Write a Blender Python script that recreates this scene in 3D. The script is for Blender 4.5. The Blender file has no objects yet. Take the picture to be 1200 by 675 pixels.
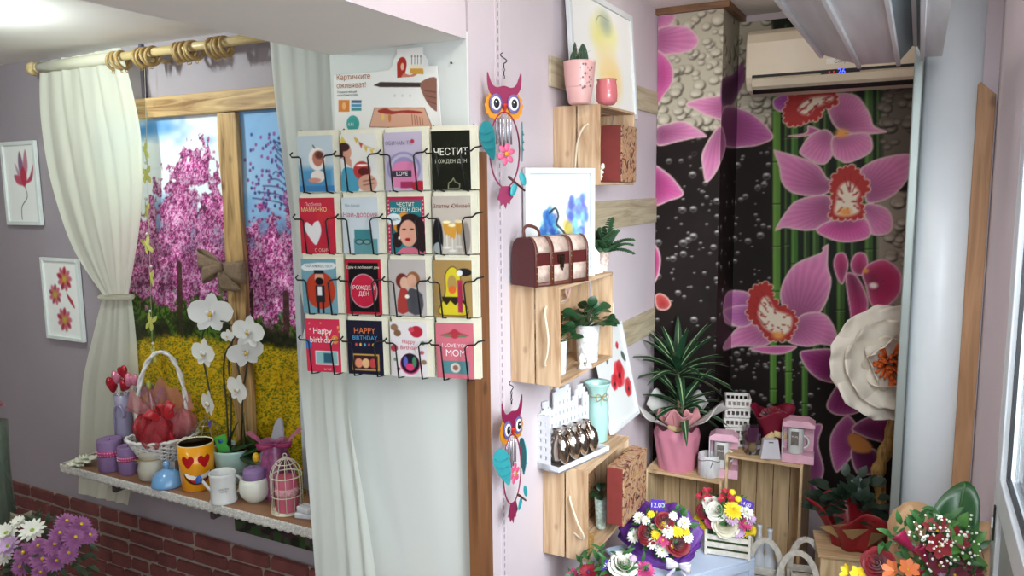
import bpy, math, random
import numpy as np
from mathutils import Vector, Matrix
random.seed(7)
PI = math.pi
COL = bpy.context.scene.collection
# ---------------------------------------------------------------- camera
FPX = 897.0; CAMZ = 1.6
YAW, PITCH, ROLL = math.radians(27.9), math.radians(7.45), math.radians(0.65)
def _axes():
    s, c = math.sin(YAW), math.cos(YAW)
    R0, F0, U0 = Vector((c, s, 0)), Vector((-s, c, 0)), Vector((0, 0, 1))
    F = F0*math.cos(PITCH) - U0*math.sin(PITCH)
    U = U0*math.cos(PITCH) + F0*math.sin(PITCH)
    R = R0*math.cos(ROLL) - U*math.sin(ROLL)
    U2 = U*math.cos(ROLL) + R0*math.sin(ROLL)
    return R, U2, F
AR, AU, AF = _axes()
CAM = Vector((0, 0, CAMZ))
def ray(px, py):
    return AF + AR*((px-600)/FPX) - AU*((py-337.5)/FPX)
def P(px, py, x=None, y=None, z=None):
    """the point where the sight line of a photograph pixel meets a plane of the room"""
    d = ray(px, py)
    t = (x-CAM.x)/d.x if x is not None else (y-CAM.y)/d.y if y is not None else (z-CAM.z)/d.z
    return CAM + d*t
def depth(p): return (Vector(p)-CAM).dot(AF)
def proj(p):
    q = Vector(p)-CAM; d = q.dot(AF)
    return 600+q.dot(AR)/d*FPX, 337.5-q.dot(AU)/d*FPX
# ---------------------------------------------------------------- room planes
XP = -1.10           # pink wall (faces +x)
YP = 1.83            # end face of the partition
YW = 2.00            # painted wall of the left room
XR = 0.20            # storefront side
# ---------------------------------------------------------------- colour and materials
def lin(h, k=1.0):
    if isinstance(h, str):
        h = h.lstrip('#'); c = [int(h[i:i+2], 16)/255 for i in (0, 2, 4)]
    else: c = list(h)
    return [((x/12.92) if x <= .04045 else ((x+.055)/1.055)**2.4)*k for x in c]
_M = {}
def mat(name, col, rough=.6, metal=0., var=0., vs=20., bump=0., bs=60., alpha=1., transl=0., trans=0., emit=0., spec=.5, stretch=None, sheen=0.):
    if name in _M: return _M[name]
    m = bpy.data.materials.new(name); m.use_nodes = True
    nt = m.node_tree; N = nt.nodes; L = nt.links
    b = N['Principled BSDF']; out = N['Material Output']
    c = lin(col)
    b.inputs['Base Color'].default_value = (*c, 1); b.inputs['Roughness'].default_value = rough
    b.inputs['Metallic'].default_value = metal; b.inputs['Specular IOR Level'].default_value = spec
    if trans: b.inputs['Transmission Weight'].default_value = trans; b.inputs['IOR'].default_value = 1.3
    if sheen: b.inputs['Sheen Weight'].default_value = sheen
    if emit:
        b.inputs['Emission Color'].default_value = (*c, 1); b.inputs['Emission Strength'].default_value = emit
    tc = N.new('ShaderNodeTexCoord'); src = tc.outputs['Object']
    if stretch:
        mp = N.new('ShaderNodeMapping'); mp.inputs['Scale'].default_value = stretch
        L.new(src, mp.inputs['Vector']); src = mp.outputs['Vector']
    if var or True:
        nz = N.new('ShaderNodeTexNoise'); nz.inputs['Scale'].default_value = vs; nz.inputs['Detail'].default_value = 3
        L.new(src, nz.inputs['Vector'])
        mr = N.new('ShaderNodeMapRange'); v = var or .02
        mr.inputs['From Min'].default_value = .3; mr.inputs['From Max'].default_value = .7
        mr.inputs['To Min'].default_value = 1-v; mr.inputs['To Max'].default_value = 1+v
        L.new(nz.outputs['Fac'], mr.inputs['Value'])
        vm = N.new('ShaderNodeVectorMath'); vm.operation = 'SCALE'; vm.inputs[0].default_value = c
        L.new(mr.outputs['Result'], vm.inputs['Scale']); L.new(vm.outputs['Vector'], b.inputs['Base Color'])
    if bump:
        nb = N.new('ShaderNodeTexNoise'); nb.inputs['Scale'].default_value = bs; nb.inputs['Detail'].default_value = 4
        L.new(src, nb.inputs['Vector']); bp = N.new('ShaderNodeBump'); bp.inputs['Strength'].default_value = bump
        bp.inputs['Distance'].default_value = .005
        L.new(nb.outputs['Fac'], bp.inputs['Height']); L.new(bp.outputs['Normal'], b.inputs['Normal'])
    if transl:
        t = N.new('ShaderNodeBsdfTranslucent'); t.inputs['Color'].default_value = (*c, 1)
        mx = N.new('ShaderNodeMixShader'); mx.inputs['Fac'].default_value = transl
        L.new(b.outputs[0], mx.inputs[1]); L.new(t.outputs[0], mx.inputs[2]); L.new(mx.outputs[0], out.inputs['Surface'])
    if alpha < 1:
        t = N.new('ShaderNodeBsdfTransparent'); mx2 = N.new('ShaderNodeMixShader'); mx2.inputs['Fac'].default_value = alpha
        s = out.inputs['Surface'].links[0].from_socket
        L.new(t.outputs[0], mx2.inputs[1]); L.new(s, mx2.inputs[2]); L.new(mx2.outputs[0], out.inputs['Surface'])
    _M[name] = m; return m
def wood(name, light, dark, axis=2, k=5., rough=.6, knots=True):
    if name in _M: return _M[name]
    m = bpy.data.materials.new(name); m.use_nodes = True
    nt = m.node_tree; N = nt.nodes; L = nt.links; b = N['Principled BSDF']; b.inputs['Roughness'].default_value = rough
    tc = N.new('ShaderNodeTexCoord'); mp = N.new('ShaderNodeMapping')
    s = [k*7]*3; s[axis] = k*.55; mp.inputs['Scale'].default_value = s
    L.new(tc.outputs['Object'], mp.inputs['Vector'])
    nz = N.new('ShaderNodeTexNoise'); nz.inputs['Scale'].default_value = 1.; nz.inputs['Detail'].default_value = 5
    nz.inputs['Distortion'].default_value = 1.2; L.new(mp.outputs['Vector'], nz.inputs['Vector'])
    cr = N.new('ShaderNodeValToRGB'); e = cr.color_ramp.elements
    e[0].position = .32; e[0].color = (*lin(dark), 1); e[1].position = .62; e[1].color = (*lin(light), 1)
    L.new(nz.outputs['Fac'], cr.inputs['Fac']); o = cr.outputs['Color']
    if knots:
        vo = N.new('ShaderNodeTexVoronoi'); vo.inputs['Scale'].default_value = 1.; mp2 = N.new('ShaderNodeMapping')
        s2 = [k*2.2]*3; s2[axis] = k*1.5; mp2.inputs['Scale'].default_value = s2
        L.new(tc.outputs['Object'], mp2.inputs['Vector']); L.new(mp2.outputs['Vector'], vo.inputs['Vector'])
        r = N.new('ShaderNodeMapRange'); r.inputs['From Min'].default_value = .06; r.inputs['From Max'].default_value = .16
        r.inputs['To Min'].default_value = .75; r.inputs['To Max'].default_value = 0.
        L.new(vo.outputs['Distance'], r.inputs['Value'])
        mx = N.new('ShaderNodeMix'); mx.data_type = 'RGBA'; mx.inputs['B'].default_value = (*lin(dark, .55), 1)
        L.new(r.outputs['Result'], mx.inputs['Factor']); L.new(o, mx.inputs['A']); o = mx.outputs['Result']
    L.new(o, b.inputs['Base Color'])
    bp = N.new('ShaderNodeBump'); bp.inputs['Strength'].default_value = .25; bp.inputs['Distance'].default_value = .002
    L.new(nz.outputs['Fac'], bp.inputs['Height']); L.new(bp.outputs['Normal'], b.inputs['Normal'])
    _M[name] = m; return m
def glassmat(name, tint='ffffff', refl=.25, rough=.03, alpha=.25):
    """clear glass: mostly transparent with a glossy film"""
    if name in _M: return _M[name]
    m = bpy.data.materials.new(name); m.use_nodes = True
    nt = m.node_tree; N = nt.nodes; L = nt.links; N.remove(N['Principled BSDF']); out = N['Material Output']
    t = N.new('ShaderNodeBsdfTransparent'); t.inputs['Color'].default_value = (*lin(tint), 1)
    g = N.new('ShaderNodeBsdfGlossy'); g.inputs['Roughness'].default_value = rough
    lw = N.new('ShaderNodeLayerWeight'); lw.inputs['Blend'].default_value = refl
    mm = N.new('ShaderNodeMath'); mm.operation = 'MULTIPLY_ADD'; mm.inputs[1].default_value = 1-alpha*.3; mm.inputs[2].default_value = alpha*.3
    L.new(lw.outputs['Fresnel'], mm.inputs[0])
    mx = N.new('ShaderNodeMixShader'); L.new(mm.outputs[0], mx.inputs['Fac'])
    L.new(t.outputs[0], mx.inputs[1]); L.new(g.outputs[0], mx.inputs[2]); L.new(mx.outputs[0], out.inputs['Surface'])
    _M[name] = m; return m
def printmat(rough=.6, name='printed_surface'):
    n = name+str(rough)
    if n in _M: return _M[n]
    m = bpy.data.materials.new(n); m.use_nodes = True; N = m.node_tree.nodes; L = m.node_tree.links
    a = N.new('ShaderNodeAttribute'); a.attribute_name = 'Col'
    b = N['Principled BSDF']; b.inputs['Roughness'].default_value = rough; b.inputs['Specular IOR Level'].default_value = .22
    L.new(a.outputs['Color'], b.inputs['Base Color']); _M[n] = m; return m
# ---------------------------------------------------------------- objects
def wmat(o):
    m = Matrix.LocRotScale(o.location, o.rotation_euler, o.scale)
    return wmat(o.parent) @ m if o.parent else m
def tag(o, label=None, cat=None, group=None, kind=None):
    if label: o['label'] = label
    if cat: o['category'] = cat
    if group: o['group'] = group
    if kind: o['kind'] = kind
    return o
def thing(name, label, cat, loc=(0, 0, 0), rz=0., group=None):
    o = bpy.data.objects.new(name, None); COL.objects.link(o); o.empty_display_size = .03
    o.location = loc; o.rotation_euler = (0, 0, rz) if not isinstance(rz, (tuple, list)) else rz
    return tag(o, label, cat, group)
def copytree(o, parent=None):
    c = o.copy(); COL.objects.link(c); c.parent = parent
    for ch in [x for x in bpy.data.objects if x.parent == o]: copytree(ch, c)
    return c
class MB:
    def __init__(s): s.v = []; s.f = []; s.mi = []; s.sm = []; s.m = 0; s.X = Matrix.Identity(4)
    def add(s, vs, fs, smooth=False):
        k = len(s.v); X = s.X
        s.v += [X @ Vector(p) for p in vs]
        for f in fs: s.f.append([i+k for i in f]); s.mi.append(s.m); s.sm.append(smooth)
        return s
    def at(s, loc=(0, 0, 0), rot=(0, 0, 0), sc=(1, 1, 1)):
        from mathutils import Euler
        s.X = Matrix.LocRotScale(Vector(loc), Euler(rot), Vector(sc)); return s
    def box(s, x0, x1, y0, y1, z0, z1):
        v = [(x, y, z) for z in (z0, z1) for y in (y0, y1) for x in (x0, x1)]
        return s.add(v, [(0, 2, 3, 1), (4, 5, 7, 6), (0, 1, 5, 4), (2, 6, 7, 3), (0, 4, 6, 2), (1, 3, 7, 5)])
    def bar(s, a, b, w, t, up=(0, 0, 1)):
        a, b, up = Vector(a), Vector(b), Vector(up); d = (b-a).normalized()
        sx = d.cross(up).normalized()*w/2; sz = sx.cross(d).normalized()*t/2
        v = [p+i*sx+j*sz for p in (a, b) for i, j in ((-1, -1), (1, -1), (1, 1), (-1, 1))]
        return s.add(v, [(0, 3, 2, 1), (4, 5, 6, 7), (0, 1, 5, 4), (1, 2, 6, 5), (2, 3, 7, 6), (3, 0, 4, 7)])
    def prism(s, poly, O, U, V, th):
        """outline poly (u,v) in plane O,U,V, extruded by th along UxV"""
        O, U, V = Vector(O), Vector(U), Vector(V); W = U.cross(V).normalized()*th
        n = len(poly); a = sum(poly[i][0]*poly[(i+1) % n][1]-poly[(i+1) % n][0]*poly[i][1] for i in range(n))
        if a < 0: poly = poly[::-1]
        v = [O+U*p[0]+V*p[1] for p in poly]; v += [p+W for p in v]
        fs = [tuple(range(n-1, -1, -1)), tuple(range(n, 2*n))]+[(i, (i+1) % n, n+(i+1) % n, n+i) for i in range(n)]
        return s.add(v, fs)
    def lathe(s, prof, c=(0, 0, 0), seg=24, smooth=True, sx=1., sy=1., wob=0., ph=0.):
        c = Vector(c); v = []; f = []
        for r, z in prof:
            for i in range(seg):
                a = 2*PI*i/seg+ph; w = 1+wob*math.sin(a*7+z*40)
                v.append(c+Vector((math.cos(a)*r*sx*w, math.sin(a)*r*sy*w, z)))
        for j in range(len(prof)-1):
            for i in range(seg):
                i2 = (i+1) % seg; f.append((j*seg+i, j*seg+i2, (j+1)*seg+i2, (j+1)*seg+i))
        if prof[0][0] > 1e-6: f.append(tuple(range(seg-1, -1, -1)))
        if prof[-1][0] > 1e-6: f.append(tuple(range((len(prof)-1)*seg, len(prof)*seg)))
        return s.add(v, f, smooth)
    def tube(s, pts, r, seg=8, closed=False, flat=1.):
        pts = [Vector(p) for p in pts]; n = len(pts); v = []; f = []
        rs = r if isinstance(r, (list, tuple)) else [r]*n
        up = None
        for i, p in enumerate(pts):
            a = pts[i-1] if (i or closed) else p; b = pts[(i+1) % n] if (i < n-1 or closed) else p
            d = (b-a).normalized() if (b-a).length > 1e-9 else Vector((0, 0, 1))
            if up is None:
                up = Vector((0, 0, 1)) if abs(d.z) < .9 else Vector((1, 0, 0))
            sx = d.cross(up)
            sx = sx.normalized() if sx.length > 1e-6 else Vector((1, 0, 0))
            up = sx.cross(d).normalized()
            for k in range(seg):
                t = 2*PI*k/seg; v.append(p+sx*math.cos(t)*rs[i]+up*math.sin(t)*rs[i]*flat)
        for i in range(n if closed else n-1):
            j = (i+1) % n
            for k in range(seg):
                k2 = (k+1) % seg; f.append((i*seg+k, j*seg+k, j*seg+k2, i*seg+k2))
        if not closed: f += [tuple(range(seg)), tuple(range(n*seg-1, (n-1)*seg-1, -1))]
        return s.add(v, f, seg > 4)
    def ell(s, c, r, seg=14, rings=9, M=None):
        c = Vector(c); r = r if isinstance(r, (tuple, list)) else (r, r, r); v = []; f = []
        for j in range(rings+1):
            t = PI*j/rings
            for i in range(seg):
                a = 2*PI*i/seg; q = Vector((math.sin(t)*math.cos(a)*r[0], math.sin(t)*math.sin(a)*r[1], math.cos(t)*r[2]))
                v.append(c+(M @ q if M else q))
        for j in range(rings):
            for i in range(seg):
                i2 = (i+1) % seg; f.append((j*seg+i, (j+1)*seg+i, (j+1)*seg+i2, j*seg+i2))
        return s.add(v, f, True)
    def grid(s, fn, nu, nv, smooth=True, wrap=False):
        v = [fn(i/nu, j/nv) for j in range(nv+1) for i in range(nu+(0 if wrap else 1))]; w = nu+(0 if wrap else 1); f = []
        for j in range(nv):
            for i in range(nu):
                i2 = (i+1) % w; f.append((j*w+i, j*w+i2, (j+1)*w+i2, (j+1)*w+i))
        return s.add(v, f, smooth)
    def leaf(s, base, d, up, L, W, droop=.3, fold=.25, n=6, tip=1., shape=None, cup=0.):
        """a blade from base along d, its face towards up"""
        base, d, up = Vector(base), Vector(d).normalized(), Vector(up)
        sd = d.cross(up)
        sd = sd.normalized() if sd.length > 1e-6 else Vector((1, 0, 0))
        nn = sd.cross(d).normalized(); v = []; f = []
        for i in range(n+1):
            t = i/n
            w = (shape(t) if shape else math.sin(PI*min(1, t**.75*.98+.02))**.8)*W/2
            c = base+d*(L*t*(1-.25*abs(droop)*t))-nn*(droop*L*t*t)+nn*cup*L*math.sin(PI*t)
            for q in (-1, 0, 1): v.append(c+sd*w*q+nn*w*fold*abs(q))
        for i in range(n):
            for q in (0, 1): k = i*3+q; f.append((k, k+1, k+4, k+3))
        return s.add(v, f, True)
    def build(s, name, mats, parent=None, world=False, bevel=0., solid=0., sub=0, kind=None, label=None, origin=None, offset=0.):
        me = bpy.data.meshes.new(name); vs = s.v
        o = bpy.data.objects.new(name, me)
        if parent is None:
            if origin is None:
                xs = [p.x for p in vs]; ys = [p.y for p in vs]; zs = [p.z for p in vs]
                origin = Vector(((min(xs)+max(xs))/2, (min(ys)+max(ys))/2, min(zs)))
            origin = Vector(origin); vs = [p-origin for p in vs]; o.location = origin
        elif world:
            W = wmat(parent).inverted(); vs = [W @ p for p in vs]
        me.from_pydata([tuple(p) for p in vs], [], s.f)
        for m in (mats if isinstance(mats, (list, tuple)) else [mats]): me.materials.append(m)
        me.polygons.foreach_set('material_index', s.mi); me.polygons.foreach_set('use_smooth', s.sm); me.update()
        COL.objects.link(o); o.parent = parent
        if solid:
            md = o.modifiers.new('s', 'SOLIDIFY'); md.thickness = solid; md.offset = offset
        if bevel:
            md = o.modifiers.new('b', 'BEVEL'); md.width = bevel; md.segments = 2; md.limit_method = 'ANGLE'; md.angle_limit = .6
        if sub:
            md = o.modifiers.new('u', 'SUBSURF'); md.levels = sub; md.render_levels = sub
        if kind: o['kind'] = kind
        if label: o['label'] = label
        return o
def struct(name, mb, mats, **k): return mb.build(name, mats, kind='structure', **k)
_FC = {}
def text(name, body, size, m, parent, O, U, V, align='CENTER', th=.0004, world=True, xs=1.):
    c = bpy.data.curves.new('t', 'FONT'); c.body = body; c.size = 1; c.align_x = align; c.align_y = 'CENTER'; c.extrude = 0; c.resolution_u = 3
    c.space_line = 1.05
    t = bpy.data.objects.new('t', c); COL.objects.link(t)
    me = bpy.data.meshes.new_from_object(t.evaluated_get(bpy.context.evaluated_depsgraph_get()))
    vs = [tuple(v.co) for v in me.vertices]; fs = [tuple(p.vertices) for p in me.polygons]
    bpy.data.objects.remove(t); bpy.data.curves.remove(c); bpy.data.meshes.remove(me)
    O, U, V = Vector(O), Vector(U).normalized(), Vector(V).normalized(); W = U.cross(V)
    b = MB(); b.add([O+U*(p[0]*size*xs)+V*p[1]*size+W*th for p in vs], fs)
    return b.build(name, m, parent, world=world)
# ---------------------------------------------------------------- printed pictures
_rng = np.random.default_rng(5)
def vnoise(x, y, sc, seed=0):
    r = np.random.default_rng(seed); g = r.random((64, 64)); x = np.abs(x*sc+seed*3.7) % 63; y = np.abs(y*sc+seed*1.3) % 63
    xi = x.astype(int); yi = y.astype(int); fx = x-xi; fy = y-yi; fx = fx*fx*(3-2*fx); fy = fy*fy*(3-2*fy)
    x2 = (xi+1) % 64; y2 = (yi+1) % 64
    return (g[yi, xi]*(1-fx)+g[yi, x2]*fx)*(1-fy)+(g[y2, xi]*(1-fx)+g[y2, x2]*fx)*fy
def fbm(x, y, sc, seed=0, o=4):
    return sum(vnoise(x, y, sc*2**i, seed+i)/2**i for i in range(o))/sum(1/2**i for i in range(o))
def hx(h):
    if not isinstance(h, str): return np.array(h, float)
    h = h.lstrip('#'); return np.array([int(h[i:i+2], 16)/255 for i in (0, 2, 4)])
def smooth(pts, n=6, closed=True):
    p = [np.array(q, float) for q in pts]; m = len(p); out = []
    for i in range(m if closed else m-1):
        if closed: a, b, c, d = p[i-1], p[i], p[(i+1) % m], p[(i+2) % m]
        else: a, b, c, d = p[max(i-1, 0)], p[i], p[i+1], p[min(i+2, m-1)]
        for k in range(n):
            t = k/n; out.append(.5*((2*b)+(c-a)*t+(2*a-5*b+4*c-d)*t*t+(3*b-a-3*c+d)*t**3))
    if not closed: out.append(p[-1])
    return out
class Canvas:
    """a picture in its own coordinates: u to the right, v up; painted cell by cell"""
    def __init__(s, u0, u1, v0, v1, cell, base='ffffff'):
        s.nx = max(2, int((u1-u0)/cell)); s.ny = max(2, int((v1-v0)/cell)); s.c = cell; s.b = (u0, u1, v0, v1)
        s.U, s.V = np.meshgrid(np.linspace(u0, u1, s.nx+1), np.linspace(v0, v1, s.ny+1))
        s.A = np.ones((s.ny+1, s.nx+1, 3))*hx(base); s.map = lambda p: p
    def _win(s, pts, pad=0.):
        pts = np.array(pts); u0, u1, v0, v1 = s.b; du = (u1-u0)/s.nx; dv = (v1-v0)/s.ny
        i0 = max(0, int((pts[:, 0].min()-pad-u0)/du)-1); i1 = min(s.nx+1, int((pts[:, 0].max()+pad-u0)/du)+3)
        j0 = max(0, int((pts[:, 1].min()-pad-v0)/dv)-1); j1 = min(s.ny+1, int((pts[:, 1].max()+pad-v0)/dv)+3)
        return (slice(j0, max(j0, j1)), slice(i0, max(i0, i1)))
    def put(s, w, m, col):
        col = col if isinstance(col, np.ndarray) and col.ndim == 3 else hx(col)
        s.A[w] = s.A[w]*(1-m[..., None])+col*m[..., None]
    def sd(s, w, pts):
        X, Y = s.U[w], s.V[w]; d = np.full(X.shape, 1e9); ins = np.zeros(X.shape, bool); n = len(pts)
        for i in range(n):
            ax, ay = pts[i]; bx, by = pts[(i+1) % n]; ex, ey = bx-ax, by-ay; L2 = ex*ex+ey*ey+1e-18
            t = np.clip(((X-ax)*ex+(Y-ay)*ey)/L2, 0, 1); d = np.minimum(d, (X-ax-t*ex)**2+(Y-ay-t*ey)**2)
            c = ((ay > Y) != (by > Y)); xx = ax+(Y-ay)*ex/(ey if abs(ey) > 1e-12 else 1e-12); ins ^= c & (X < xx)
        return np.sqrt(d)*np.where(ins, 1, -1)
    def poly(s, pts, col, soft=0., op=1., curve=0, border=None, bw=0., raw=False):
        if not raw: pts = [s.map(p) for p in pts]
        if curve: pts = smooth(pts, curve)
        w = s._win(pts, soft)
        if s.U[w].size == 0: return None
        d = s.sd(w, pts); f = max(soft, s.c*.6); m = np.clip(.5+d/(2*f), 0, 1)*op
        if border is not None:
            s.put(w, m, border); m = np.clip(.5+(d-bw)/(2*f), 0, 1)*op
        s.put(w, m, col); return w, d, m
    def ell(s, c, ru, rv, col, ang=0., soft=0., op=1.):
        c = s.map(c); R = max(ru, rv); w = s._win([(c[0]-R, c[1]-R), (c[0]+R, c[1]+R)], soft)
        if s.U[w].size == 0: return
        X = s.U[w]-c[0]; Y = s.V[w]-c[1]; ca, sa = math.cos(ang), math.sin(ang)
        r = np.sqrt(((X*ca+Y*sa)/ru)**2+((-X*sa+Y*ca)/rv)**2); f = max(soft, s.c*.6)/min(ru, rv)
        s.put(w, np.clip(.5+(1-r)/(2*f), 0, 1)*op, col)
    def line(s, pts, wd, col, op=1., curve=0, soft=0.):
        pts = [s.map(p) for p in pts]
        if curve: pts = smooth(pts, curve, False)
        w = s._win(pts, wd); X, Y = s.U[w], s.V[w]
        if X.size == 0: return
        d = np.full(X.shape, 1e9)
        for (ax, ay), (bx, by) in zip(pts, pts[1:]):
            ex, ey = bx-ax, by-ay; t = np.clip(((X-ax)*ex+(Y-ay)*ey)/(ex*ex+ey*ey+1e-18), 0, 1)
            d = np.minimum(d, (X-ax-t*ex)**2+(Y-ay-t*ey)**2)
        f = max(soft, s.c*.6); s.put(w, np.clip(.5+(wd/2-np.sqrt(d))/(2*f), 0, 1)*op, col)
    def rect(s, u0, v0, u1, v1, col, **k): return s.poly([(u0, v0), (u1, v0), (u1, v1), (u0, v1)], col, **k)
    def build(s, name, parent, O, U, V, rough=.6, kind=None, world=True, label=None, bend=None):
        O, U, V = Vector(O), Vector(U), Vector(V); nx, ny = s.nx+1, s.ny+1
        P3 = np.array(O)+s.U[..., None]*np.array(U)+s.V[..., None]*np.array(V); P3 = P3.reshape(-1, 3)
        o = bpy.data.objects.new(name, None)
        if parent is None:
            org = P3.min(0); org = np.array([P3[:, 0].mean(), P3[:, 1].mean(), org[2]]); P3 = P3-org; loc = org
        else:
            loc = (0, 0, 0)
            if world:
                Wm = np.array(wmat(parent).inverted()); P3 = P3 @ Wm[:3, :3].T+Wm[:3, 3]
        me = bpy.data.meshes.new(name); me.vertices.add(len(P3)); me.vertices.foreach_set('co', P3.astype(np.float32).ravel())
        I = (np.arange(ny-1)[:, None]*nx+np.arange(nx-1)[None]).ravel()
        F = np.stack([I, I+1, I+nx+1, I+nx], 1).astype(np.int32); nf = len(F)
        me.loops.add(nf*4); me.loops.foreach_set('vertex_index', F.ravel())
        me.polygons.add(nf); me.polygons.foreach_set('loop_start', np.arange(0, nf*4, 4, dtype=np.int32))
        me.update(calc_edges=True)
        A = np.clip(s.A, 0, 1).reshape(-1, 3); A = np.where(A <= .04045, A/12.92, ((A+.055)/1.055)**2.4)
        at = me.color_attributes.new('Col', 'FLOAT_COLOR', 'POINT'); C4 = np.ones((len(A), 4), np.float32); C4[:, :3] = A
        at.data.foreach_set('color', C4.ravel())
        bpy.data.objects.remove(o); o = bpy.data.objects.new(name, me); COL.objects.link(o); o.location = loc; o.parent = parent
        me.materials.append(printmat(rough))
        if kind: o['kind'] = kind
        if label: o['label'] = label
        return o
# ---------------------------------------------------------------- the room
FL = -.30; CEIL = 2.40; CEILW = 2.155; SOF = 2.0; XS = -1.575; YB = 3.87; YC = 3.53; XC = -.80
m_lil = mat('lilac_paint', 'cec1c6', .75, var=.02, vs=4, bump=.15, bs=120)
m_pur = mat('purple_paint', '9f959c', .8, var=.03, vs=3, bump=.15, bs=120)
m_ceil = mat('ceiling_paint', 'f3eeea', .8, var=.015, vs=3)
m_white = mat('white_paint', 'd9dcd8', .6, var=.01, vs=3, bump=.1, bs=8)
m_floor = wood('floor_boards', 'b5a08a', '96826c', 1, 3., .4)
struct('floor', MB().box(-5.2, .35, -3.2, 4.0, FL-.08, FL), m_floor)
struct('ceiling', MB().box(-1.1, .35, -3.2, 4.0, CEIL, CEIL+.1), m_ceil)
struct('ceiling_left', MB().box(-5.2, XS, -3.2, 2.1, CEILW, CEILW+.35), m_ceil)
# dropped beam between the two rooms: underside in ceiling paint, face towards the shop in lilac
b = MB(); b.box(XS, XP-.002, -3.2, YP, SOF, CEIL+.1); struct('trim_beam', b, m_ceil)
b = MB(); b.box(XP-.0019, XP, -3.2, YP-.0005, SOF-.001, CEIL+.1); struct('wall_beam_face', b, m_lil)
struct('wall_partition_end', MB().box(XS, XP, YP, YP+.01, FL, SOF+.02), m_white)
struct('wall_partition_left', MB().box(XS, XS+.1, YP+.01, YW+.1, FL, CEILW+.2), m_pur)
struct('wall_shelf_side', MB().box(XS+.11, XP, YP+.011, 4.0, FL, CEIL+.1), m_lil)
struct('wall_left_back', MB().box(-5.2, XS, YW, YW+.12, FL, CEILW+.2), m_pur)
struct('wall_left_far', MB().box(-5.3, -5.2, -3.2, 2.1, FL, CEILW+.2), m_pur)
struct('wall_rear', MB().box(-5.3, .35, -3.3, -3.2, FL, CEIL+.1), m_lil)
struct('wall_back', MB().box(XP+.002, .5, YB+.003, YB+.12, FL, CEIL+.1), m_lil)
struct('wall_column_box', MB().box(XP+.002, XC-.003, YC+.003, YB+.002, FL, CEIL-.001), m_lil)
# storefront side: opening from y=-3 to 2.07 (glazed from sill up), pier beyond
struct('wall_pier', MB().box(XR, XR+.12, 2.12, YB+.1, FL, CEIL+.1), m_lil)
struct('wall_storefront_apron', MB().box(XR+.02, XR+.12, -3.2, 1.45, FL, .45), m_lil)
struct('wall_storefront_head', MB().box(XR+.02, XR+.12, -3.2, 2.12, 2.32, CEIL+.1), m_lil)
# white boxed pier with a metal edge, seen at the far end of the storefront
m_pvc = mat('white_upvc', 'dfe6ea', .35, var=.01)
b = MB(); b.grid(lambda u, v: Vector((-.005+u*.165+.0, 2.86-.035*math.sin(PI*u)**.6, FL+v*(CEIL-FL))), 14, 1); 
o = struct('wall_white_pier', b, m_pvc, solid=.01, offset=0)
b = MB(); b.box(-.034, -.006, 2.80, 2.93, FL, CEIL); struct('trim_metal_edge', b, mat('aged_aluminium', '9aa39f', .45, .55, var=.12, vs=9, stretch=(1, 1, .2)), bevel=.004)
p = P(1160, 100, y=2.84); b = MB()
w0 = P(1146, 100, y=2.83).x; w1 = P(1168, 100, y=2.83).x; zt = P(1160, 98, y=2.83).z
b.prism([(w0, FL), (w1, FL), (w1, zt-.035), (w0+.006, zt+.006), (w0, zt)], (0, 2.845, 0), (1, 0, 0), (0, 0, 1), .03)
struct('trim_wood_strip', b, wood('oak_strip', 'b58a64', '926a48', 2, 4), bevel=.002)
struct('wall_pier_front', MB().box(.155, XR+.1, 2.85, 2.95, FL, CEIL), m_lil)
# camera
cam = bpy.data.cameras.new('camera'); co = bpy.data.objects.new('camera', cam); COL.objects.link(co)
cam.sensor_width = 36; cam.lens = FPX/1200*36; cam.clip_start = .02
Mx = Matrix((AR, AU, -AF)).transposed().to_4x4(); Mx.translation = CAM; co.matrix_world = Mx
sc = bpy.context.scene; sc.camera = co
sc.view_settings.view_transform = 'Standard'; sc.view_settings.look = 'None'; sc.view_settings.gamma = 1
sc.view_settings.exposure = 0.07
# ---------------------------------------------------------------- light
w = bpy.data.worlds.new('sky'); sc.world = w; w.use_nodes = True; N = w.node_tree.nodes; L = w.node_tree.links
bg = N['Background']; bg.inputs['Color'].default_value = (.76, .90, 1.0, 1); bg.inputs['Strength'].default_value = 1.3
def area(name, loc, to, sx, sy, e, col=(1, 1, 1)):
    l = bpy.data.lights.new(name, 'AREA'); l.shape = 'RECTANGLE'; l.size = sx; l.size_y = sy; l.energy = e; l.color = col
    o = bpy.data.objects.new(name, l); COL.objects.link(o); o.location = loc
    o.rotation_euler = (Vector(to)-Vector(loc)).to_track_quat('-Z', 'Y').to_euler(); return o
area('daylight_storefront', (.75, -.6, 1.45), (-.6, .3, 1.2), 2.6, 1.9, 27, (.90, .95, 1.0))
area('daylight_side_window', (.5, 1.2, 1.65), (-.55, 3.3, .5), 1.1, 1.3, 44, (.88, .96, 1.0)).data.spread = math.radians(95)
def point(name, loc, e, r, col):
    l = bpy.data.lights.new(name, 'POINT'); l.energy = e; l.shadow_soft_size = r; l.color = col
    o = bpy.data.objects.new(name, l); COL.objects.link(o); o.location = loc; return o
pl = P(-62, 26, z=CEILW-.05)
point('ceiling_lamp_left_room', pl, 20, .04, (.86, 1.0, .95))
point('fill_light_left_room_rear', (-2.6, -.2, 1.95), 12, .1, (.96, 1.0, .93))  # unseen point light without a fixture, fills the left room from behind
point('fill_light_alcove', (-.66, 2.85, 2.34), 2.5, .05, (1.0, .95, .9))  # fill light added out of view to brighten the back alcove
point('fill_light_shop', (-.6, 1.5, 2.33), 9, .1, (1.0, .95, .9))  # unseen fill light, placed to lift the upper lilac wall
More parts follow.
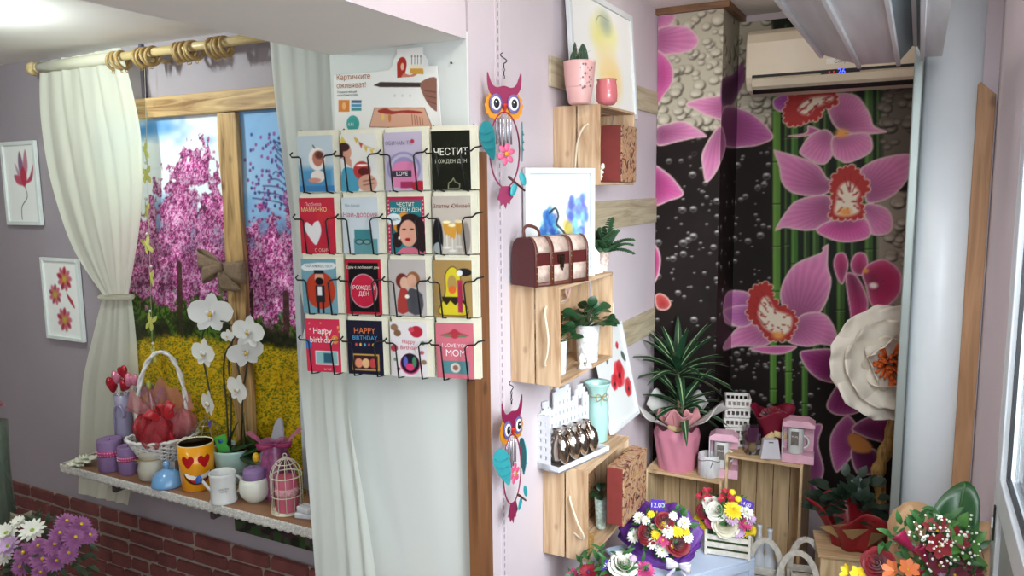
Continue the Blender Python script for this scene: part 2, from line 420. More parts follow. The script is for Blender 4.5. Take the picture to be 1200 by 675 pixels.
# ---------------------------------------------------------------- wooden corner post
b = MB(); b.prism([(XP-.002, YP-.03), (XP+.028, YP-.03), (XP+.028, YP+.055), (XP+.0005, YP+.055), (XP+.0005, YP-.001), (XP-.002, YP-.001)], (0, 0, FL), (1, 0, 0), (0, 1, 0), 1.70-FL)
struct('trim_corner_post', b, wood('brown_post', '80522f', '5f3a20', 2, 4.), bevel=.002)
# ---------------------------------------------------------------- poster
PW = .325
pt = thing('advertising_poster', 'white cardboard advert with round pop-up top fixed above the card rack', 'poster', (XS+.018, YP-.006, 1.70))
pt.rotation_euler = (0, math.radians(1.0), 0)
def pmap(px, py):
    q = wmat(pt).inverted() @ P(px, py, y=YP-.012); return (q.x, q.z)
TL, TR = pmap(390, 90), pmap(511, 77); BR, BL = pmap(520, 200), pmap(395, 200)
out = [TL, pmap(455, 82)]+[pmap(480+21*math.cos(a), 77-21*math.sin(a)) for a in [PI-i*PI/10 for i in range(11)]]+[TR, BR, BL]
MB().prism(out, (0, 0, 0), (1, 0, 0), (0, 0, 1), .003).build('card_board', mat('poster_board', 'ece9e4', .6), pt)
us = [p[0] for p in out]; vs_ = [p[1] for p in out]
c = Canvas(TL[0], TR[0], BL[1]+.01, TR[1]-.004, .0017, 'eeebe6'); c.map = lambda p: pmap(*p)
c.rect(455, 98, 505, 101, '2c2220'); c.poly([(437, 100), (445, 96), (505, 97), (507, 102), (445, 102)], '3a2a26')
c.poly([(493, 96), (512, 92), (514, 129), (503, 124), (494, 108)], '8d5f50', curve=4); c.line([(497, 106), (511, 108)], .002, '5a352c'); c.line([(498, 112), (511, 115)], .002, '5a352c'); c.line([(500, 118), (511, 122)], .002, '5a352c')
c.poly([(396, 117), (409, 117), (409, 131), (396, 131)], 'd9822b'); c.ell((402.5, 124), .007, .011, 'f0b070')
for yy, cc in ((119, '3a5a80'), (123.5, '4a90b8'), (128, '3f8e8c')): c.rect(411, yy-1.7, 423, yy+1.7, cc)
c.ell((413, 145), .024, .024, '2a9a94'); c.ell((413, 145), .020, .020, '5fb8b0'); c.ell((413, 145), .019, .019, '2a9a94')
c.poly([(438, 126), (497, 126), (507, 151), (432, 149)], 'd9a58a', border='5a3a30', bw=.0015)
c.poly([(443, 129), (452, 127), (460, 130), (478, 129), (494, 131), (490, 133), (470, 132), (458, 134), (444, 132)], '9c2a20', curve=3)
c.ell((448, 137), .006, .010, 'e8c060'); c.ell((456, 138), .005, .012, 'c87840')
for i in range(5): c.line([(482+3*i, 134+i), (483+3*i, 146)], .002, '8d4a3a')
for i in range(3): c.ell((462+i*9, 112), .004, .004, 'd8d4ce')
c.build('printed_front', pt, (0, -.0036, 0), (1, 0, 0), (0, 0, 1), .5, world=False)
C2 = pmap(480, 77); c = Canvas(C2[0]-.045, C2[0]+.045, C2[1]-.030, C2[1]+.048, .0015, 'efece8'); c.map = lambda p: pmap(*p)
c.poly([(464, 92), (463, 80), (468, 68), (474, 68), (476, 76), (473, 88), (467, 92)], 'b02818', curve=4); c.ell((471, 78), .006, .010, 'e8b898')
c.poly([(472, 86), (480, 88), (487, 84), (488, 87), (480, 92), (473, 96), (468, 97)], 'd08068', curve=3)
c.poly([(480, 80), (495, 80), (497, 87), (480, 86)], 'd9a040'); c.rect(481, 76, 494, 80, 'f2e2c0')
for i in range(4): c.line([(482+i*3.5, 75), (482+i*3.5, 68)], .0016, '4a4446'); c.ell((482+i*3.5, 66), .002, .003, '6a5a40')
cc = MB(); o = c.build('pop_up_picture', pt, (0, -.0038, 0), (1, 0, 0), (0, 0, 1), .5, world=False)
def ptxt(n, s, px, py, sz, m):
    u, v = pmap(px, py); return text(n, s, sz, m, pt, (u, -.0052, v), (1, 0, -.02), (.02, 0, 1), 'LEFT', world=False)
m_or = mat('orange_ink', 'a8602a', .6); m_ink = mat('dark_ink', '2a2426', .6); m_wi = mat('white_ink', 'f4f2ee', .6)
ptxt('headline', 'Картичките\nоживяват!', 394, 96, .0225, m_or); ptxt('small_print', 'Подарете емоция\nна любимите хора', 395, 110, .0085, m_ink)
ptxt('price_print', '4.91', 407.5, 146, .014, m_wi)
# ---------------------------------------------------------------- card rack
U = -ray(-2926, 150).normalized(); Vd = ray(978, 8558).normalized(); _k = U.dot(Vd)/2; U, Vd = (U-Vd*_k*1.0).normalized(), (Vd-U*_k*1.0).normalized(); Vd = (Vd-U*Vd.dot(U)).normalized()
Wn = U.cross(-Vd); Wn = Wn if Wn.dot(Vector((0, -1, 0))) > 0 else -Wn        # towards the viewer
RO = P(348, 152, y=1.648)
def along(O, D, px, py):
    r = ray(px, py).normalized(); w0 = O-CAM; b_ = D.dot(r); d_ = D.dot(w0); e_ = r.dot(w0); return (b_*e_-d_)/(1-b_*b_)
RW = along(RO, U, 561, 152); RH = along(RO, Vd, 369, 433)
cw, ch = RW/4, RH/4
rk = thing('card_rack', 'black wire card rack with sixteen pockets hanging on the white partition', 'card rack', RO+U*RW/2+Vd*RH)
m_wire = mat('black_wire', '15161a', .35, .4)
def RP(u, v, w): return RO+U*u+Vd*v+Wn*w
b = MB()
for i in range(5): b.tube([RP(min(i*cw, RW-.02), -.0, -.022), RP(min(i*cw, RW-.02), RH-.02, -.022)], .0022, 6)
for j in range(5): b.tube([RP(0, min(j*ch+.02, RH-.03), -.022), RP(RW-.02, min(j*ch+.02, RH-.03), -.022)], .0022, 6)
for uu in (cw*.5, cw*3.5): b.tube([RP(uu, .02, -.022), RP(uu, .012, -.045)], .002, 6)
b.build('back_grid', m_wire, rk, world=True)
D0 = .020
for j in range(4):
    for i in range(4):
        u0 = i*cw; yh = j*ch+ch*.44; yb = (j+1)*ch+.006
        b = MB(); lo = [RP(u0-.004, yh-.012, D0+.002), RP(u0-.010, yh-.004, D0+.006), RP(u0-.004, yh+.002, D0+.008)]
        b.tube(lo+[RP(u0+.016, yh+.002, D0+.008), RP(u0+.024, yh+.006, D0+.010), RP(u0+.032, yb-.004, D0+.011), RP(u0+.033, yb, 0), RP(u0+.033, yb, -.02)], .0024, 6)
        b.tube([RP(u0+cw-.030, yb, -.02), RP(u0+cw-.030, yb, 0), RP(u0+cw-.031, yb-.004, D0+.011), RP(u0+cw-.040, yh+.008, D0+.010), RP(u0+cw-.034, yh, D0+.008), RP(u0+cw-.012, yh-.002, D0+.008), RP(u0+cw-.004, yh-.010, D0+.004)]+([RP(u0+cw+.014, yh-.014, D0)] if i == 3 else []), .0024, 6)
        b.build('pocket_wire', m_wire, rk, world=True)
m_env = mat('cream_envelope', 'ddd8c2', .7, var=.03, vs=60); m_cel = glassmat('cellophane_sleeve', 'ffffff', .12, .08, .05)
K = {}
def art(n):
    c = Canvas(0, 1, 0, 1.45, 1/58, 'e8e4de'); E, Pg, R, Ln = c.ell, c.poly, c.rect, c.line
    def full(h): R(-.1, -.1, 1.1, 1.6, h)
    T = []
    if n == 0:
        full('b9c6cc'); R(0, 0, 1, .62, '4f8db3', soft=.1); R(0, 0, 1, .16, '3f78a8'); E((.55, .85), .24, .30, 'e8e0d8'); E((.57, .86), .15, .20, 'b5705c'); E((.62, .95), .12, .1, '5a3228', soft=.03); E((.55, .40), .2, .16, 'e6d9d0'); E((.45, .3), .18, .06, 'c98a78'); Ln([(.45, 1.2), (.5, 1.13)], .03, '444444')
    if n == 1:
        full('d8d6d0'); Pg([(.0, .0), (.02, .5), (.2, .62), (.5, .45), (.45, 0)], '4a94ae', curve=3); Pg([(.0, 1.2), (.07, 1.42), (.2, 1.22)], 'c9b24a'); E((.15, 1.0), .16, .2, 'c58f78'); E((.1, 1.13), .17, .11, '3a2220'); E((.02, 1.0), .06, .14, '3a2220'); Pg([(.1, .75), (.3, .6), (.3, .8), (.2, .9)], 'c58f78'); E((.58, .53), .24, .23, 'b23a34'); E((.62, .5), .15, .1, '5a2020'); E((.72, .2), .26, .22, 'c99a84'); Ln([(.6, .25), (.9, .3)], .03, '8c5a4c'); Ln([(.6, .15), (.9, .2)], .03, '8c5a4c'); E((.6, .66), .18, .03, 'efe6e0')
        Ln([(.42, 1.38), (.6, 1.2), (.95, 1.05)], .02, 'b0a060', curve=4)
        for p, q in (((.45, 1.36), 'c8a440'), ((.57, 1.24), 'b2453c'), ((.7, 1.14), 'c8a440'), ((.86, 1.07), 'd6b95a')): Pg([(p[0]-.06, p[1]), (p[0]+.06, p[1]-.03), (p[0]+.02, p[1]-.16)], q)
    if n == 2:
        full('b7acbf'); E((.5, .55), .45, .42, '8e86ad'); E((.5, .55), .38, .36, 'b7acbf'); E((.5, .52), .32, .32, '8e86ad'); Pg([(.2, .1), (.2, .6), (.4, .72), (.65, .72), (.82, .6), (.82, .1)], 'cf7aa0', curve=2); R(.18, .34, .7, .5, '3c3440'); R(.4, .06, .74, .22, '9c2f55'); E((.9, .1), .2, .14, 'a82638'); E((.75, 1.22), .05, .05, 'c0202c'); T = [('ОБИЧАМ ТЕ!', .4, 1.18, .13, '6a5a78'), ('LOVE', .45, .42, .14, 'f0ecec')]
    if n == 3:
        full('17190f')
        for i in range(26): Ln([(random.random(), random.random()*1.4), (random.random(), random.random()*1.4)], .01, '2c331c', op=.6)
        Pg([(.4, .02), (.42, .18), (.5, .22), (.55, .3), (.6, .2), (.72, .14), (.7, .02)], '17190f', border='c8c8a0', bw=.015); T = [('ЧЕСТИТ', .5, .93, .24, 'e6e6d6'), ('РОЖДЕН ДЕН', .5, .70, .13, 'b9b9a8')]
    if n == 4:
        full('b8293c'); E((.72, .95), .25, .22, 'c03038'); Pg([(.40, .22), (.16, .56), (.12, .72), (.2, .82), (.34, .72), (.40, .80), (.54, .84), (.6, .6), (.52, .35)], 'ddd8d8', curve=4); T = [('Любима', .4, 1.28, .13, 'e6a8a8'), ('МАМИЧКО', .42, 1.14, .15, 'e8c890'), ('С ОБИЧ', .6, .07, .12, 'e6b0a8')]
    if n == 5:
        full('c3ccd0'); R(.3, .0, .95, .38, '5b8f93'); R(.32, .35, .8, .62, '3f7f84'); E((.45, .3), .12, .07, '2c3438'); E((.45, .3), .09, .05, '6fa0a0'); E((.66, .3), .12, .07, '2c3438'); E((.66, .3), .09, .05, '6fa0a0'); T = [('На баща', .3, 1.24, .11, '8e9aa2'), ('Най-добрия', .5, 1.0, .18, 'c0505e')]
    if n == 6:
        full('ae2747'); R(.08, .0, .92, 1.36, '27727c')
        for i in range(14): E((.04, i*.1+.05), .018, .018, 'f0d8d8'); E((.96, i*.1+.05), .018, .018, 'f0d8d8')
        E((.45, .75), .3, .3, 'd58b2a'); E((.62, .66), .38, .36, '2a1c1e'); E((.85, .3), .2, .3, '2a1c1e'); E((.25, .35), .14, .2, '2a1c1e'); E((.55, .52), .24, .34, 'd9a088'); Pg([(.2, 0), (.4, .16), (.7, .16), (.95, 0)], 'c86a80'); E((.17, .88), .2, .15, 'd8e4e6'); E((.44, .62), .05, .02, '181014'); E((.65, .62), .05, .02, '181014'); E((.53, .36), .07, .04, 'a01820'); E((.3, .4), .03, .04, 'f0f0f0'); T = [('ЧЕСТИТ\nРОЖДЕН ДЕН', .5, 1.18, .13, 'ece6d0'), ('МОДНА', .18, .88, .09, '222222')]
    if n == 7:
        full('bdb2a6'); E((.12, .4), .14, .5, '1c1a1e'); E((.12, .15), .12, .14, '9aa0a0')
        for x, h in ((.36, .6), (.5, .52), (.68, .62)): Pg([(x-.1, h+.2), (x+.1, h+.2), (x+.07, h-.12), (x-.05, h-.12)], 'c9923a', curve=2); E((x, h+.2), .1, .04, 'f2e6b8'); Ln([(x, h-.12), (x, h-.42)], .025, 'd8d8d0'); E((x, h-.44), .1, .03, 'd8d8d0')
        E((.85, .4), .12, .4, '8a8078'); T = [('Златен Юбилей', .5, 1.2, .14, '7a3c26')]
    if n == 8:
        full('6d97a4'); Pg([(.08, 1.14), (.92, 1.2), (.92, 1.36), (.08, 1.32)], 'd8dcda', curve=2); E((.52, .62), .42, .5, 'b23c26'); E((.5, .95), .13, .2, 'cf9880'); R(.36, 1.06, .64, 1.16, '1c1c22'); E((.5, .86), .12, .10, '1a1216'); R(.38, .3, .64, .75, '23262c'); R(.44, .48, .56, .72, 'dedede'); Ln([(.44, .3), (.44, .02)], .06, '1f2026'); Ln([(.58, .3), (.58, .02)], .06, '1f2026'); T = [('НАЙ-МЪЖЕСТВЕН', .5, 1.26, .095, '40505a')]
    if n == 9:
        full('b32436'); R(.09, .06, .92, 1.36, '141014'); E((.5, .62), .38, .45, 'd8c0c0'); E((.5, .62), .36, .43, 'bd2440'); T = [('Един е любимият ден', .5, 1.24, .095, 'e0d8c8'), ('РОЖДЕН\nДЕН', .5, .62, .15, 'f2e6e2')]
    if n == 10:
        full('b3aaa6'); E((.36, .9), .17, .2, '6c2a24'); E((.66, .95), .18, .2, '8b5a3a'); E((.42, .85), .12, .16, 'd2a890'); E((.62, .9), .13, .18, 'cf9f85'); Pg([(.2, .1), (.3, .7), (.55, .6), (.5, .1)], 'a03a34', curve=2); Pg([(.5, .1), (.5, .6), (.62, .72), (.9, .55), (.86, .05)], '4b4a50', curve=2); E((.48, .5), .06, .05, 'e8e0d0')
    if n == 11:
        full('a0814e'); Pg([(.5, 1.3), (.3, 1.1), (.28, .6), (.1, .1), (.5, .03), (.9, .1), (.72, .6), (.7, 1.1)], 'cdbb2c', curve=4, border='3a3010', bw=.02); E((.48, .85), .12, .22, 'a8884c'); E((.48, .7), .1, .1, 'd0622c'); Pg([(.22, .42), (.32, .3), (.42, .42), (.55, .3), (.68, .44), (.8, .32), (.8, .4), (.68, .52), (.2, .52)], '2a2018'); R(.62, .12, .74, .95, 'ad2f52'); E((.8, 1.15), .2, .1, '1c1c20'); E((.68, 1.13), .08, .08, 'dedede')
    if n == 12:
        full('cb3450')
        for i in range(14): E((random.random(), .9+random.random()*.5), .025, .025, random.choice(['e8c040', '50b0c0', 'f4e0e0', 'ef8a50']))
        E((.85, .9), .1, .12, 'e09038'); E((.06, .75), .1, .13, '3f78c0'); R(.26, .2, .92, .58, '8ab4b4', border='e8e8e8', bw=.02); R(.5, .26, .74, .52, '305c70'); T = [('Happy\nbirthday!', .5, 1.0, .23, 'f6eeee'), ('за теб', .6, .08, .08, 'f0d0d0')]
    if n == 13:
        full('1d1c2e'); R(.12, .1, .88, .55, 'c89e4e'); R(.16, .14, .84, .51, '3a2226')
        for x, cc in ((.3, 'd88a6a'), (.5, 'e0b080'), (.7, 'c04a48')): E((x, .3), .11, .13, cc)
        for i, cc in enumerate(('e05050', 'e8c850', '58a8d8', 'e05050', 'e8c850')): E((.25+.12*i, .8), .03, .04, cc)
        T = [('HAPPY', .5, 1.17, .22, 'd9743a'), ('BIRTHDAY', .5, .98, .16, '4f9ac8')]
    if n == 14:
        full('d9d2d2')
        for x, y, r, cc in ((.72, 1.2, .17, 'b02438'), (.58, 1.25, .08, 'c04858'), (.12, 1.3, .1, '8a6a50'), (.2, 1.15, .1, '7a5840'), (.88, .9, .06, '5a7a50'), (.1, .75, .1, 'a83848'), (.12, .45, .05, '6a8a5a'), (.85, .65, .06, 'b05868'), (.9, .4, .07, '8a6a50'), (.2, .2, .05, '9a4050')): E((x, y), r, r*.9, cc)
        E((.52, .34), .27, .28, 'c83a72'); E((.52, .36), .25, .26, '1f1a26'); E((.4, .4), .06, .14, '5a60b0'); E((.52, .26), .12, .1, 'd0386a'); E((.64, .4), .06, .14, '4a8a60'); T = [('Happy\nBirthday', .5, .85, .15, 'c23a58')]
    if n == 15:
        full('c86a78'); Pg([(.1, 1.12), (.35, 1.2), (.5, 1.3), (.65, 1.2), (.88, 1.14), (.65, 1.1), (.5, 1.04), (.35, 1.1)], 'a83440', curve=3); E((.3, 1.12), .12, .04, '5a7a54'); E((.7, 1.12), .12, .04, '5a7a54'); R(.16, .12, .86, .46, '537f84'); E((.5, .28), .13, .13, 'c8c0b4'); E((.5, .28), .07, .07, '8a5a50'); T = [('I LOVE YOU', .5, .86, .14, 'efdcdc'), ('MOM', .52, .66, .25, 'f0e4e4')]
    return c, T
NM = ['blue and white greeting card with a little figure in an oval hood', 'greeting card of a man in a party hat holding a red cake', 'lilac greeting card with a pink jar and small red heart', 'black greeting card with chalk lettering in the top row',
      'red greeting card with one large white heart', 'pale grey greeting card with glasses and a teal briefcase', 'teal and red greeting card with a dark-haired pop-art woman', 'beige greeting card with golden champagne glasses',
      'blue-grey greeting card with a bearded man on a red disc', 'black and red greeting card with a red disc in its middle', 'grey greeting card of a couple standing close together', 'tan greeting card with a yellow pear-shaped figure',
      'pink greeting card reading Happy birthday in white script', 'dark navy greeting card reading HAPPY BIRTHDAY above a gold frame', 'white greeting card with hearts and leaves around a dark disc', 'pink greeting card for mom with a teal panel']
for n in range(16):
    j, i = divmod(n, 4); W_ = cw*.93; H_ = ch*.985; u0 = i*cw+cw*.02; v1 = (j+1)*ch+.002
    o0 = RP(u0, v1, 0); g = thing('greeting_card', NM[n], 'greeting card', o0, 0, 'greeting cards in the wire rack')
    th = .017+.003*((n*7) % 3); b = MB(); up = (-Vd+Wn*.02).normalized()
    # envelopes and spare cards stacked behind the front one
    for k in range(4):
        e = .003*((k*5+n) % 3)
        b.prism([(.001+e*.5, .001), (W_+.002-e*.3, .001), (W_+.003-e*.3, H_-e), (.002+e*.5, H_-e)], o0+Wn*(-.014+th*k/4), U, up, th/4*.85)
    b.build('envelope_stack', m_env, g, world=True, label='cream envelopes behind the card')
    f0 = o0+Wn*(-.014+th+.0006); b = MB(); cwd, chh = W_*.88, H_-.014
    b.prism([(0, 0), (cwd, 0), (cwd, chh), (0, chh)], f0, U, up, .0014); b.build('card_blank', mat('card_edge', 'e6e2dc', .6), g, world=True)
    c, T = art(n); s = cwd; c.build('printed_front', g, f0+Wn*.0022, U*s, up*(chh/1.45), .35)
    for q, (tx, x, y, sz, colr) in enumerate(T): text('lettering', tx, sz*s*1.0, mat('ink_'+colr, colr, .5), g, f0+Wn*.0026+U*x*s+up*y*chh/1.45, U, up, xs=.92)
# ---------------------------------------------------------------- owl wind chimes
def owl(px, ty, by, label, rz=55):
    """hung on the slotted strip by a wire hook; local x along the owl's width, z up"""
    top = P(px, ty, x=XP+.06); bot = P(px+3, by, x=XP+.06); H = top.z-bot.z
    t = thing('owl_wind_chime', label, 'wind chime', (top.x, top.y, bot.z), math.radians(rz), 'owl wind chimes on the lilac wall')
    k = H/1.0
    def M_(n, c, r=.45): return mat('owl_'+n, c, r, .25, var=.06, vs=60)
    mg, tq, og, pk, wh, bk, rd = M_('magenta', '8c1f4c'), M_('turquoise', '2f98a0'), M_('orange', 'd58b1e'), M_('pink', 'dd5f86'), M_('white', 'ece8e8'), M_('black', '141216'), M_('red', 'c0281e')
    pu = M_('violet', '6c5f96')
    # unit height: 0 tail .. 1 hook top
    b = MB(); z = .985
    b.tube([Vector((.022*math.sin(a), 0, (.90+.065*(i/10)+.0)))*k for i, a in enumerate([x*.6 for x in range(11)])], .0016*1, 6)
    for i in range(4): b.tube([Vector((.008*math.cos(a)*(1 if i % 2 else .3), .008*math.cos(a)*(.3 if i % 2 else 1), .885-.022*i+.012*math.sin(a)))*k for a in [2*PI*q/8 for q in range(8)]], .0012, 5, closed=True)
    b.build('hook', bk, t)
    b = MB(); b.prism([(x*k, z*k) for x, z in smooth([(-.115, .845), (-.085, .775), (-.05, .755), (0, .765), (.05, .755), (.085, .775), (.12, .85), (.115, .75), (.06, .685), (.02, .66), (0, .61), (-.02, .66), (-.06, .685), (-.11, .74)], 4)], (0, .0, 0), (1, 0, 0), (0, 0, 1), .006*k); b.build('brow', mg, t, bevel=.0008)
    for sd in (-1, 1):
        cx, cz = sd*.062, .655
        e = MB(); e.prism([((cx+sd*.006+.064*math.cos(a)*(1+.06*math.cos(12*a)))*k, (cz-.012+.082*math.sin(a)*(1+.06*math.cos(12*a)))*k) for a in [2*PI*i/48 for i in range(48)]], (0, .002, 0), (1, 0, 0), (0, 0, 1), .005*k)
        ey = e.build('eye_ring', og, t)
        for nm, mm, rx, rz, yy in (('eye_shadow', pu, .046, .060, -.004), ('eye_white', wh, .034, .043, -.006), ('pupil', bk, .021, .029, -.009)):
            q = MB(); q.at((cx*k, yy*k*1.6-.002, cz*k)); q.ell((0, 0, 0), (rx*k, .004*k+.001, rz*k), 16, 8); q.build(nm, mm, ey)
        q = MB(); q.at((cx*k-.004*k, -.021*k-.002, (cz+.008)*k)); q.ell((0, 0, 0), (.006*k, .002*k, .006*k), 8, 6); q.build('eye_glint', wh, ey)
    b = MB(); b.at(); b.grid(lambda u, v: Vector(((.022*(1-v)*math.cos(PI*u)), -.008-.018*math.sin(PI*u)*(1-v), .655-.06*v))*k, 8, 5); b.build('beak', rd, t, solid=.001)
    b = MB(); ring = [Vector((.105*math.sin(a), 0, .37+.235*math.cos(a)))*k for a in [2*PI*i/28 for i in range(28)]]; b.tube(ring, .005*k, 6, closed=True); b.build('body_ring', mg, t)
    for x in (-.05, -.025, 0, .025, .05):
        b = MB(); L = .20-.9*abs(x); b.lathe([(.0065*k, (.56-L)*k), (.0065*k, .56*k), (.001, .565*k)], (x*k, .004, 0), 8); b.tube([(x*k, .004, .565*k), (x*k*.8, .004, .60*k)], .0007, 5); b.build('chime_tube', mat('chime_silver', 'c8c4cc', .25, .9), t)
    b = MB(); b.tube([(0, -.004, .56*k), (0, -.004, .43*k)], .0008, 5); b.build('clapper_string', wh, t)
    b = MB()
    for i in range(6): a = 2*PI*i/6+.3; b.at(((.036*math.cos(a))*k, -.008, (.345+.045*math.sin(a))*k), (0, -a, 0)); b.ell((0, 0, 0), (.028*k, .004*k, .019*k), 10, 6)
    b.m = 1; b.at((0, -.012, .345*k)); b.ell((0, 0, 0), (.016*k, .006*k, .016*k), 12, 8); b.build('flower', [pk, og], t)
    for s in (-1, 1):
        b = MB(); b.at((s*.122*k, -.012*k, .43*k), (0, s*.16, s*1.0))
        b.prism([(x*k, z*k) for x, z in smooth([(-.058, .05), (-.02, .115), (.03, .105), (.05, .05), (.045, -.04), (.02, -.13), (-.01, -.10), (-.045, -.03)], 4)], (0, .003, 0), (1, 0, 0), (0, 0, 1), .005*k)
        for q in range(3): b.tube([Vector((-.04+.03*u*3, -.004, .055-.05*q-.018*math.sin(PI*u)))*k for u in [i/8 for i in range(9)]], .0026*k, 5)
        b.build('wing', tq, t)
    b = MB(); b.at((.05*k, -.016, .17*k), (0, .6, .2)); b.tube([(-.06*k, 0, 0), (.10*k, 0, 0)], [.009*k, .006*k], 7); b.build('branch', mat('owl_brown', '4a1c16', .5), t)
    for x, z, a in ((.045, .125, .4), (.11, .19, -.35)): b = MB(); b.at((x*k, -.014, z*k), (0, a, 0)); b.ell((0, 0, 0), (.022*k, .003*k, .045*k), 10, 7); b.build('leaf', tq, t)
    b = MB(); b.prism([(x*k, z*k) for x, z in [(-.03, .145), (.035, .145), (.055, .075), (.035, .055), (.03, .03), (.012, .04), (0, .0), (-.015, .035), (-.035, .02), (-.04, .055), (-.06, .06)]], (0, 0, 0), (1, 0, 0), (0, 0, 1), .006*k); b.build('tail', mg, t, bevel=.001)
    return t
owl(590, 55, 245, 'owl wind chime with spread turquoise wing beside the top card row')
owl(599, 440, 612, 'owl wind chime hanging low on the lilac wall below the other', 84)
# slotted strip on the wall
sl = thing('slotted_rail', 'lilac painted slotted metal strip running down the wall behind the owls', 'rail', (XP, P(586, 300, x=XP).y, .0))
b = MB(); b.box(0, .004, -.016, -.011, 0, 2.3); b.box(0, .004, .011, .016, 0, 2.3); b.box(0, .002, -.011, .011, 0, 2.3); b.build('rail_body', m_lil, sl)
b = MB()
for i in range(92): b.box(.0018, .0027, -.003, .003, .05+i*.024, .05+i*.024+.014)
b.build('slots', mat('slot_shadow', '9a8d98', .8), sl)
# ---------------------------------------------------------------- left room: wall, photo window, curtains, shelf
ZS = .53; YF = 1.75
# brick cladding
b = MB(); rb = random.Random(3); zt = .237; rows = 10; ph = .064
z = zt
for r in range(rows):
    x = -4.6-rb.random()*.1
    while x < XS-.01:
        w_ = rb.choice([.115, .13, .19, .21]); x1 = min(x+w_-.011, XS-.004)
        if x1-x > .03:
            e = lambda a=.003: rb.uniform(-a, a); ya = YW-.026+e(); za, zb = z-ph+.011+e(.002), z+e(.002)*(r > 0)
            n = len(b.v); X0, X1 = x+e(), x1+e()
            pts = [(X0, za+e()), (X0+.006, za), (X1-.006, za+e(.002)), (X1, za+.006), (X1, zb-.006), (X1-.006, zb), (X0+.006, zb+e(.002)), (X0, zb-.006)]
            cx_, cz_ = (X0+X1)/2, (za+zb)/2; fr = [(cx_+(p[0]-cx_)*.95, ya, cz_+(p[1]-cz_)*.86) for p in pts]
            b.add([(p[0], YW-.012, p[1]) for p in pts]+fr, [tuple(range(8, 16))[::-1]]+[(i, (i+1) % 8, 8+(i+1) % 8, 8+i) for i in range(8)], False)
        x += w_
    z -= ph
m_brick = mat('red_brick', '6b3836', .85, var=.28, vs=9, bump=.6, bs=90)
struct('wall_brick_courses', b, m_brick)
struct('wall_brick_mortar', MB().box(-5.2, XS, YW-.016, YW-.001, FL, zt-.002), mat('mortar', '95897e', .9, var=.1, vs=40, bump=.4))
# framed flower pictures
def frame(name, label, TLp, BRp, y, wfr, artf, group=None, rot=0., tilt=0.):
    a = P(*TLp, y=y); c_ = P(*BRp, y=y); W, H = c_.x-a.x, a.z-c_.z
    t = thing(name, label, 'picture', ((a.x+c_.x)/2, y, c_.z), 0, group); t.rotation_euler = (tilt, rot, 0)
    frame_parts(t, W, H, wfr, artf); return t
m_fr = mat('white_frame', 'dfe5e2', .4)
def frame_parts(t, W, H, wfr, artf, cell=.003, matr=m_fr):
    b = MB(); D = .016
    for (x0, x1, z0, z1) in ((-W/2, -W/2+wfr, 0, H), (W/2-wfr, W/2, 0, H), (-W/2+wfr, W/2-wfr, 0, wfr), (-W/2+wfr, W/2-wfr, H-wfr, H)): b.box(x0, x1, -D, 0, z0, z1)
    b.build('picture_frame', matr, t, bevel=.0015)
    MB().box(-W/2+wfr*.8, W/2-wfr*.8, -.006, -.001, wfr*.8, H-wfr*.8).build('backing', matr, t)
    w2, h2 = W-2*wfr, H-2*wfr
    c = Canvas(-w2/2, w2/2, wfr, H-wfr, cell, 'f5f7f3'); artf(c, w2, H); c.build('picture_print', t, (0, -.008, 0), (1, 0, 0), (0, 0, 1), .3, world=False)
def mag(c, w, H):
    q = lambda x, y: (-w/2+w*x, H*(1-y))
    c.line([q(.42, .93), q(.45, .78), (q(.66, .66)), q(.6, .52)], .004, '4a4448', curve=5)
    for pts, cc in (([(.58, .5), (.42, .42), (.33, .26), (.42, .32)], 'b9a0b0'), ([(.58, .52), (.45, .3), (.52, .12), (.62, .3)], '8f6f88'), ([(.6, .52), (.6, .3), (.72, .1), (.76, .3)], 'c27f92'), ([(.58, .52), (.36, .5), (.28, .4), (.5, .42)], 'c65a70'), ([(.62, .5), (.8, .42), (.95, .28), (.86, .46)], 'b04860'), ([(.56, .53), (.5, .4), (.6, .3), (.7, .42), (.65, .52)], 'c03a50')):
        c.poly([q(*p) for p in pts], cc, curve=5, soft=.004)
def redf(c, w, H):
    q = lambda x, y: (-w/2+w*x, H*(1-y)); r = random.Random(4)
    for cx, cy, R, cc in ((.6, .25, .2, 'a8283c'), (.28, .45, .17, 'a33a52'), (.5, .75, .2, 'a8384a')):
        for i in range(9):
            a = i*.7; c.poly([q(cx, cy), q(cx+R*math.cos(a-.35)*.8, cy+R*.55*math.sin(a-.35)), q(cx+R*1.1*math.cos(a), cy+R*.75*math.sin(a)), q(cx+R*math.cos(a+.3)*.7, cy+R*.5*math.sin(a+.3))], cc if i % 2 else 'c86a78', curve=4, soft=.005)
        c.ell(q(cx, cy), w*.07, w*.07, 'c8b040', soft=.01)
    c.poly([q(.62, .42), q(.78, .5), q(.84, .6), q(.7, .52)], 'b04048', curve=4)
frame('framed_picture', 'white framed print of a pink magnolia on a dark stem', (3, 167), (52, 264), YW-.006, .017, mag)
frame('framed_picture', 'white framed print of three red and yellow blooms', (50, 301), (102, 401), YW-.006, .015, redf)
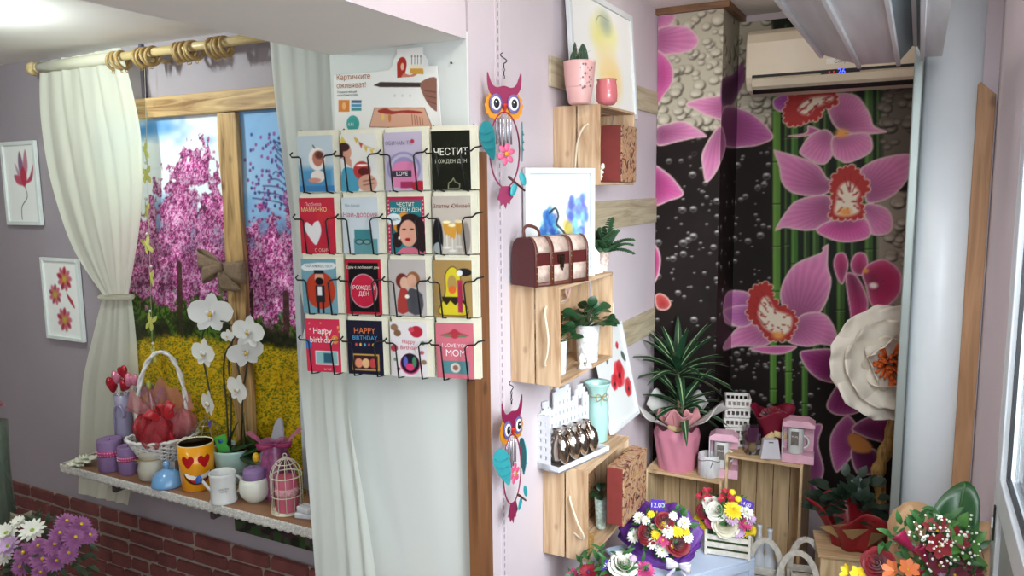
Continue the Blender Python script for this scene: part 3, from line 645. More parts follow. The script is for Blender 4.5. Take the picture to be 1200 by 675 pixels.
# photo wallpaper of a blossoming orchard behind timber battens
XL, XRm = P(146, 200, y=YW).x-.03, P(349, 340, y=YW).x
ZT, ZB = P(200, 122, y=YW).z, .42
c = Canvas(XL, XRm, ZB, ZT, .0034, '7fa9cf'); yy = YW-.004; c.map = lambda p: (lambda q: (q.x, q.z))(P(p[0], p[1], y=yy))
X, Z = c.U, c.V; A = c.A
def mixm(m, col):
    c.A[:] = c.A*(1-m[..., None])+(col if isinstance(col, np.ndarray) and col.ndim == 3 else hx(col))*m[..., None]
def ramp(x, a, b_): return np.clip((x-a)/(b_-a), 0, 1)
def zz(px, py): return c.map((px, py))[1]
mixm(ramp(Z, zz(300, 300), zz(300, 130)), '3f7fc0')
cl = ramp(fbm(X, Z*1.6, 3.2, 3), .42, .60)*ramp(Z, zz(200, 330), zz(200, 250)); xs_ = c.map((275, 200))[0]
cl = cl*np.where(X < xs_, 1., .35)+.8*np.exp(-(((X-c.map((215, 205))[0])/.22)**2+((Z-zz(215, 205))/.12)**2)); mixm(np.clip(cl*1.05, 0, 1), 'e8eef4')
fine = vnoise(X, Z, 150, 11)*.45+_rng.random(X.shape)*.3+vnoise(X, Z, 60, 12)*.25; med = fbm(X, Z, 22, 9)
bl = np.where(fine[..., None] > .62, hx('d8aecb'), np.where(fine[..., None] > .48, hx('c871a8'), np.where(fine[..., None] > .34, hx('9c2f74'), hx('4e2a3c'))))
bl = bl*(.50+.85*med[..., None])
# crown outlines of the two trees
xl = lambda px: c.map((px, 300))[0]
top = np.interp(X, [xl(p) for p in (150, 165, 185, 205, 235, 252, 275, 290, 310, 330, 350)], [zz(p, q) for p, q in ((150, 275), (165, 262), (185, 225), (205, 200), (235, 172), (252, 165), (275, 255), (290, 275), (310, 245), (330, 250), (350, 215))])
bot = np.interp(X, [xl(p) for p in (150, 190, 230, 260, 290, 320, 350)], [zz(p, q) for p, q in ((150, 345), (190, 360), (230, 350), (260, 345), (290, 370), (320, 385), (350, 375))])
jag = (fbm(X, Z, 40, 21)-.5)*.22
sky_gap = ramp(med, .40, .34)*ramp(Z, zz(300, 300), zz(300, 250))
gr = np.where(vnoise(X, Z, 120, 31)[..., None] > .5, hx('4c6a22'), hx('24380f'))*np.ones_like(A)
mixm(ramp(Z, bot+.12, bot+.02)*1., gr)
mixm(np.clip(ramp(Z, top+jag+.01, top+jag-.01)*ramp(Z, bot+jag-.01, bot+jag+.015)-sky_gap, 0, 1), bl)
for i in range(9):
    x0 = 296+i*6; c.line([(345, 250-i*7), (330-i, 238-i*9), (x0, 232-i*7)], .004, '2e3a66', curve=4); 
    for k in range(14): c.ell((x0+random.uniform(-12, 18), 200+random.uniform(-45, 50)), .006, .006, random.choice(['33407a', '6b3f80', '8a4c90']))
for px, py, w_ in ((210, 350, .03), (272, 350, .02), (335, 385, .03), (295, 380, .014)): c.line([(px, py-40), (px+1, py+12), (px, py+46)], w_, '3b2820', curve=3, op=.85)
fn2 = vnoise(X, Z*1.8, 160, 41)[..., None]; fy = np.where(fn2 > .55, hx('c9a51c'), np.where(fn2 > .35, hx('a8860f'), hx('5c6a18')))*np.ones_like(A)
hz = np.interp(X, [xl(p) for p in (150, 200, 250, 300, 350)], [zz(p, q) for p, q in ((150, 400), (200, 392), (250, 398), (300, 405), (350, 410))])
dk = np.where(vnoise(X, Z, 70, 51)[..., None] > .5, hx('2c2a1c'), hx('1c2212'))*np.ones_like(A)
mixm(ramp(Z, hz+.10, hz+.05)*ramp(fbm(X, Z, 14, 61), .38, .52), dk)
mixm(ramp(Z, hz+.012+jag*.2, hz-.012+jag*.2), fy)
mu = thing('orchard_photo_print', 'large printed orchard of pink blossom trees over a yellow field set behind timber battens', 'wall print', ((XL+XRm)/2, YW-.002, ZB))
c.build('print_surface', mu, (0, yy, 0), (1, 0, 0), (0, 0, 1), .35)
MB().box(XL, XRm, YW-.0035, YW-.001, ZB, ZT).build('print_backing', m_fr, mu, world=True)
xq = P(276, 615, y=YW).x; c = Canvas(xq, XS-.002, .29, ZB-.004, .004, '2a3324'); 
n3 = vnoise(c.U, c.V, 40, 71); c.A[:] = np.where(n3[..., None] > .6, hx('34502c'), np.where(n3[..., None] > .45, hx('4a2f3c'), hx('222a20'))); c.build('lower_print', mu, (0, YW-.003, 0), (1, 0, 0), (0, 0, 1), .5)
# rubber-stamped timber: top batten, upright, end strip
m_bat = wood('singed_pine', 'cdab78', '7e5830', 0, 4.5, .6); m_batv = wood('singed_pine_upright', 'c59f6a', '70502c', 2, 4.5, .6)
t = thing('timber_batten', 'singed pine crosspiece along the top of the orchard print', 'batten', (-2.3, YW-.03, P(200, 135, y=YW-.03).z))
a0, a1, b0, b1 = P(150, 119, y=YW-.035), P(330, 97, y=YW-.035), P(150, 139, y=YW-.035), P(330, 127, y=YW-.035); zt_, zb_ = (a0.z+a1.z)/2, (b0.z+b1.z)/2
MB().box(a0.x, XRm+.12, YW-.035, YW-.005, zb_, zt_).build('board', m_bat, t, world=True, bevel=.003)
xa, xb = P(254, 135, y=YW-.03).x, P(275, 135, y=YW-.03).x
t2 = thing('timber_batten', 'singed pine upright dividing the orchard print below the crosspiece', 'batten', ((xa+xb)/2, YW-.03, ZS))
b = MB(); n = 24
for sgn in (0, 1):
    pass
b.grid(lambda u, v: Vector(((xa if u < .5 else xb)+.003*math.sin(v*19+u*3), (YW-.03) if .2 < 1 else 0, ZS+.002+v*(zb_-ZS-.004))), 1, n, False)
b.build('board', m_batv, t2, world=True, solid=.022, offset=-1, bevel=.002)
struct('trim_print_edge', MB().box(XRm+.001, XRm+.028, YW-.02, YW-.001, ZS+.002, zb_-.005), mat('pale_strip', 'b9bcc0', .5), bevel=.003)
MB_ = MB(); xc = P(170, 90, y=YW).x; MB_.box(xc-.008, xc+.008, YW-.014, YW-.0005, zt_+.002, CEILW-.002); struct('trim_cable_cover', MB_, mat('violet_grey_plastic', '5f566c', .5))
nl = P(530, 74, y=YP); t = thing('wall_nail', 'tiny dark nail in the white partition above the black card', 'nail', nl); b = MB(); b.X = Matrix.Rotation(PI/2, 4, 'X'); b.lathe([(0, 0), (.0015, 0), (.0015, .006), (.0035, .0065), (0, .008)], (0, 0, 0), 10); b.build('nail_head', mat('nail_steel', '3a3838', .4, .8), t)
# burlap bow on the upright
m_bur = mat('burlap', '75604c', .9, var=.2, vs=120, bump=.5, bs=200); bp = P(265, 312, y=YW-.05)
bw = thing('burlap_bow', 'brown burlap bow tied round the upright batten above the orchid', 'bow', bp)
def loopp(s, dz, dx, L, W, nm):
    b = MB(); b.grid(lambda u, v: Vector((s*(L*math.sin(PI*u)*(1 if 1 else 0))+dx*math.sin(PI*u), -.02-.022*math.sin(2*PI*u), dz*math.sin(PI*u)+(v-.5)*W*(.35+.65*math.sin(PI*u)))), 14, 4); b.build(nm, m_bur, bw, solid=.0015)
loopp(-1, .03, 0, .115, .065, 'bow_loop'); loopp(-1, -.035, .0, .095, .06, 'bow_loop'); loopp(1, -.015, 0, .115, .085, 'bow_loop')
for s, dx in ((-1, .012), (1, .05)):
    b = MB(); b.grid(lambda u, v: Vector((dx*v+(u-.5)*(.02+.06*v), -.022-.006*math.sin(v*5), -.005-.075*v-.008*math.sin(PI*u)*v)), 4, 6); b.build('bow_tail', m_bur, bw, solid=.0015)
b = MB(); b.ell((0, -.03, 0), (.014, .012, .017), 10, 7); b.build('bow_knot', m_bur, bw)
# curtain rod, finial, rings
ry = YW-.10; ra, rb_ = P(46, 79, y=ry), P(295, 46, y=ry); zr = (ra.z+rb_.z)/2
m_rod = wood('pine_rod', 'd2bd8e', 'ae925e', 0, 5, .4, False); rodt = thing('curtain_rod', 'pale wooden curtain rod with a round finial under the left ceiling', 'curtain rod', ((ra.x+XS)/2, ry, zr))
b = MB(); b.tube([(ra.x, ry, zr), (XS-.02, ry, zr)], .0155, 14); b.build('rod', m_rod, rodt, world=True)
b = MB(); b.X = Matrix.Translation((ra.x, ry, zr)) @ Matrix.Rotation(-PI/2, 4, 'Y'); b.lathe([(.016, -.01), (.021, 0), (.021, .012), (.012, .017), (.024, .028), (.028, .042), (.02, .058), (0, .066)], (0, 0, 0), 16); b.build('finial', m_rod, rodt, world=True)
for x_ in (P(160, 70, y=ry).x+.06, XS-.12): b = MB(); b.tube([(x_, ry, zr-.02), (x_, YW-.001, zr-.02)], .008, 8); b.tube([(x_-.012, ry, zr-.02), (x_+.012, ry, zr-.02)], .0075, 8); b.build('bracket', m_rod, rodt, world=True)
m_ring = mat('pine_ring', 'a88a58', .45, var=.08, vs=30)
first = None; rr = random.Random(8)
wr = {136: 'next to the hung cream curtain', 163: 'in the second bunch from the finial', 208: 'in the thick third bunch', 249: 'in the bunch next to the ceiling beam'}
for x0, n_ in ((134, 3), (164, 4), (208, 5), (250, 4)):
    k0 = min(wr, key=lambda q: abs(q-x0))
    for i in range(n_):
        q = P(x0+i*5.0, 65-(x0-134)*.12, y=ry)
        if first is None:
            o = MB(); o.tube([Vector((0, .030*math.cos(a), .030*math.sin(a))) for a in [2*PI*j/22 for j in range(22)]], .0062, 8, closed=True); o.tube([Vector((.0, .005*math.cos(a), -.040+.005*math.sin(a))) for a in [2*PI*j/10 for j in range(10)]], .0014, 5, closed=True)
            b = MB(); b.v, b.f, b.mi, b.sm = o.v, o.f, o.mi, o.sm; o = b.build('curtain_ring', m_ring, None, origin=(0, 0, 0)); first = o
        else: o = first.copy(); COL.objects.link(o)
        o.location = (q.x, ry, zr-.013); o.rotation_euler = (rr.uniform(-.2, .2), rr.uniform(-.25, .25), rr.uniform(-.25, .25))
        tag(o, 'round wooden curtain ring on the rod '+wr[k0], 'curtain ring', 'wooden curtain rings %s' % wr[k0])
# sheer curtains
m_sheer = mat('cream_sheer', 'f2f2e2', .75, transl=.5, var=.02, vs=6, alpha=.97, sheen=.2)
def curtain(t, rowsL, rowsR, ys, pleats, amp, nm, nu=90, nv=70, sub=None, m=None):
    """edges traced as world points row by row; pleats hang as folds"""
    L_ = smooth([tuple(p) for p in rowsL], 8, False); R_ = smooth([tuple(p) for p in rowsR], 8, False)
    def at_(Q, v):
        i = v*(len(Q)-1); k = min(int(i), len(Q)-2); return Vector(Q[k]).lerp(Vector(Q[k+1]), i-k)
    w0 = (Vector(rowsR[0])-Vector(rowsL[0])).length
    def fn(u, v):
        a, b_ = at_(L_, v), at_(R_, v); W = (b_-a).length; p = a.lerp(b_, u+.012*math.sin(u*31+v*4)*math.sin(PI*u)); A_ = amp*min(1.3, .35+W/w0*.9)
        f = math.sin(u*pleats*2*PI+2.2*math.sin(v*2.4+u*5))*(.42+.2*math.sin(u*7+v*3))+math.sin(u*pleats*3.1*PI+2+v*2.3)*.22*(1-.4*v)+.10*math.sin(u*pleats*5+v*5)
        return p+Vector((.15*A_*math.cos(u*pleats*2*PI), -A_*f, 0))
    b = MB(); b.grid(fn, nu, nv); return b.build(nm, m or m_sheer, t, world=True)
def rowpts(lst, yf): return [P(px, py, y=yf(i/(len(lst)-1))) for i, (px, py) in enumerate(lst)]
cu = thing('sheer_curtain', 'cream sheer curtain tied back in the middle beside the framed pictures', 'curtain', P(120, 582, y=YW-.06))
yt = YW-.030
curtain(cu, rowpts([(47, 73), (50, 140), (62, 215), (86, 290), (121, 346)], lambda t: ry+.03*t), rowpts([(139, 56), (153, 110), (165, 170), (166, 250), (151, 344)], lambda t: ry+.03*t), 0, 6, .009, 'upper_drape')
curtain(cu, rowpts([(120, 350), (110, 395), (98, 450), (94, 520), (92, 578)], lambda t: yt), rowpts([(153, 349), (158, 400), (162, 460), (160, 530), (150, 592)], lambda t: yt), 0, 4, .007, 'lower_drape')
b = MB(); q = P(136, 348, y=yt); wq = abs(P(120, 348, y=yt).x-P(154, 348, y=yt).x)/2
b.tube([q+Vector((wq*1.05*math.cos(a), .022*math.sin(a), .006*math.cos(a))) for a in [2*PI*i/20 for i in range(20)]], .011, 8, closed=True); b.build('tie_back', m_sheer, cu, world=True)
b = MB(); b.tube([(P(47, 80, y=ry).x, ry, zr), (P(139, 62, y=ry).x, ry, zr)], .021, 14); b.build('rod_pocket', m_sheer, cu, world=True)
cv = thing('sheer_curtain', 'white sheer curtain drawn over the left edge of the white partition', 'curtain', P(400, 675, y=1.72))
m_sh2 = mat('white_sheer', 'dcdfd8', .75, transl=.4, var=.02, vs=6, alpha=.97)
xr0 = XS-.012; ft = lambda x, z, y: Vector((x, y, z))
curtain(cv, rowpts([(316, 42), (323, 110), (333, 190), (343, 270), (351, 335), (359, 372)], lambda t: ry-.0*t), [ft(xr0, zr, ry), ft(xr0, 1.7, ry), ft(xr0, 1.45, ry), ft(xr0, 1.3, ry-.02), P(392, 335, y=ry-.10), P(385, 375, y=ry-.14)], 0, 4, .007, 'upper_drape', 60, 60, m=m_sh2)
curtain(cv, rowpts([(360, 374), (353, 420), (358, 500), (364, 590), (371, 690)], lambda t: ry-.02-.19*min(1, t*1.6)), rowpts([(386, 374), (408, 420), (414, 500), (428, 590), (442, 690)], lambda t: ry-.14-.03*t), 0, 2.4, .012, 'lower_drape', 60, 60, m=m_sh2)
b = MB(); q = P(373, 374, y=ry-.09); b.tube([q+Vector((.037*math.cos(a), .03*math.sin(a)-.02*math.cos(a), 0)) for a in [2*PI*i/20 for i in range(20)]], .010, 8, closed=True); b.build('tie_back', m_sh2, cv, world=True)
# butterfly garland
m_cord = mat('thin_cord', 'b9b39a', .6); m_but = mat('yellow_butterfly', 'b5b45c', .5); m_bd = mat('clear_bead', 'c8ccbc', .15)
gx = P(171, 300, y=YW-.05)
ga = thing('butterfly_garland', 'string of pale yellow butterflies and beads hanging beside the left curtain', 'garland', (gx.x, gx.y, P(178, 430, y=YW-.05).z))
tp, bt_ = P(169, 60, y=YW-.05), P(179, 428, y=YW-.05); MB().tube([tp, bt_], .0012, 5).build('cord', m_cord, ga, world=True)
for i, (px, py) in enumerate(((170, 178), (171, 205), (171, 247), (172, 288), (177, 326), (176, 378), (179, 416))):
    p = P(px, py, y=YW-.055); b = MB(); an = (i*37 % 11-5)*.09
    b.at(p, (0, an, .5*(i % 2)-.25))
    for s in (-1, 1):
        b.prism([(x*s*.024, z_*.034) for x, z_ in smooth([(0, .1), (.35, .8), (.8, 1.0), (.75, .35), (.35, .05), (.7, -.4), (.55, -.95), (.2, -.7), (0, -.2)], 3)], (0, 0, 0), (1, .25*s, 0), (0, 0, 1), .0015)
    b.tube([(0, 0, -.02), (0, 0, .022)], .003, 6); b.build('butterfly', m_but, ga, world=True)
    b = MB(); b.ell(p+Vector((0, .004, .045)), .006, 8, 6); b.build('bead', m_bd, ga, world=True)
# shelf
sh = thing('display_shelf', 'brown wall shelf edged with white lace holding pots and candles', 'shelf', (-2.3, 1.87, ZS-.03))
xl0, xr1 = P(73, 545, z=ZS).x, XS-.06
xl0 = P(72, 546, y=YF).x
MB().box(xl0, xr1, YF, YW-.045, ZS-.026, ZS).build('board', wood('shelf_veneer', '94694a', '6d4a34', 0, 3, .45, False), sh, world=True, bevel=.002)
for xx in (-2.75, -2.2, -1.75): MB().box(xx, xx+.02, YF+.06, YW-.0165, ZS-.10, ZS-.026).build('bracket', mat('bracket_dark', '4a4042', .6), sh, world=True, bevel=.002)
b = MB(); n = 420; L = xr1-xl0; rl = random.Random(2)
def edgep(s): return Vector((xl0+s, YF-.003, 0)) if s >= 0 else Vector((xl0-.003, YF-s, 0))
b.grid(lambda u, v: (lambda s: edgep(s)+Vector((0, -.004*abs(math.sin(s*260+v*5)), ZS+.002-v*(.030+.005*abs(math.sin(s*95))))))(-.2+u*(L+.2)), n, 5)
b.build('lace_edging', mat('lace', 'cfccc6', .85, var=.25, vs=160, bump=.7, bs=150), sh, world=True, solid=.002)
# ---------------------------------------------------------------- things on the shelf
def SP(px, py, z=ZS): return P(px, py, z=z)
def mpp(p): return depth(p)/FPX
def face_cam(p): return math.atan2(CAM.x-p.x, p.y-CAM.y)       # rz so that local -y looks at the camera
def lath(t, nm, prof, m, seg=28, **k): b = MB(); b.lathe(prof, (0, 0, 0), seg, **k); return b.build(nm, m, t)
def jar(px, py, rpx, hpx, name, label, cat, prof, m, bodyname='body', z=ZS):
    p = SP(px, py, z); s = mpp(p); p = p+Vector((0, rpx*s*.55, 0)); R, H = rpx*s, hpx*s
    t = thing(name, label, cat, p, face_cam(p)); lath(t, bodyname, [(r*R, h*H) for r, h in prof], m); return t, R, H
m_candle = mat('purple_wax', '80648f', .6, var=.06, vs=40, bump=.3, bs=80)
m_ribd = mat('raspberry_ribbon', 'ad2f6c', .5); m_dot = mat('white_dots', 'efe8ec', .6)
def pillar(px, py, rpx, hpx, label, m=m_candle, rib=True):
    t, R, H = jar(px, py, rpx, hpx, 'pillar_candle', label, 'candle', [(.95, 0), (1, .03), (1, .96), (.95, 1), (.80, .985), (0, .95)], m, 'wax')
    if rib:
        rb = lath(t, 'ribbon', [(R*1.015, H*.5), (R*1.02, H*.5), (R*1.02, H*.68), (R*1.015, H*.68)], m_ribd)
        b = MB()
        for i in range(30):
            a = 2*PI*i/30
            for z_ in (.545, .635): b.at(((R*1.022)*math.cos(a+z_*9), R*1.022*math.sin(a+z_*9), H*z_)); b.ell((0, 0, 0), .0017, 6, 4)
        b.build('dots', m_dot, rb)
    b = MB(); b.tube([(0, 0, H*.95), (.001, 0, H*1.02)], .001, 5); b.build('wick', mat('wick', '3a3430', .8), t)
    return t
pillar(124, 552, 14, 37, 'wider purple pillar candle with a dotted raspberry ribbon at the shelf end')
pillar(146, 556, 11.5, 33, 'slimmer purple pillar candle with a dotted raspberry ribbon beside the wider one')
# lace bow at the shelf end
m_lw = mat('cream_lace', 'd9d8c2', .85, var=.1, vs=120, bump=.5, bs=150)
q = SP(97, 545); t = thing('lace_bow', 'crumpled cream lace bow lying at the left end of the shelf', 'bow', q, .3)
for k, (dx, dz, L) in enumerate(((-.02, .008, .045), (.01, .02, .05), (.03, .03, .045), (-.005, .016, .05))):
    b = MB(); b.grid(lambda u, v: Vector((dx+L*(u-.5)*1.5+.004*math.sin(v*9), -.02+.012*k+(v-.5)*.03+.006*math.sin(u*12+k), max(.002, dz+.012*math.sin(u*PI*2+k)*(v-.2)+.006*math.sin(v*14)))), 12, 8); b.build('lace_fold', m_lw, t, solid=.0012)
# lilac lantern candle and silver vase with heart lollipops
m_lilv = mat('lilac_glass', 'a39cb8', .25, alpha=.8)
p = P(146, 490, y=YW-.115)
t = thing('glass_vase', 'lilac glass vase with looped ribbon holding heart lollipops on the shelf', 'vase', (p.x, YW-.115, ZS), 0)
vh = P(146, 462, y=YW-.115).z-ZS; lath(t, 'body', [(r*1.1, z*vh/.21) for r, z in [(.028, 0), (.032, .01), (.030, .10), (.026, .16), (.031, .21), (.029, .21), (.023, .16), (.026, .1), (.026, .012), (0, .01)]], m_lilv)
b = MB(); b.tube([Vector((.012+.03*math.cos(a), -.03, vh*.7+.045*math.sin(a))) for a in [PI*i/12 for i in range(13)]]+[Vector((-.016, -.03, vh*.4))], .005, 6); b.build('ribbon_loop', mat('lilac_ribbon', '8f86a8', .4), t)
m_hr, m_hp = mat('red_foil', 'a81428', .15, .3, spec=.8), mat('pink_foil', 'd8829c', .2, .2)
HB = [(0, -1), (.55, -.45), (.95, .1), (.98, .55), (.72, .9), (.35, .92), (0, .6), (-.35, .92), (-.72, .9), (-.98, .55), (-.95, .1), (-.55, -.45)]
def heart_mb(R, D, M, b=None):
    b = b or MB(); pts = smooth(HB, 3); b.X = M
    b.grid(lambda u, v: (lambda q, a: Vector((q[0]*R*math.cos(a), D*math.sin(a), q[1]*R*math.cos(a)+.0)))(pts[int(u*len(pts)) % len(pts)], (v-.5)*PI*.98), len(pts), 8, wrap=True); return b
for i, (px, py, mm, R) in enumerate(((137, 444, m_hp, .021), (152, 448, m_hp, .022), (144, 438, m_hr, .020), (132, 453, m_hr, .026), (146, 454, m_hr, .021), (157, 447, m_hp, .018))):
    c = P(px, py, y=YW-.12-.008*(i % 3)); l = thing('heart_lollipop', ['small pale pink foil heart lollipop at the upper left of its bunch', 'round pink foil heart lollipop in the middle of its bunch', 'red foil heart lollipop at the top of its bunch', 'largest red foil heart lollipop at the lower left of its bunch', 'red foil heart lollipop at the bottom of its bunch', 'pink foil heart lollipop at the right side of its bunch'][i], 'lollipop', (c.x, c.y, c.z-R))
    R *= 1.3; heart_mb(R, R*.5, Matrix.Translation((0, 0, R)) @ Matrix.Rotation(.5*math.sin(i*2), 4, 'Y')).build('heart', mm, l)
    MB().tube([c, (p.x+.004*(i-2), YW-.115+.002*i, ZS+vh*.8)], .0014, 5).build('stick', m_dot, l, world=True)
# wicker gift basket
def sub_basket():
    bp = P(190, 522, y=YF+.12); s = mpp(bp); cx, cy = P(190, 500, y=YF+.11).x, YF+.11
    bz = P(190, 537, y=cy).z; bl = thing('riser_box', 'plain white box under the wicker basket, behind the jar', 'box', (cx, cy, ZS))
    MB().box(-.05, .05, -.04, .04, 0, bz-ZS-.001).build('riser_body', mat('white_card_box', 'c9c5c8', .6), bl, bevel=.002); bl.rotation_euler.z = .6
    t = thing('gift_basket', 'white wicker basket with tall hoop handle filled with red tulle', 'basket', (cx, cy, bz), face_cam(Vector((cx, cy, 0)))*.9)
    m_wk = mat('white_wicker', 'cfccc8', .6, var=.12, vs=60); Rx, Ry, Hh = .122, .078, .080
    b = MB()
    for j in range(11):
        z = .004+Hh*j/10; k = .55+.45*(j/10)**.7
        b.tube([Vector((Rx*k*math.cos(a)*(1+.018*math.sin(a*14+j*PI)), Ry*k*math.sin(a)*(1+.018*math.sin(a*14+j*PI)), z+.004*math.sin(a*14+j*PI+1)+.008*math.cos(a)**2*(j/10))) for a in [2*PI*i/84 for i in range(84)]], .0042, 5, closed=True)
    for i in range(28): a = 2*PI*i/28; b.tube([Vector((Rx*(.55+.45*(v**.7))*math.cos(a), Ry*(.55+.45*(v**.7))*math.sin(a), v*Hh+.008*v*math.cos(a)**2)) for v in (0, .3, .6, 1)], .003, 5)
    b.tube([Vector((Rx*1.04*math.cos(a), Ry*1.04*math.sin(a), Hh+.004+.008*math.cos(a)**2+.003*math.sin(a*20))) for a in [2*PI*i/60 for i in range(60)]], .006, 6, closed=True)
    b.lathe([(0, .0), (Rx*.55, 0), (Rx*.55, .004), (0, .004)], (0, 0, 0), 20, sy=.72)
    b.build('basket_body', m_wk, t)
    b = MB(); hp = [Vector((-.090*math.cos(a)+.0+.012*math.sin(a), .0, .075+.34*abs(math.sin(a))**.8)) for a in [PI*i/26 for i in range(27)]]
    for q in (0, 1): b.tube([h+Vector((.005*math.cos(i*1.1+q*PI), .005*math.sin(i*1.1+q*PI), 0)) for i, h in enumerate(hp)], .006, 7)
    b.build('handle', m_wk, t)
    return t, Rx, Ry, Hh
bk, Rx, Ry, Hh = sub_basket()
m_tul = mat('red_tulle', 'b5303a', .5, alpha=.62, transl=.3); m_tulp = mat('pink_tulle', 'd0777c', .4, alpha=.5, transl=.3); m_sat = mat('red_satin', 'b01422', .3, sheen=.3)
b = MB()
rt = random.Random(12)
for k in range(9):
    cx, cz, r = rt.uniform(-.085, .085), rt.uniform(.08, .145), rt.uniform(.035, .062); b.m = k % 3 == 1
    ph = rt.random()*6; b.at((cx, rt.uniform(-.03, .02), cz), (rt.uniform(-.5, .5), rt.uniform(-.6, .6), ph)); b.grid(lambda u, v: (lambda th, fi: Vector((r*(1+.16*math.sin(5*th+ph+3*fi)+.10*math.sin(13*th-4*fi+ph))*math.sin(fi)*math.cos(th), r*(1+.16*math.sin(5*th+ph+3*fi))*math.sin(fi)*math.sin(th), r*1.25*math.cos(fi)*(1+.15*math.sin(7*th)))))(2*PI*u, .05+v*2.4), 26, 10, wrap=True)
b.build('tulle_filling', [m_tul, m_tulp], bk)
b = MB(); b.at((0, 0, 0))
b.grid(lambda u, v: Vector((.10*(v)*math.cos(u*PI*.9+.2)*1.2+.055*(1-v), -.02+.03*math.sin(u*PI)+.01*math.sin(u*20)*v, .11+.15*v*(.3+.9*math.sin(u*PI*.8+.25))+.016*math.sin(u*37+v*3)*v+.012*math.sin(u*17)*v)), 40, 14)
b.build('tulle_fan', m_tulp, bk)
for k, (a, L, mm) in enumerate(((.9, .075, 'l'), (2.3, .065, 'l'), (.2, .05, 'l'), (1.5, .06, 'l'))):
    b = MB(); b.at((.005, -.045, .165), (0, -a, .3*k)); b.grid(lambda u, v: Vector((L*math.sin(PI*u)**1 if 1 else 0, -.012*math.sin(2*PI*u)-.004, (v-.5)*.036*(.4+.6*math.sin(PI*u))+.012*math.sin(PI*u))), 14, 4); b.build('bow_loop', m_sat, bk, solid=.0008)
for k in range(3): b = MB(); b.at((.005, -.05, .16), (0, 0, 0)); b.grid(lambda u, v: Vector(((u-.5)*.028+(k-1)*.035*v, -.012*math.sin(v*3), -.09*v+.004*math.sin(u*6))), 4, 8); b.build('bow_tail', m_sat, bk, solid=.0008)
# bottle standing in the basket
b3 = P(180, 452, y=YF+.12); t = thing('perfume_bottle', 'slim clear bottle with a black label standing in the wicker basket', 'bottle', (b3.x+.0, YF+.12, bk.location.z+.055)); t.rotation_euler = (0, -.12, 0)
k = .036
lath(t, 'bottle_glass', [(k*.5, 0), (k*.52, .01), (k*.52, .13), (k*.3, .16), (k*.24, .19), (k*.24, .225), (0, .225)], glassmat('bottle_glass', 'dfe6c0', .3, .05, .8))
lath(t, 'bottle_label', [(k*.54, .07), (k*.545, .07), (k*.545, .125), (k*.54, .125)], mat('black_label', '15151a', .35))
lath(t, 'stopper', [(k*.26, .2), (k*.27, .22), (k*.2, .24), (0, .243)], mat('olive_stopper', '8f9240', .4))
# red satin ribbon lying in front of the basket with its price tag
q = SP(150, 538); t = thing('satin_ribbon', 'red satin ribbon with a tiny white tag spread on the shelf behind the candles', 'ribbon', q)
for k, (dx, dz) in enumerate(((-.045, .07), (.0, .065), (.05, .05))):
    b = MB(); b.grid(lambda u, v: Vector((dx+(u-.5)*.075, .015+.02*(v-.5)+.004*math.sin(u*7), dz+.018*math.sin(u*5+k*2)+(v-.5)*.02)), 12, 4); b.build('ribbon_loop', m_sat, t, solid=.0008)
b = MB(); b.grid(lambda u, v: Vector((-.06+.15*u, .02+.03*v, .002+.045*(1-v)+.004*math.sin(u*11))), 14, 6); b.build('ribbon_drape', m_sat, t, solid=.0008)
b = MB(); b.at((.028, .0, .045), (-.5, .3, .2)); b.box(-.010, .010, -.001, .001, 0, .012); b.build('price_tag', m_dot, t)
# cream jar with string
m_cj = mat('cream_stoneware', 'b9b2a2', .5, var=.06, vs=25, bump=.3, bs=30)
t, R, H = jar(173, 562, 17, 35, 'storage_jar', 'cream pottery jar tied with string between candles and blue lid', 'jar', [(.92, 0), (1.0, .05), (1.02, .35), (.93, .62), (.86, .72), (.93, .78), (.97, .84), (.97, 1), (.88, 1), (.86, .8), (.8, .7), (.85, .1), (0, .08)], m_cj)
b = MB(); b.tube([Vector((R*.90*math.cos(a), R*.90*math.sin(a), H*.72)) for a in [2*PI*i/24 for i in range(24)]], .0022, 6, closed=True); b.tube([(-R*.8, -R*.4, H*.72), (-R*1.1, -R*.6, H*.66)], .0018, 5); b.tube([(-R*.8, -R*.4, H*.72), (-R*1.15, -R*.5, H*.75)], .0018, 5); b.build('string', mat('twine', 'a08a60', .9), t)
# small grey box behind it
q = SP(199, 548); t = thing('gift_box', 'small grey striped box tucked behind the blue lid', 'box', (q.x, q.y+.035, ZS), .15)
MB().box(-.028, .028, -.02, .02, 0, .062).build('box_body', mat('grey_card', '8d8790', .6, var=.1, vs=90, stretch=(1, 1, 8)), t, bevel=.002); MB().box(-.030, .030, -.022, .022, .0625, .075).build('box_lid', mat('grey_card_lid', '9a949c', .6), t, bevel=.002)
# blue lid
t, R, H = jar(188, 572, 18.5, 30, 'butter_dish', 'light blue domed ceramic dish cover with a round knob lying on the shelf', 'dish cover', [(.9, 0), (1, .04), (1.0, .12), (.96, .2), (.86, .40), (.6, .56), (.3, .64), (.18, .68), (0, .68)], mat('sky_glaze', '6c9bc8', .12, spec=.7))
b = MB(); b.lathe([(R*.16, H*.64), (R*.13, H*.7), (R*.2, H*.78), (R*.23, H*.88), (R*.16, H*.97), (0, H)], (0, 0, 0), 20); b.build('knob', mat('sky_glaze', ''), t)
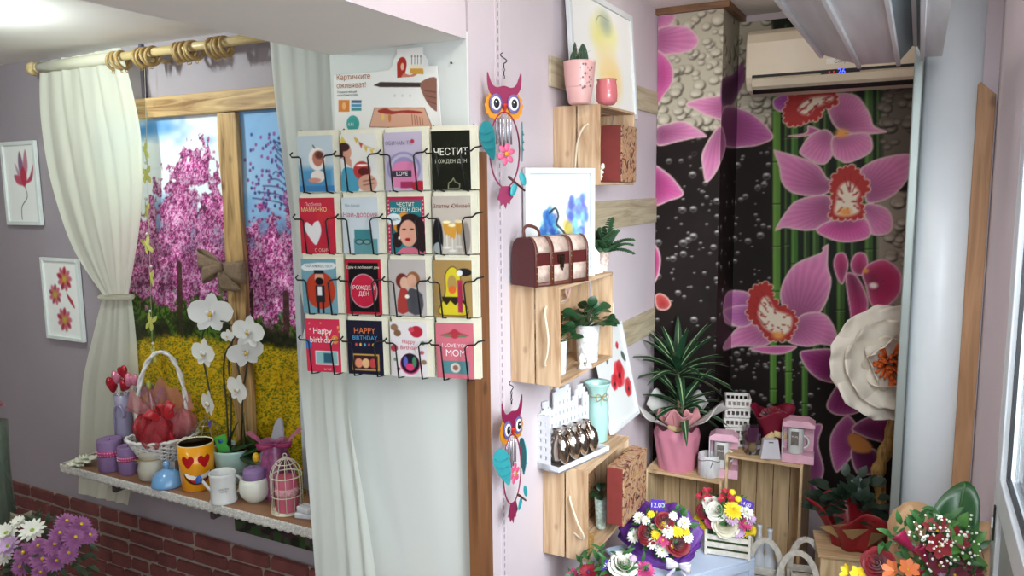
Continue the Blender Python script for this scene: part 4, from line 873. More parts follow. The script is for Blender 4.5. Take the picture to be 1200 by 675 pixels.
# yellow mug with heart eyes
m_mug = mat('yellow_glaze', 'e79a12', .15, spec=.7); t, R, H = jar(223, 574, 20.5, 55, 'mug', 'tall yellow mug with red heart eyes and a wide toothy grin', 'mug', [(.84, 0), (.88, .02), (.95, .5), (1.0, .985)], m_mug)
lath(t, 'inside', [(R*1.0, H*.985), (R*.97, H), (R*.93, H*.985), (R*.88, H*.5), (R*.82, H*.06), (0, H*.05)], mat('ivory_glaze', 'ded9b4', .2))
def onwall(x, z, R_, off=.0008):
    """wrap a flat drawing round the mug front"""
    r = R_(z)+off; a = x/r-PI/2; return Vector((r*math.cos(a), r*math.sin(a), z))
Rz = lambda z: R*(.88+.12*min(1, z/H))
def wrapped(nm, pts, m, off, par=t):
    b = MB(); n = len(pts); cx = sum(p[0] for p in pts)/n; cz = sum(p[1] for p in pts)/n
    vs = [onwall(cx, cz, Rz, off+.0006)]; fs = []
    for k in (.5, 1): vs += [onwall(cx+(x-cx)*k, cz+(z-cz)*k, Rz, off) for x, z in pts]
    for i in range(n): j = (i+1) % n; fs += [(0, 1+i, 1+j), (1+i, 1+n+i, 1+n+j, 1+j)]
    b.add(vs, fs, True); return b.build(nm, m, par)
m_rh = mat('red_glaze', 'b3141c', .2); m_wg = mat('white_glaze', 'efe9e0', .2); m_dg = mat('brown_glaze', '4a1a12', .3)
def hrt(cx, cz, s, nm='heart_eye'): return wrapped(nm, [(cx+x*s, cz+z*s*1.05) for x, z in smooth(HB, 4)], m_rh, .001)
hrt(-R*.50, H*.66, R*.36); hrt(R*.42, H*.66, R*.36)
arc = lambda a0, a1, rx, rz, cz, n=18: [(rx*math.cos(a0+(a1-a0)*i/n), cz+rz*math.sin(a0+(a1-a0)*i/n)) for i in range(n+1)]
wrapped('mouth', arc(PI*1.04, PI*1.96, R*.82, H*.30, H*.46)+arc(PI*1.92, PI*1.08, R*.80, H*.12, H*.46)[1:-1], m_dg, .001)
wrapped('teeth', arc(PI*1.05, PI*1.95, R*.76, H*.20, H*.455)+arc(PI*1.92, PI*1.08, R*.74, H*.11, H*.455)[1:-1], m_wg, .0018)
wrapped('tongue', arc(PI*1.2, PI*1.8, R*.6, H*.25, H*.45)+arc(PI*1.78, PI*1.22, R*.6, H*.205, H*.45)[1:-1], m_rh, .0018)
b = MB(); b.tube([Vector((R*.7+.03*math.sin(a)*1.0, R*.65+.018*math.sin(a), H*.5+.045*math.cos(a))) for a in [PI*i/12 for i in range(13)]], .007, 8); b.build('handle', m_mug, t)
# white watering can mug
m_wc = mat('white_ceramic', 'd2d2cf', .3, var=.02, bump=.1); t, R, H = jar(256, 590, 15, 36, 'watering_can', 'little white ceramic watering can with a blue-tipped spout and lettering', 'watering can', [(1.02, 0), (1.06, .06), (1.0, .12), (.95, .5), (1.0, .9), (1.04, .97), (.98, 1), (.9, .96), (.86, .2), (0, .15)], m_wc)
b = MB(); b.tube([(-R*.85, 0, H*.4), (-R*1.2, -.003, H*.6), (-R*1.55, -.008, H*.86)], [.007, .0055, .0045], 8); b.build('spout', m_wc, t)
b = MB(); b.at((-R*1.62, -.010, H*.84), (.3, -.9, 0)); b.lathe([(.004, -.006), (.011, .002), (.0145, .009), (.012, .012), (0, .012)], (0, 0, 0), 16); b.build('sprinkler_head', mat('blue_glaze', '2b5aa8', .2), t)
b = MB(); b.tube([Vector((R*.9+.020*math.sin(a), .004, H*.52+.030*math.cos(a))) for a in [PI*i/12 for i in range(13)]], .0045, 8); b.build('handle', m_wc, t)
tt = text('lettering', 'GARDEN\nHOME', .0085, mat('grey_ink', '77747a', .6), t, (0, -R*1.0, H*.5), (1, 0, 0), (0, 0, 1), world=False)
# white bowl pot with purple knitted candle
m_bw = mat('chalk_ceramic', 'd3d2c6', .35); t, R, H = jar(292, 589, 18.5, 28, 'round_pot', 'round white ceramic pot holding a purple candle beside the cage', 'pot', [(.55, 0), (.6, .02), (.9, .25), (1.0, .52), (.95, .82), (.82, 1), (.76, .98), (.7, .9), (0, .88)], m_bw)
t2 = thing('ball_candle', 'domed purple candle sitting in the round white pot', 'candle', Vector(t.location)+Vector((0, 0, H*.885)), 0)
b = MB(); b.lathe([(R*.66, 0), (R*.70, .010), (R*.70, .030), (R*.62, .040), (R*.35, .044), (R*.1, .041), (0, .041)], (0, 0, 0), 32, wob=.02); b.build('wax', m_candle, t2); b = MB(); b.tube([(0, 0, .04), (.002, 0, .05)], .001, 5); b.build('wick', mat('wick', ''), t2)
# bird cage with pink candle
def cage(px, py, rpx, hpx, label, m_c, nb=12):
    p = SP(px, py); s = mpp(p); R, H = rpx*s, hpx*s; p = p+Vector((0, R*.55, 0)); t = thing('bird_cage', label, 'bird cage', p, .2)
    b = MB(); ring = lambda r, z, w=.0016: b.tube([Vector((r*math.cos(a), r*math.sin(a), z)) for a in [2*PI*i/32 for i in range(32)]], w, 6, closed=True)
    ring(R*1.02, .003, .0028); ring(R, H*.30); ring(R, H*.62, .0022); ring(R*.62, H*.835)
    b.lathe([(0, .001), (R, .001), (R, .004), (0, .004)], (0, 0, 0), 24)
    for i in range(nb): a = 2*PI*i/nb; b.tube([Vector((R*k_*math.cos(a), R*k_*math.sin(a), z_*H)) for k_, z_ in ((1, .0), (1, .62), (.95, .70), (.80, .78), (.55, .855), (.25, .90), (.02, .915))], .0013, 5)
    b.build('bars', m_c, t)
    b = MB(); b.tube([Vector((.007*math.cos(a), 0, H*.955+.007*math.sin(a))) for a in [2*PI*i/14 for i in range(14)]], .0014, 6, closed=True); b.ell((0, 0, H*.917), .0045, 8, 6); b.build('top_ring', m_c, t)
    return t, R, H
m_cg = mat('ivory_metal', 'd6d0b8', .4, .1)
t, R, H = cage(330, 602, 18, 71, 'small ivory metal bird cage with a pink candle inside at the shelf end', m_cg)
t2 = thing('pillar_candle', 'pink pillar candle with pale lace band inside the bird cage', 'candle', Vector(t.location)+Vector((0, 0, .0045)))
lath(t2, 'wax', [(R*.70, 0), (R*.72, .004), (R*.72, H*.555), (R*.66, H*.57), (0, H*.55)], mat('pink_wax', 'c05a70', .5, var=.05))
lath(t2, 'lace_band', [(R*.725, H*.27), (R*.735, H*.27), (R*.735, H*.40), (R*.725, H*.40)], mat('pink_lace', 'd9a0a6', .8, var=.3, vs=150))
cage(238, 556, 17, 70, 'dark green wire bird cage mostly hidden behind the yellow mug', mat('bronze_wire', '8f8a68', .45, .4), 10)
# white packs at the shelf end
for i, (px, py, w_, d_, rz, lab) in enumerate(((350, 609, .062, .045, .25, 'flat white packet at the bottom of its pair on the shelf end'), (353, 600, .055, .04, -.15, 'flat white packet lying on top of its pair'))):
    q = SP(350, 610); t = thing('white_packet', lab, 'packet', (q.x+.002*i, q.y+.035, ZS+.019*i), rz)
    MB().box(-w_/2, w_/2, -d_/2, d_/2, 0, .018).build('packet', mat('packet_film', 'd6d8dc', .3, var=.05, vs=80, bump=.4, bs=50), t, bevel=.004)
    text('lettering', 'candle set', .009, mat('grey_ink', ''), t, (0, 0, .0181), (1, 0, 0), (0, 1, 0), world=False)
# wicker board and pale curved board by the curtain
q = SP(352, 590); t = thing('woven_panel', 'brown woven straw panel standing behind the bird cage', 'woven panel', (q.x+.02, q.y+.075, ZS), -.1)
b = MB(); 
for j in range(9):
    for i in range(6): b.box(-.045+i*.015+.001, -.045+i*.015+.014, -.006-.004*((i+j) % 2), -.002, .012+j*.017, .012+j*.017+.0155)
b.build('weave', mat('straw', '7a5c3c', .8, var=.3, vs=60), t, bevel=.002); MB().box(-.047, .047, -.002, .004, 0, .17).build('frame', mat('straw_dark', '4c3828', .8), t)
q = SP(338, 560); t = thing('curved_board', 'pale grey board with a sweeping curved edge behind the bird cage', 'decor board', (q.x, YW-.075, ZS))
b = MB(); b.prism(smooth([(-.10, 0), (-.085, .05), (-.045, .105), (.01, .15), (.05, .20), (.075, .26), (.105, .27), (.11, .13), (.11, 0)], 4), (0, 0, 0), (1, 0, 0), (0, 0, 1), .01); b.build('board', mat('pale_grey_board', 'aaa9b2', .5), t, bevel=.002)
# cellophane gift with tulle bow
q = P(325, 528, y=YF+.15); t = thing('wrapped_gift', 'pink flowered gift wrapped in cellophane with a magenta bow beside the orchid', 'gift', (q.x, YF+.14, ZS), .7)
b = MB(); b.grid(lambda u, v: (lambda th, r: Vector((r*math.cos(th), r*.6*math.sin(th), v*.20)))(2*PI*u, (.05+.012*math.sin(6*PI*u))*(1.15-.9*max(0, v-.45)**.8)), 40, 14, wrap=True); b.build('wrapping', mat('pink_wrap', '8a4570', .25, var=.45, vs=45, spec=.8), t)
b = MB(); b.grid(lambda u, v: Vector(((u-.5)*.19*(.35+.65*v), .02*math.sin(u*16)*v, .185+.055*v*(1-.5*math.sin(PI*u))+.008*math.sin(u*22))), 34, 8); b.build('cellophane_frill', mat('pink_cello', 'c86a96', .2, alpha=.6, transl=.2), t)
for s in (-1, 1): b = MB(); b.at((0, -.03, .195), (0, .3*s, 0)); b.grid(lambda u, v: Vector((s*.055*math.sin(PI*u), -.012*math.sin(2*PI*u), (v-.5)*.022*(.3+.7*math.sin(PI*u))+.02*math.sin(PI*u))), 12, 3); b.build('bow_loop', mat('magenta_satin', '8d1f52', .4), t, solid=.001)
# small tulip pot
q = P(300, 535, y=YF+.13); t = thing('tulip_pot', 'small white pot with one yellow tulip behind the orchid leaf', 'potted plant', (q.x, YF+.13, ZS))
lath(t, 'pot', [(.022, 0), (.03, .05), (.031, .055), (.027, .055), (.02, .01), (0, .01)], m_wg); b = MB(); b.tube([(0, 0, .02), (.004, -.004, .12)], .002, 6); b.leaf((0, 0, .03), (.3, -.3, 1), (0, -1, 0), .09, .02, .2); b.build('stem', mat('tulip_green', '3f6a2c', .6), t)
b = MB(); b.lathe([(.004, 0), (.012, .01), (.012, .022), (.007, .034), (0, .036)], (.004, -.004, .118), 12, wob=.08); b.build('bloom', mat('tulip_yellow', 'd8a418', .5), t)
# lavender bunch behind the basket
q = P(182, 500, y=YW-.08); t = thing('lavender_bunch', 'bunch of blue and violet dried flowers behind the wicker basket', 'dried flowers', (q.x, YW-.075, ZS))
r_ = random.Random(6)
b = MB(); heads = []
for i in range(26):
    a = r_.uniform(-1, 1); h = r_.uniform(.16, .30); e = Vector((a*.11-.01, r_.uniform(-.015, .02), h)); b.tube([(a*.02, 0, 0), e*.6+Vector((0, 0, .02)), e], .0012, 4); heads.append(e)
b.build('stems', mat('dry_stem', '6a6a48', .8), t)
b = MB()
for e in heads:
    for k in range(5): b.m = r_.choice((0, 0, 1)); b.ell(e+Vector((r_.uniform(-.012, .012), r_.uniform(-.01, .01), r_.uniform(-.02, .02))), r_.uniform(.005, .009), 6, 5)
b.build('blossom', [mat('lav', '5d4a8a', .8), mat('lav2', '9a9ac8', .8)], t)
# orchid
def petal(b, c, d, nrm, L, W, cup=.12, droop=.0, sh=None, n=8):
    b.leaf(c, d, nrm, L, W, droop, cup, n, shape=sh or (lambda t: math.sin(PI*min(1, .06+t*.94))**.55))
m_op = mat('orchid_white', 'e6e6e2', .45, transl=.18, var=.02, vs=15); m_oc = mat('orchid_lip', 'c9a13a', .5); m_ost = mat('orchid_stem', '2c2a1c', .5); m_ol = mat('orchid_leaf', '1c3a1c', .3, var=.12, vs=8)
po = SP(275, 562); s = mpp(po)
oc = thing('orchid', 'white moth orchid with two arching stems and dark leaves in a mint pot', 'potted orchid', po+Vector((0, .005, 0)))
R = 25*s; H = 40*s
lath(oc, 'pot', [(R*.66, 0), (R*.70, .004), (R*.86, H*.5), (R*.97, H*.93), (R*1.0, H), (R*.93, H), (R*.88, H*.85), (R*.8, H*.3), (0, H*.28)], mat('mint_glaze', 'a9c6bd', .2))
lath(oc, 'soil', [(R*.9, H*.86), (0, H*.9)], mat('bark_soil', '32261c', .9, bump=.6))
oy = po.y+.005
def OP(px, py, dy=0.): return P(px, py, y=oy+dy)
for st in ([(268, 527), (265, 470), (262, 440), (264, 415), (272, 400), (275, 388), (268, 379), (255, 376), (243, 382), (237, 395), (238, 420), (243, 445), (247, 468)], [(282, 527), (284, 480), (283, 450), (278, 425), (281, 408), (288, 395), (291, 405), (289, 430), (286, 450)], [(270, 527), (271, 460), (268, 430), (272, 400)]):
    b = MB(); b.tube([OP(*p, -.02) for p in smooth(st, 4, False)], .0032, 7); b.build('flower_stem', m_ost, oc, world=True)
m_clip = mat('plant_stake', '3a2a20', .7)
def moth(px, py, wpx, turn=0., roll=0., tilt=0.):
    c = OP(px, py, -.035); R = wpx*mpp(c)/2; b = MB()
    from mathutils import Euler
    E3 = (Matrix.Rotation(face_cam(c)-turn, 3, 'Z') @ Matrix.Rotation(tilt, 3, 'X') @ Matrix.Rotation(roll, 3, 'Y'))
    def D(a): return E3 @ Vector((math.cos(a), -.10, math.sin(a)))
    nr = E3 @ Vector((0, -1, 0))
    for a in (PI/2, -PI*.18-.5, PI*1.18+.5): petal(b, c+nr*.002, D(a), nr, R*1.0, R*.62)
    for a in (.12, PI-.12): petal(b, c+nr*.006, D(a), nr, R*1.08, R*1.12, sh=lambda t: math.sin(PI*min(1, .10+t*.90))**.42)
    f = b.build('bloom', m_op, oc, world=True)
    q = MB(); q.X = Matrix.Translation(c+nr*.012) @ E3.to_4x4(); q.ell((0, 0, -R*.08), (R*.12, R*.2, R*.16), 10, 7); q.m = 1
    for s_ in (-1, 1): q.ell((s_*R*.13, -R*.05, 0), (R*.09, R*.12, R*.14), 8, 6)
    q.ell((0, -R*.1, -R*.28), (R*.07, R*.06, R*.14), 8, 6); q.build('lip', [m_oc, m_op], f, world=True)
moth(247, 366, 48, .1, .1); moth(293, 388, 40, .55, .15); moth(287, 411, 40, -.1, -.2, .2); moth(241, 413, 36, .85, .1); moth(281, 455, 36, .95, .3); moth(247, 472, 32, 1.15, .1); moth(268, 393, 16, .5, 0)
for base, d, L, W, dr in (((272, 525), (30, -16), .17, .06, .25), ((285, 530), (42, -28), .19, .07, .3), ((262, 527), (-30, -5), .13, .06, .55), ((285, 528), (30, 14), .15, .065, .4), ((270, 520), (6, -40), .14, .06, .2), ((290, 525), (-10, -45), .16, .055, .15)):
    a = OP(*base); q = OP(base[0]+d[0], base[1]+d[1], -.06); b = MB(); b.leaf(a, q-a, (0, -.6, 1), L*1.05, W*1.15, dr*.6, .12, 10); b.build('leaf', m_ol, oc, world=True, solid=.002)
b = MB(); q = OP(264, 530, -.03); b.X = Matrix.Translation(q) @ Matrix.Rotation(-.35, 4, 'Y') @ Matrix.Rotation(.5, 4, 'Z'); b.box(-.024, .020, -.001, .001, -.02, .065); lb = b.build('plant_label', mat('green_label', '3f9a3a', .5), oc, world=True)
b = MB(); b.X = Matrix.Translation(q) @ Matrix.Rotation(-.35, 4, 'Y') @ Matrix.Rotation(.5, 4, 'Z') @ Matrix.Translation((-.004, -.0015, .045)) @ Matrix.Rotation(PI/2, 4, 'X'); b.lathe([(0, 0), (.009, 0), (.009, .0006), (0, .0006)], (0, 0, 0), 16); b.build('label_badge', mat('badge_blue', '1f5a8a', .5), lb, world=True)
# violet paper butterfly on a wire by the cage
q = P(244, 497, y=YF+.06); t = thing('butterfly_pick', 'violet butterfly on a thin wire pick rising from the orchid pot', 'butterfly pick', (q.x, q.y, ZS+H*.87)); b = MB()
for s_ in (-1, 1): b.prism([(x*s_*.016, z_*.016) for x, z_ in smooth([(0, .1), (.5, .9), (.95, .8), (.6, .1), (.7, -.7), (.3, -.6)], 3)], q, (.9, .3*s_, 0), (.2, 0, 1), .001)
b.build('butterfly', mat('violet_felt', '4a3a86', .8), t, world=True); b = MB(); b.tube([q, OP(262, 527)], .0012, 5); b.tube([q, q+Vector((-.012, 0, .022)), q+Vector((.006, 0, .036)), q+Vector((.02, 0, .026))], .001, 5); b.build('wire', mat('brass_wire', '9a8a50', .4, .6), t, world=True)
# ---------------------------------------------------------------- lilac wall with crates
m_pine = wood('pale_pine', 'c9ab8a', 'a07c5a', 2, 5.5, .6); m_piney = wood('pale_pine_long', 'c9ab8a', 'a07c5a', 1, 5.5, .6); m_pinex = wood('pale_pine_across', 'c9ab8a', 'a07c5a', 0, 5.5, .6)
m_lath = wood('washed_oak', 'c4b69a', '9d8c70', 1, 4, .6, False); m_rope = mat('cotton_rope', 'd6c9ae', .9, bump=.6, bs=200)
for z0, z1, lab in ((1.93, 2.03, 'top'), (1.432, 1.545, 'middle'), (.905, 1.023, 'lowest')):
    t = thing('wall_lath', 'washed oak lath along the lilac wall, %s of three' % {'top': 'highest', 'middle': 'middle one', 'lowest': 'lowest'}[lab], 'lath', (XP, 2.9, z0))
    MB().box(.0005, .009, 2.35-2.9, YC-.002-2.9, 0, z1-z0).build('board', m_lath, t, bevel=.001)
def rope(t, pts, r=.0035):
    b = MB(); pts = [Vector(p) for p in smooth(pts, 6, False)]; b.tube(pts, r, 8); return b.build('rope_handle', m_rope, t)
def crate(label, y0, y1, z0, z1, D, ropes=(), skew=0., back=True, X0=XP, rz=0.):
    L, H = y1-y0, z1-z0; t = thing('wooden_crate', label, 'crate', (X0+.001, y0, z0), rz, None); T = .009
    w = (D-.008)/2
    for k in (0, 1):
        x0 = k*(w+.007)
        MB().box(x0, x0+w, 0, T, 0, H).build('end_plank', m_pine, t, bevel=.0012); MB().box(x0, x0+w, L-T, L, 0, H).build('end_plank', m_pine, t, bevel=.0012)
        MB().box(x0, x0+w, T, L-T, H-T, H).build('top_plank', m_piney, t, bevel=.0012); MB().box(x0, x0+w, T, L-T, 0, T).build('bottom_plank', m_piney, t, bevel=.0012)
    if back:
        n = max(2, int(H/.085)); hh = (H-2*T)/n
        for k in range(n): MB().box(0, .006, T, L-T, T+k*hh+.003, T+(k+1)*hh-.003).build('back_slat', m_piney, t, bevel=.001)
    for e, (pts) in ropes: rope(t, pts)
    return t
D = .168
c1 = crate('pale pine crate fixed highest on the lilac wall, under the cactus', 2.386, 2.735, 1.606, 1.868, D, [(0, [(.125, .004, .20), (.115, -.018, .185), (.10, -.022, .15), (.085, -.006, .10), (.08, .0, .05)])])
c2 = crate('pale pine crate in the middle of the lilac wall, under the treasure chest', 2.062, 2.515, 1.0, 1.305, D, [(0, [(.122, .004, .245), (.128, -.02, .225), (.145, -.035, .16), (.14, -.03, .11), (.125, -.02, .07), (.118, .004, .062)]), (1, [(.13, .45, .22), (.15, .475, .21), (.155, .49, .16), (.14, .48, .11), (.125, .45, .10)])])
c3 = crate('pale pine crate lowest on the lilac wall, under the silver vases', 2.285, 2.70, .335, .655, D, [(0, [(.10, .004, .225), (.115, -.02, .21), (.15, -.04, .15), (.165, -.03, .11), (.155, -.02, .09), (.115, .004, .095)])])
def onX(px, py, dx): return P(px, py, x=XP+dx)
# pictures leaning on the crates
def leaning(label, ybl, ybr, zb, H, xb, xt, artf, wfr, rz=PI/2):
    W = ybr-ybl; t = thing('framed_picture', label, 'picture', (XP+xb, (ybl+ybr)/2, zb), 0); from mathutils import Euler
    a = math.atan2(xb-xt, H); t.rotation_euler = (Matrix.Rotation(rz, 3, 'Z') @ Matrix.Rotation(-a, 3, 'X')).to_euler(); frame_parts(t, W, H, wfr, artf, .0028, mat('white_frame_bright', 'd4d7d8', .35)); return t
def art_yellow(c, w, H):
    q = lambda x, y: (-w/2+w*x, H*(1-y)); c.A[:] = hx('efeeea')
    for x, y, r, cc in ((.5, .3, .16, 'efeab0'), (.4, .33, .10, 'e8e08c'), (.62, .28, .1, 'ece89a'), (.55, .62, .2, 'f0d9a0'), (.6, .72, .15, 'eecb88'), (.5, .2, .07, 'b9c490'), (.56, .19, .05, '8a9aa0')): c.ell(q(x, y), w*r, w*r*.7, cc, soft=w*.06, op=.85)
    c.line([q(.38, .22), q(.45, .15), q(.6, .16)], .004, '8a9070', curve=4)
y_a, y_b = onX(664, 60, .03).y, onX(743, 128, .045).y
leaning('white framed print with faint yellow blooms behind the cactus', y_a, y_b, 1.870, .415, .048, .020, art_yellow, .022)
def art_blue(c, w, H):
    q = lambda x, y: (-w/2+w*x, H*(1-y)); c.A[:] = hx('d6d9d8'); r = random.Random(5)
    def blob(x, y, rx, ry, cols, n):
        for i in range(n):
            a, k = r.random()*6.28, r.random()**.5; c.ell(q(x+rx*k*math.cos(a), y+ry*k*math.sin(a)), w*.05*r.uniform(.5, 1.3), w*.07*r.uniform(.5, 1.3), r.choice(cols), soft=.003, op=.55)
    blob(.80, .42, .16, .20, ['5f86c4', '4a5fa8', '7fc0d0', '6a66b0', '8ec8d4'], 70); blob(.32, .62, .15, .24, ['3f86b4', '2f4fa0', '67b6bc', '2a3f90'], 80); blob(.62, .66, .07, .16, ['b8a030', '9a8a48', 'c9b96a'], 30)
    c.line([q(.33, .40), q(.42, .36), q(.47, .43), q(.44, .5), q(.52, .55), q(.6, .62), q(.62, .75), q(.57, .86)], .007, '2c3038', curve=5); c.rect(*q(.25, 1.0), *q(.75, .92), '90b0b8', soft=.004)
A_, B_ = Vector((-1.092, 2.142)), Vector((-.955, 2.378)); t = thing('framed_picture', 'white framed print of blue and violet watercolour vases behind the chest', 'picture', ((A_.x+B_.x)/2, (A_.y+B_.y)/2, 1.3065), math.atan2(B_.y-A_.y, B_.x-A_.x)); frame_parts(t, (B_-A_).length, .355, .018, art_blue, .0028, mat('white_frame_bright', ''))
def art_poppy(c, w, H):
    q = lambda x, y: (-w/2+w*x, H*(1-y)); c.A[:] = hx('d9dad8'); r = random.Random(3)
    for x, y, R in ((.62, .50, .20), (.86, .68, .14), (.40, .55, .12), (.74, .22, .05)):
        for i in range(6):
            a = i*1.05; c.ell(q(x+R*.5*math.cos(a), y+R*.35*math.sin(a)), w*R*.55, w*R*.5, ['c8303a', 'd8404a', 'b3242e'][i % 3], soft=.004, op=.85)
        c.ell(q(x, y+.02), w*R*.25, w*R*.18, '2a1c22', soft=.004)
    c.ell(q(.9, .36), w*.05, w*.10, '4a5a50', ang=.7); c.ell(q(.3, .3), w*.04, w*.07, '5a6a58', ang=-.4)
y_b = onX(742, 500, .085).y; y_a = y_b-.32
leaning('white framed print of red poppies leaning behind the mint vase', y_a, y_b, .657, .395, .100, .015, art_poppy, .014)
# cactus pot and glass on the top crate
def XPt(px, py, z): return P(px, py, z=z)
p = XPt(679, 122, 1.868); s = mpp(p); R = 19*s
t = thing('cactus_pot', 'pink lace-patterned pot with two dark green cactus columns on the top crate', 'potted cactus', (p.x-.0, p.y, 1.8685))
lath(t, 'pot', [(R*.62, 0), (R*.68, .004), (R*.88, .06), (R*.98, 45*s), (R*1.0, 48*s), (R*.93, 48*s), (R*.85, .05), (0, .05)], mat('pink_glaze', 'dba9a4', .3))
lath(t, 'soil', [(R*.9, .118), (0, .12)], mat('bark_soil', ''))
b = MB()
for i in range(18): a = -1.2+.16*(i % 6)+.1; zz_ = .035+.028*(i//6)+.01*math.sin(i*5); rr_ = R*(.80+.17*zz_/.12); b.at((rr_*math.cos(a), rr_*math.sin(a), zz_+.02)); b.ell((0, 0, 0), .0045*(.6+.5*((i*7) % 3)/2), 6, 4)
b.build('pot_relief', mat('grey_relief', '8d6f72', .6), t)
m_cac = mat('cactus_green', '2f4a34', .6, var=.15, vs=30)
for dx, dy, h, r in ((-.018, -.004, .055, .013), (.012, 0, .075, .017), (-.020, .01, .085, .009)):
    b = MB(); z0 = .115; n = 10
    b.grid(lambda u, v: Vector((dx+(r*math.sin(PI*min(1, .35+.65*v))**.6)*(1+.13*math.cos(2*PI*u*9))*math.cos(2*PI*u), dy+(r*math.sin(PI*min(.999, .35+.65*v))**.6)*(1+.13*math.cos(2*PI*u*9))*math.sin(2*PI*u), z0+h*v)), 54, 12, wrap=True)
    cc = b.build('cactus_column', m_cac, t); b = MB()
    for i in range(26): a = 2*PI*(i % 9)/9; v = (i/26); b.tube([(dx+r*1.05*math.cos(a), dy+r*1.05*math.sin(a), z0+h*v*.9), (dx+r*1.5*math.cos(a), dy+r*1.5*math.sin(a), z0+h*v*.9+.004)], .0004, 3)
    b.build('spines', mat('spine', 'b0a890', .7), cc)
p = XPt(708, 123, 1.868); R = 12.5*mpp(p)
t = thing('candle_glass', 'pink ribbed glass tumbler beside the cactus pot', 'glass', (p.x+.005, p.y+.01, 1.8685)); b = MB()
b.lathe([(R*.7, 0), (R*.95, .012), (R, .03), (R*.96, .06), (R*.88, .076), (R*.95, .082), (R*.90, .083), (R*.82, .074), (R*.9, .03), (R*.6, .008), (0, .006)], (0, 0, 0), 36, wob=.02); b.build('tumbler', mat('pink_glass', 'd4757a', .15, alpha=.85, spec=.8), t)
# floral boxes
def floral(nm='floral_paper', a='b29a78', b_='7d2c28'):
    if nm in _M: return _M[nm]
    m = bpy.data.materials.new(nm); m.use_nodes = True; N = m.node_tree.nodes; L = m.node_tree.links; bs = N['Principled BSDF']; bs.inputs['Roughness'].default_value = .5
    tc = N.new('ShaderNodeTexCoord'); nz = N.new('ShaderNodeTexNoise'); nz.inputs['Scale'].default_value = 26; nz.inputs['Detail'].default_value = 2.5; nz.inputs['Distortion'].default_value = 2.2
    L.new(tc.outputs['Object'], nz.inputs['Vector']); cr = N.new('ShaderNodeValToRGB'); e = cr.color_ramp.elements; e[0].position = .40; e[0].color = (*lin(b_), 1); e[1].position = .50; e[1].color = (*lin(a), 1)
    q = e.new(.35); q.color = (*lin('3c2a20'), 1); q = e.new(.60); q.color = (*lin('a9744e'), 1); L.new(nz.outputs['Fac'], cr.inputs['Fac']); L.new(cr.outputs['Color'], bs.inputs['Base Color']); _M[nm] = m; return m
m_spine = mat('maroon_card', '7a302c', .55, var=.06, vs=30)
def fbox(label, x0, x1, y0, y1, z0, z1, rz=0.):
    t = thing('floral_box', label, 'box', ((x0+x1)/2, (y0+y1)/2, z0), rz); w, l, h = (x1-x0)/2, (y1-y0)/2, z1-z0
    MB().box(-w, w-.006, -l+.0, l, 0, h).build('box_body', m_spine, t, bevel=.002); MB().box(w-.0055, w, -l, l, 0, h).build('box_lid', floral(), t, bevel=.001); MB().box(-w+.001, w-.006, -l+.001, l-.001, h+.0002, h+.001).build('top_paper', floral(), t)
    return t
# in crate 1: box standing at the far end
fx = XP+.178; fy0, fy1 = P(729, 180, x=fx).y, P(742, 180, x=fx).y
fbox('maroon and gold floral box standing in the highest crate', XP+.098, fx, fy0-.0, c1.location.y+.349-.0095, 1.616, P(729, 146, x=fx).z)
fbox('floral box pushed to the back of the highest crate', XP+.012, XP+.05, 2.43, 2.66, 1.616, 1.80)
t = thing('paper_trinket', 'white crumpled paper decoration at the near corner of the highest crate', 'decoration', (XP+.150, 2.415, 1.616)); b = MB(); r_ = random.Random(3)
for i in range(22): k = i/22; b.ell(((r_.uniform(-.010, .010)), r_.uniform(-.016, .02+.02*(1-k)), .008+.055*k), r_.uniform(.005, .009), 6, 5)
b.build('crumpled_paper', mat('white_paper', 'e2dccd', .8, bump=.5), t)
# chest on crate 2
m_ch = mat('cherry_leather', '501a1a', .35, var=.12, vs=12); m_map = mat('map_paper', 'b9a194', .5, var=.25, vs=55); m_brn = mat('brown_strap', '5c2f24', .5); m_brs = mat('dark_brass', '3a2c20', .35, .8)
xC = XP+.118; ycA = P(634, 330, x=xC).y; ycB = P(683, 325, x=xC).y; W = .100; L = .232; H = .148
t = thing('treasure_chest', 'small dark red chest with map-print panels, straps and domed lid', 'chest', (XP+.014, 2.052, 1.3065), -math.radians(20))
pro = [(0, 0), (W, 0), (W, .10)]+[(W-.03+.03*math.cos(a), .10+.045*math.sin(a)) for a in [PI*i/16 for i in range(1, 9)]]+[(.03-.03*math.sin(a), .10+.045*math.cos(a)) for a in [PI*i/16 for i in range(0, 9)]]
b = MB(); b.prism(pro, (0, 0, 0), (1, 0, 0), (0, 0, 1), -L); 
pl = []
b = MB(); b.prism(pro, (0, L, 0), (1, 0, 0), (0, 0, 1), L); b.build('chest_body', m_ch, t, bevel=.001)
def wrapstrip(nm, y0, y1, off, m, zmin=.0, par=t, zmax=9.):
    pts = [(W+off, z) for z in (zmin, .10)]+[(W-.03+(.03+off)*math.cos(a), .10+(.045+off)*math.sin(a)) for a in [PI*i/16 for i in range(1, 9)]]
    if zmin < .09 and zmax < .11: pts = [(W+off, zmin), (W+off, zmax)]
    if zmin >= .09: pts = [(W+off, zmin)]+pts[2:]+[(.03, .145+off)]
    b = MB(); n = len(pts); b.grid(lambda u, v: Vector((pts[int(round(u*(n-1)))][0], y0+(y1-y0)*v, pts[int(round(u*(n-1)))][1])), n-1, 1); return b.build(nm, m, par, solid=.0016)
ys_ = [.010, .062, .078, L*.62, L*.62+.018, L-.010]
for a, b_ in ((ys_[0], ys_[1]), (ys_[2], ys_[3]), (ys_[4], ys_[5])):
    wrapstrip('map_panel', a, b_, .0012, m_map, .012, zmax=.062); wrapstrip('map_panel', a, b_, .0012, m_map, .10)
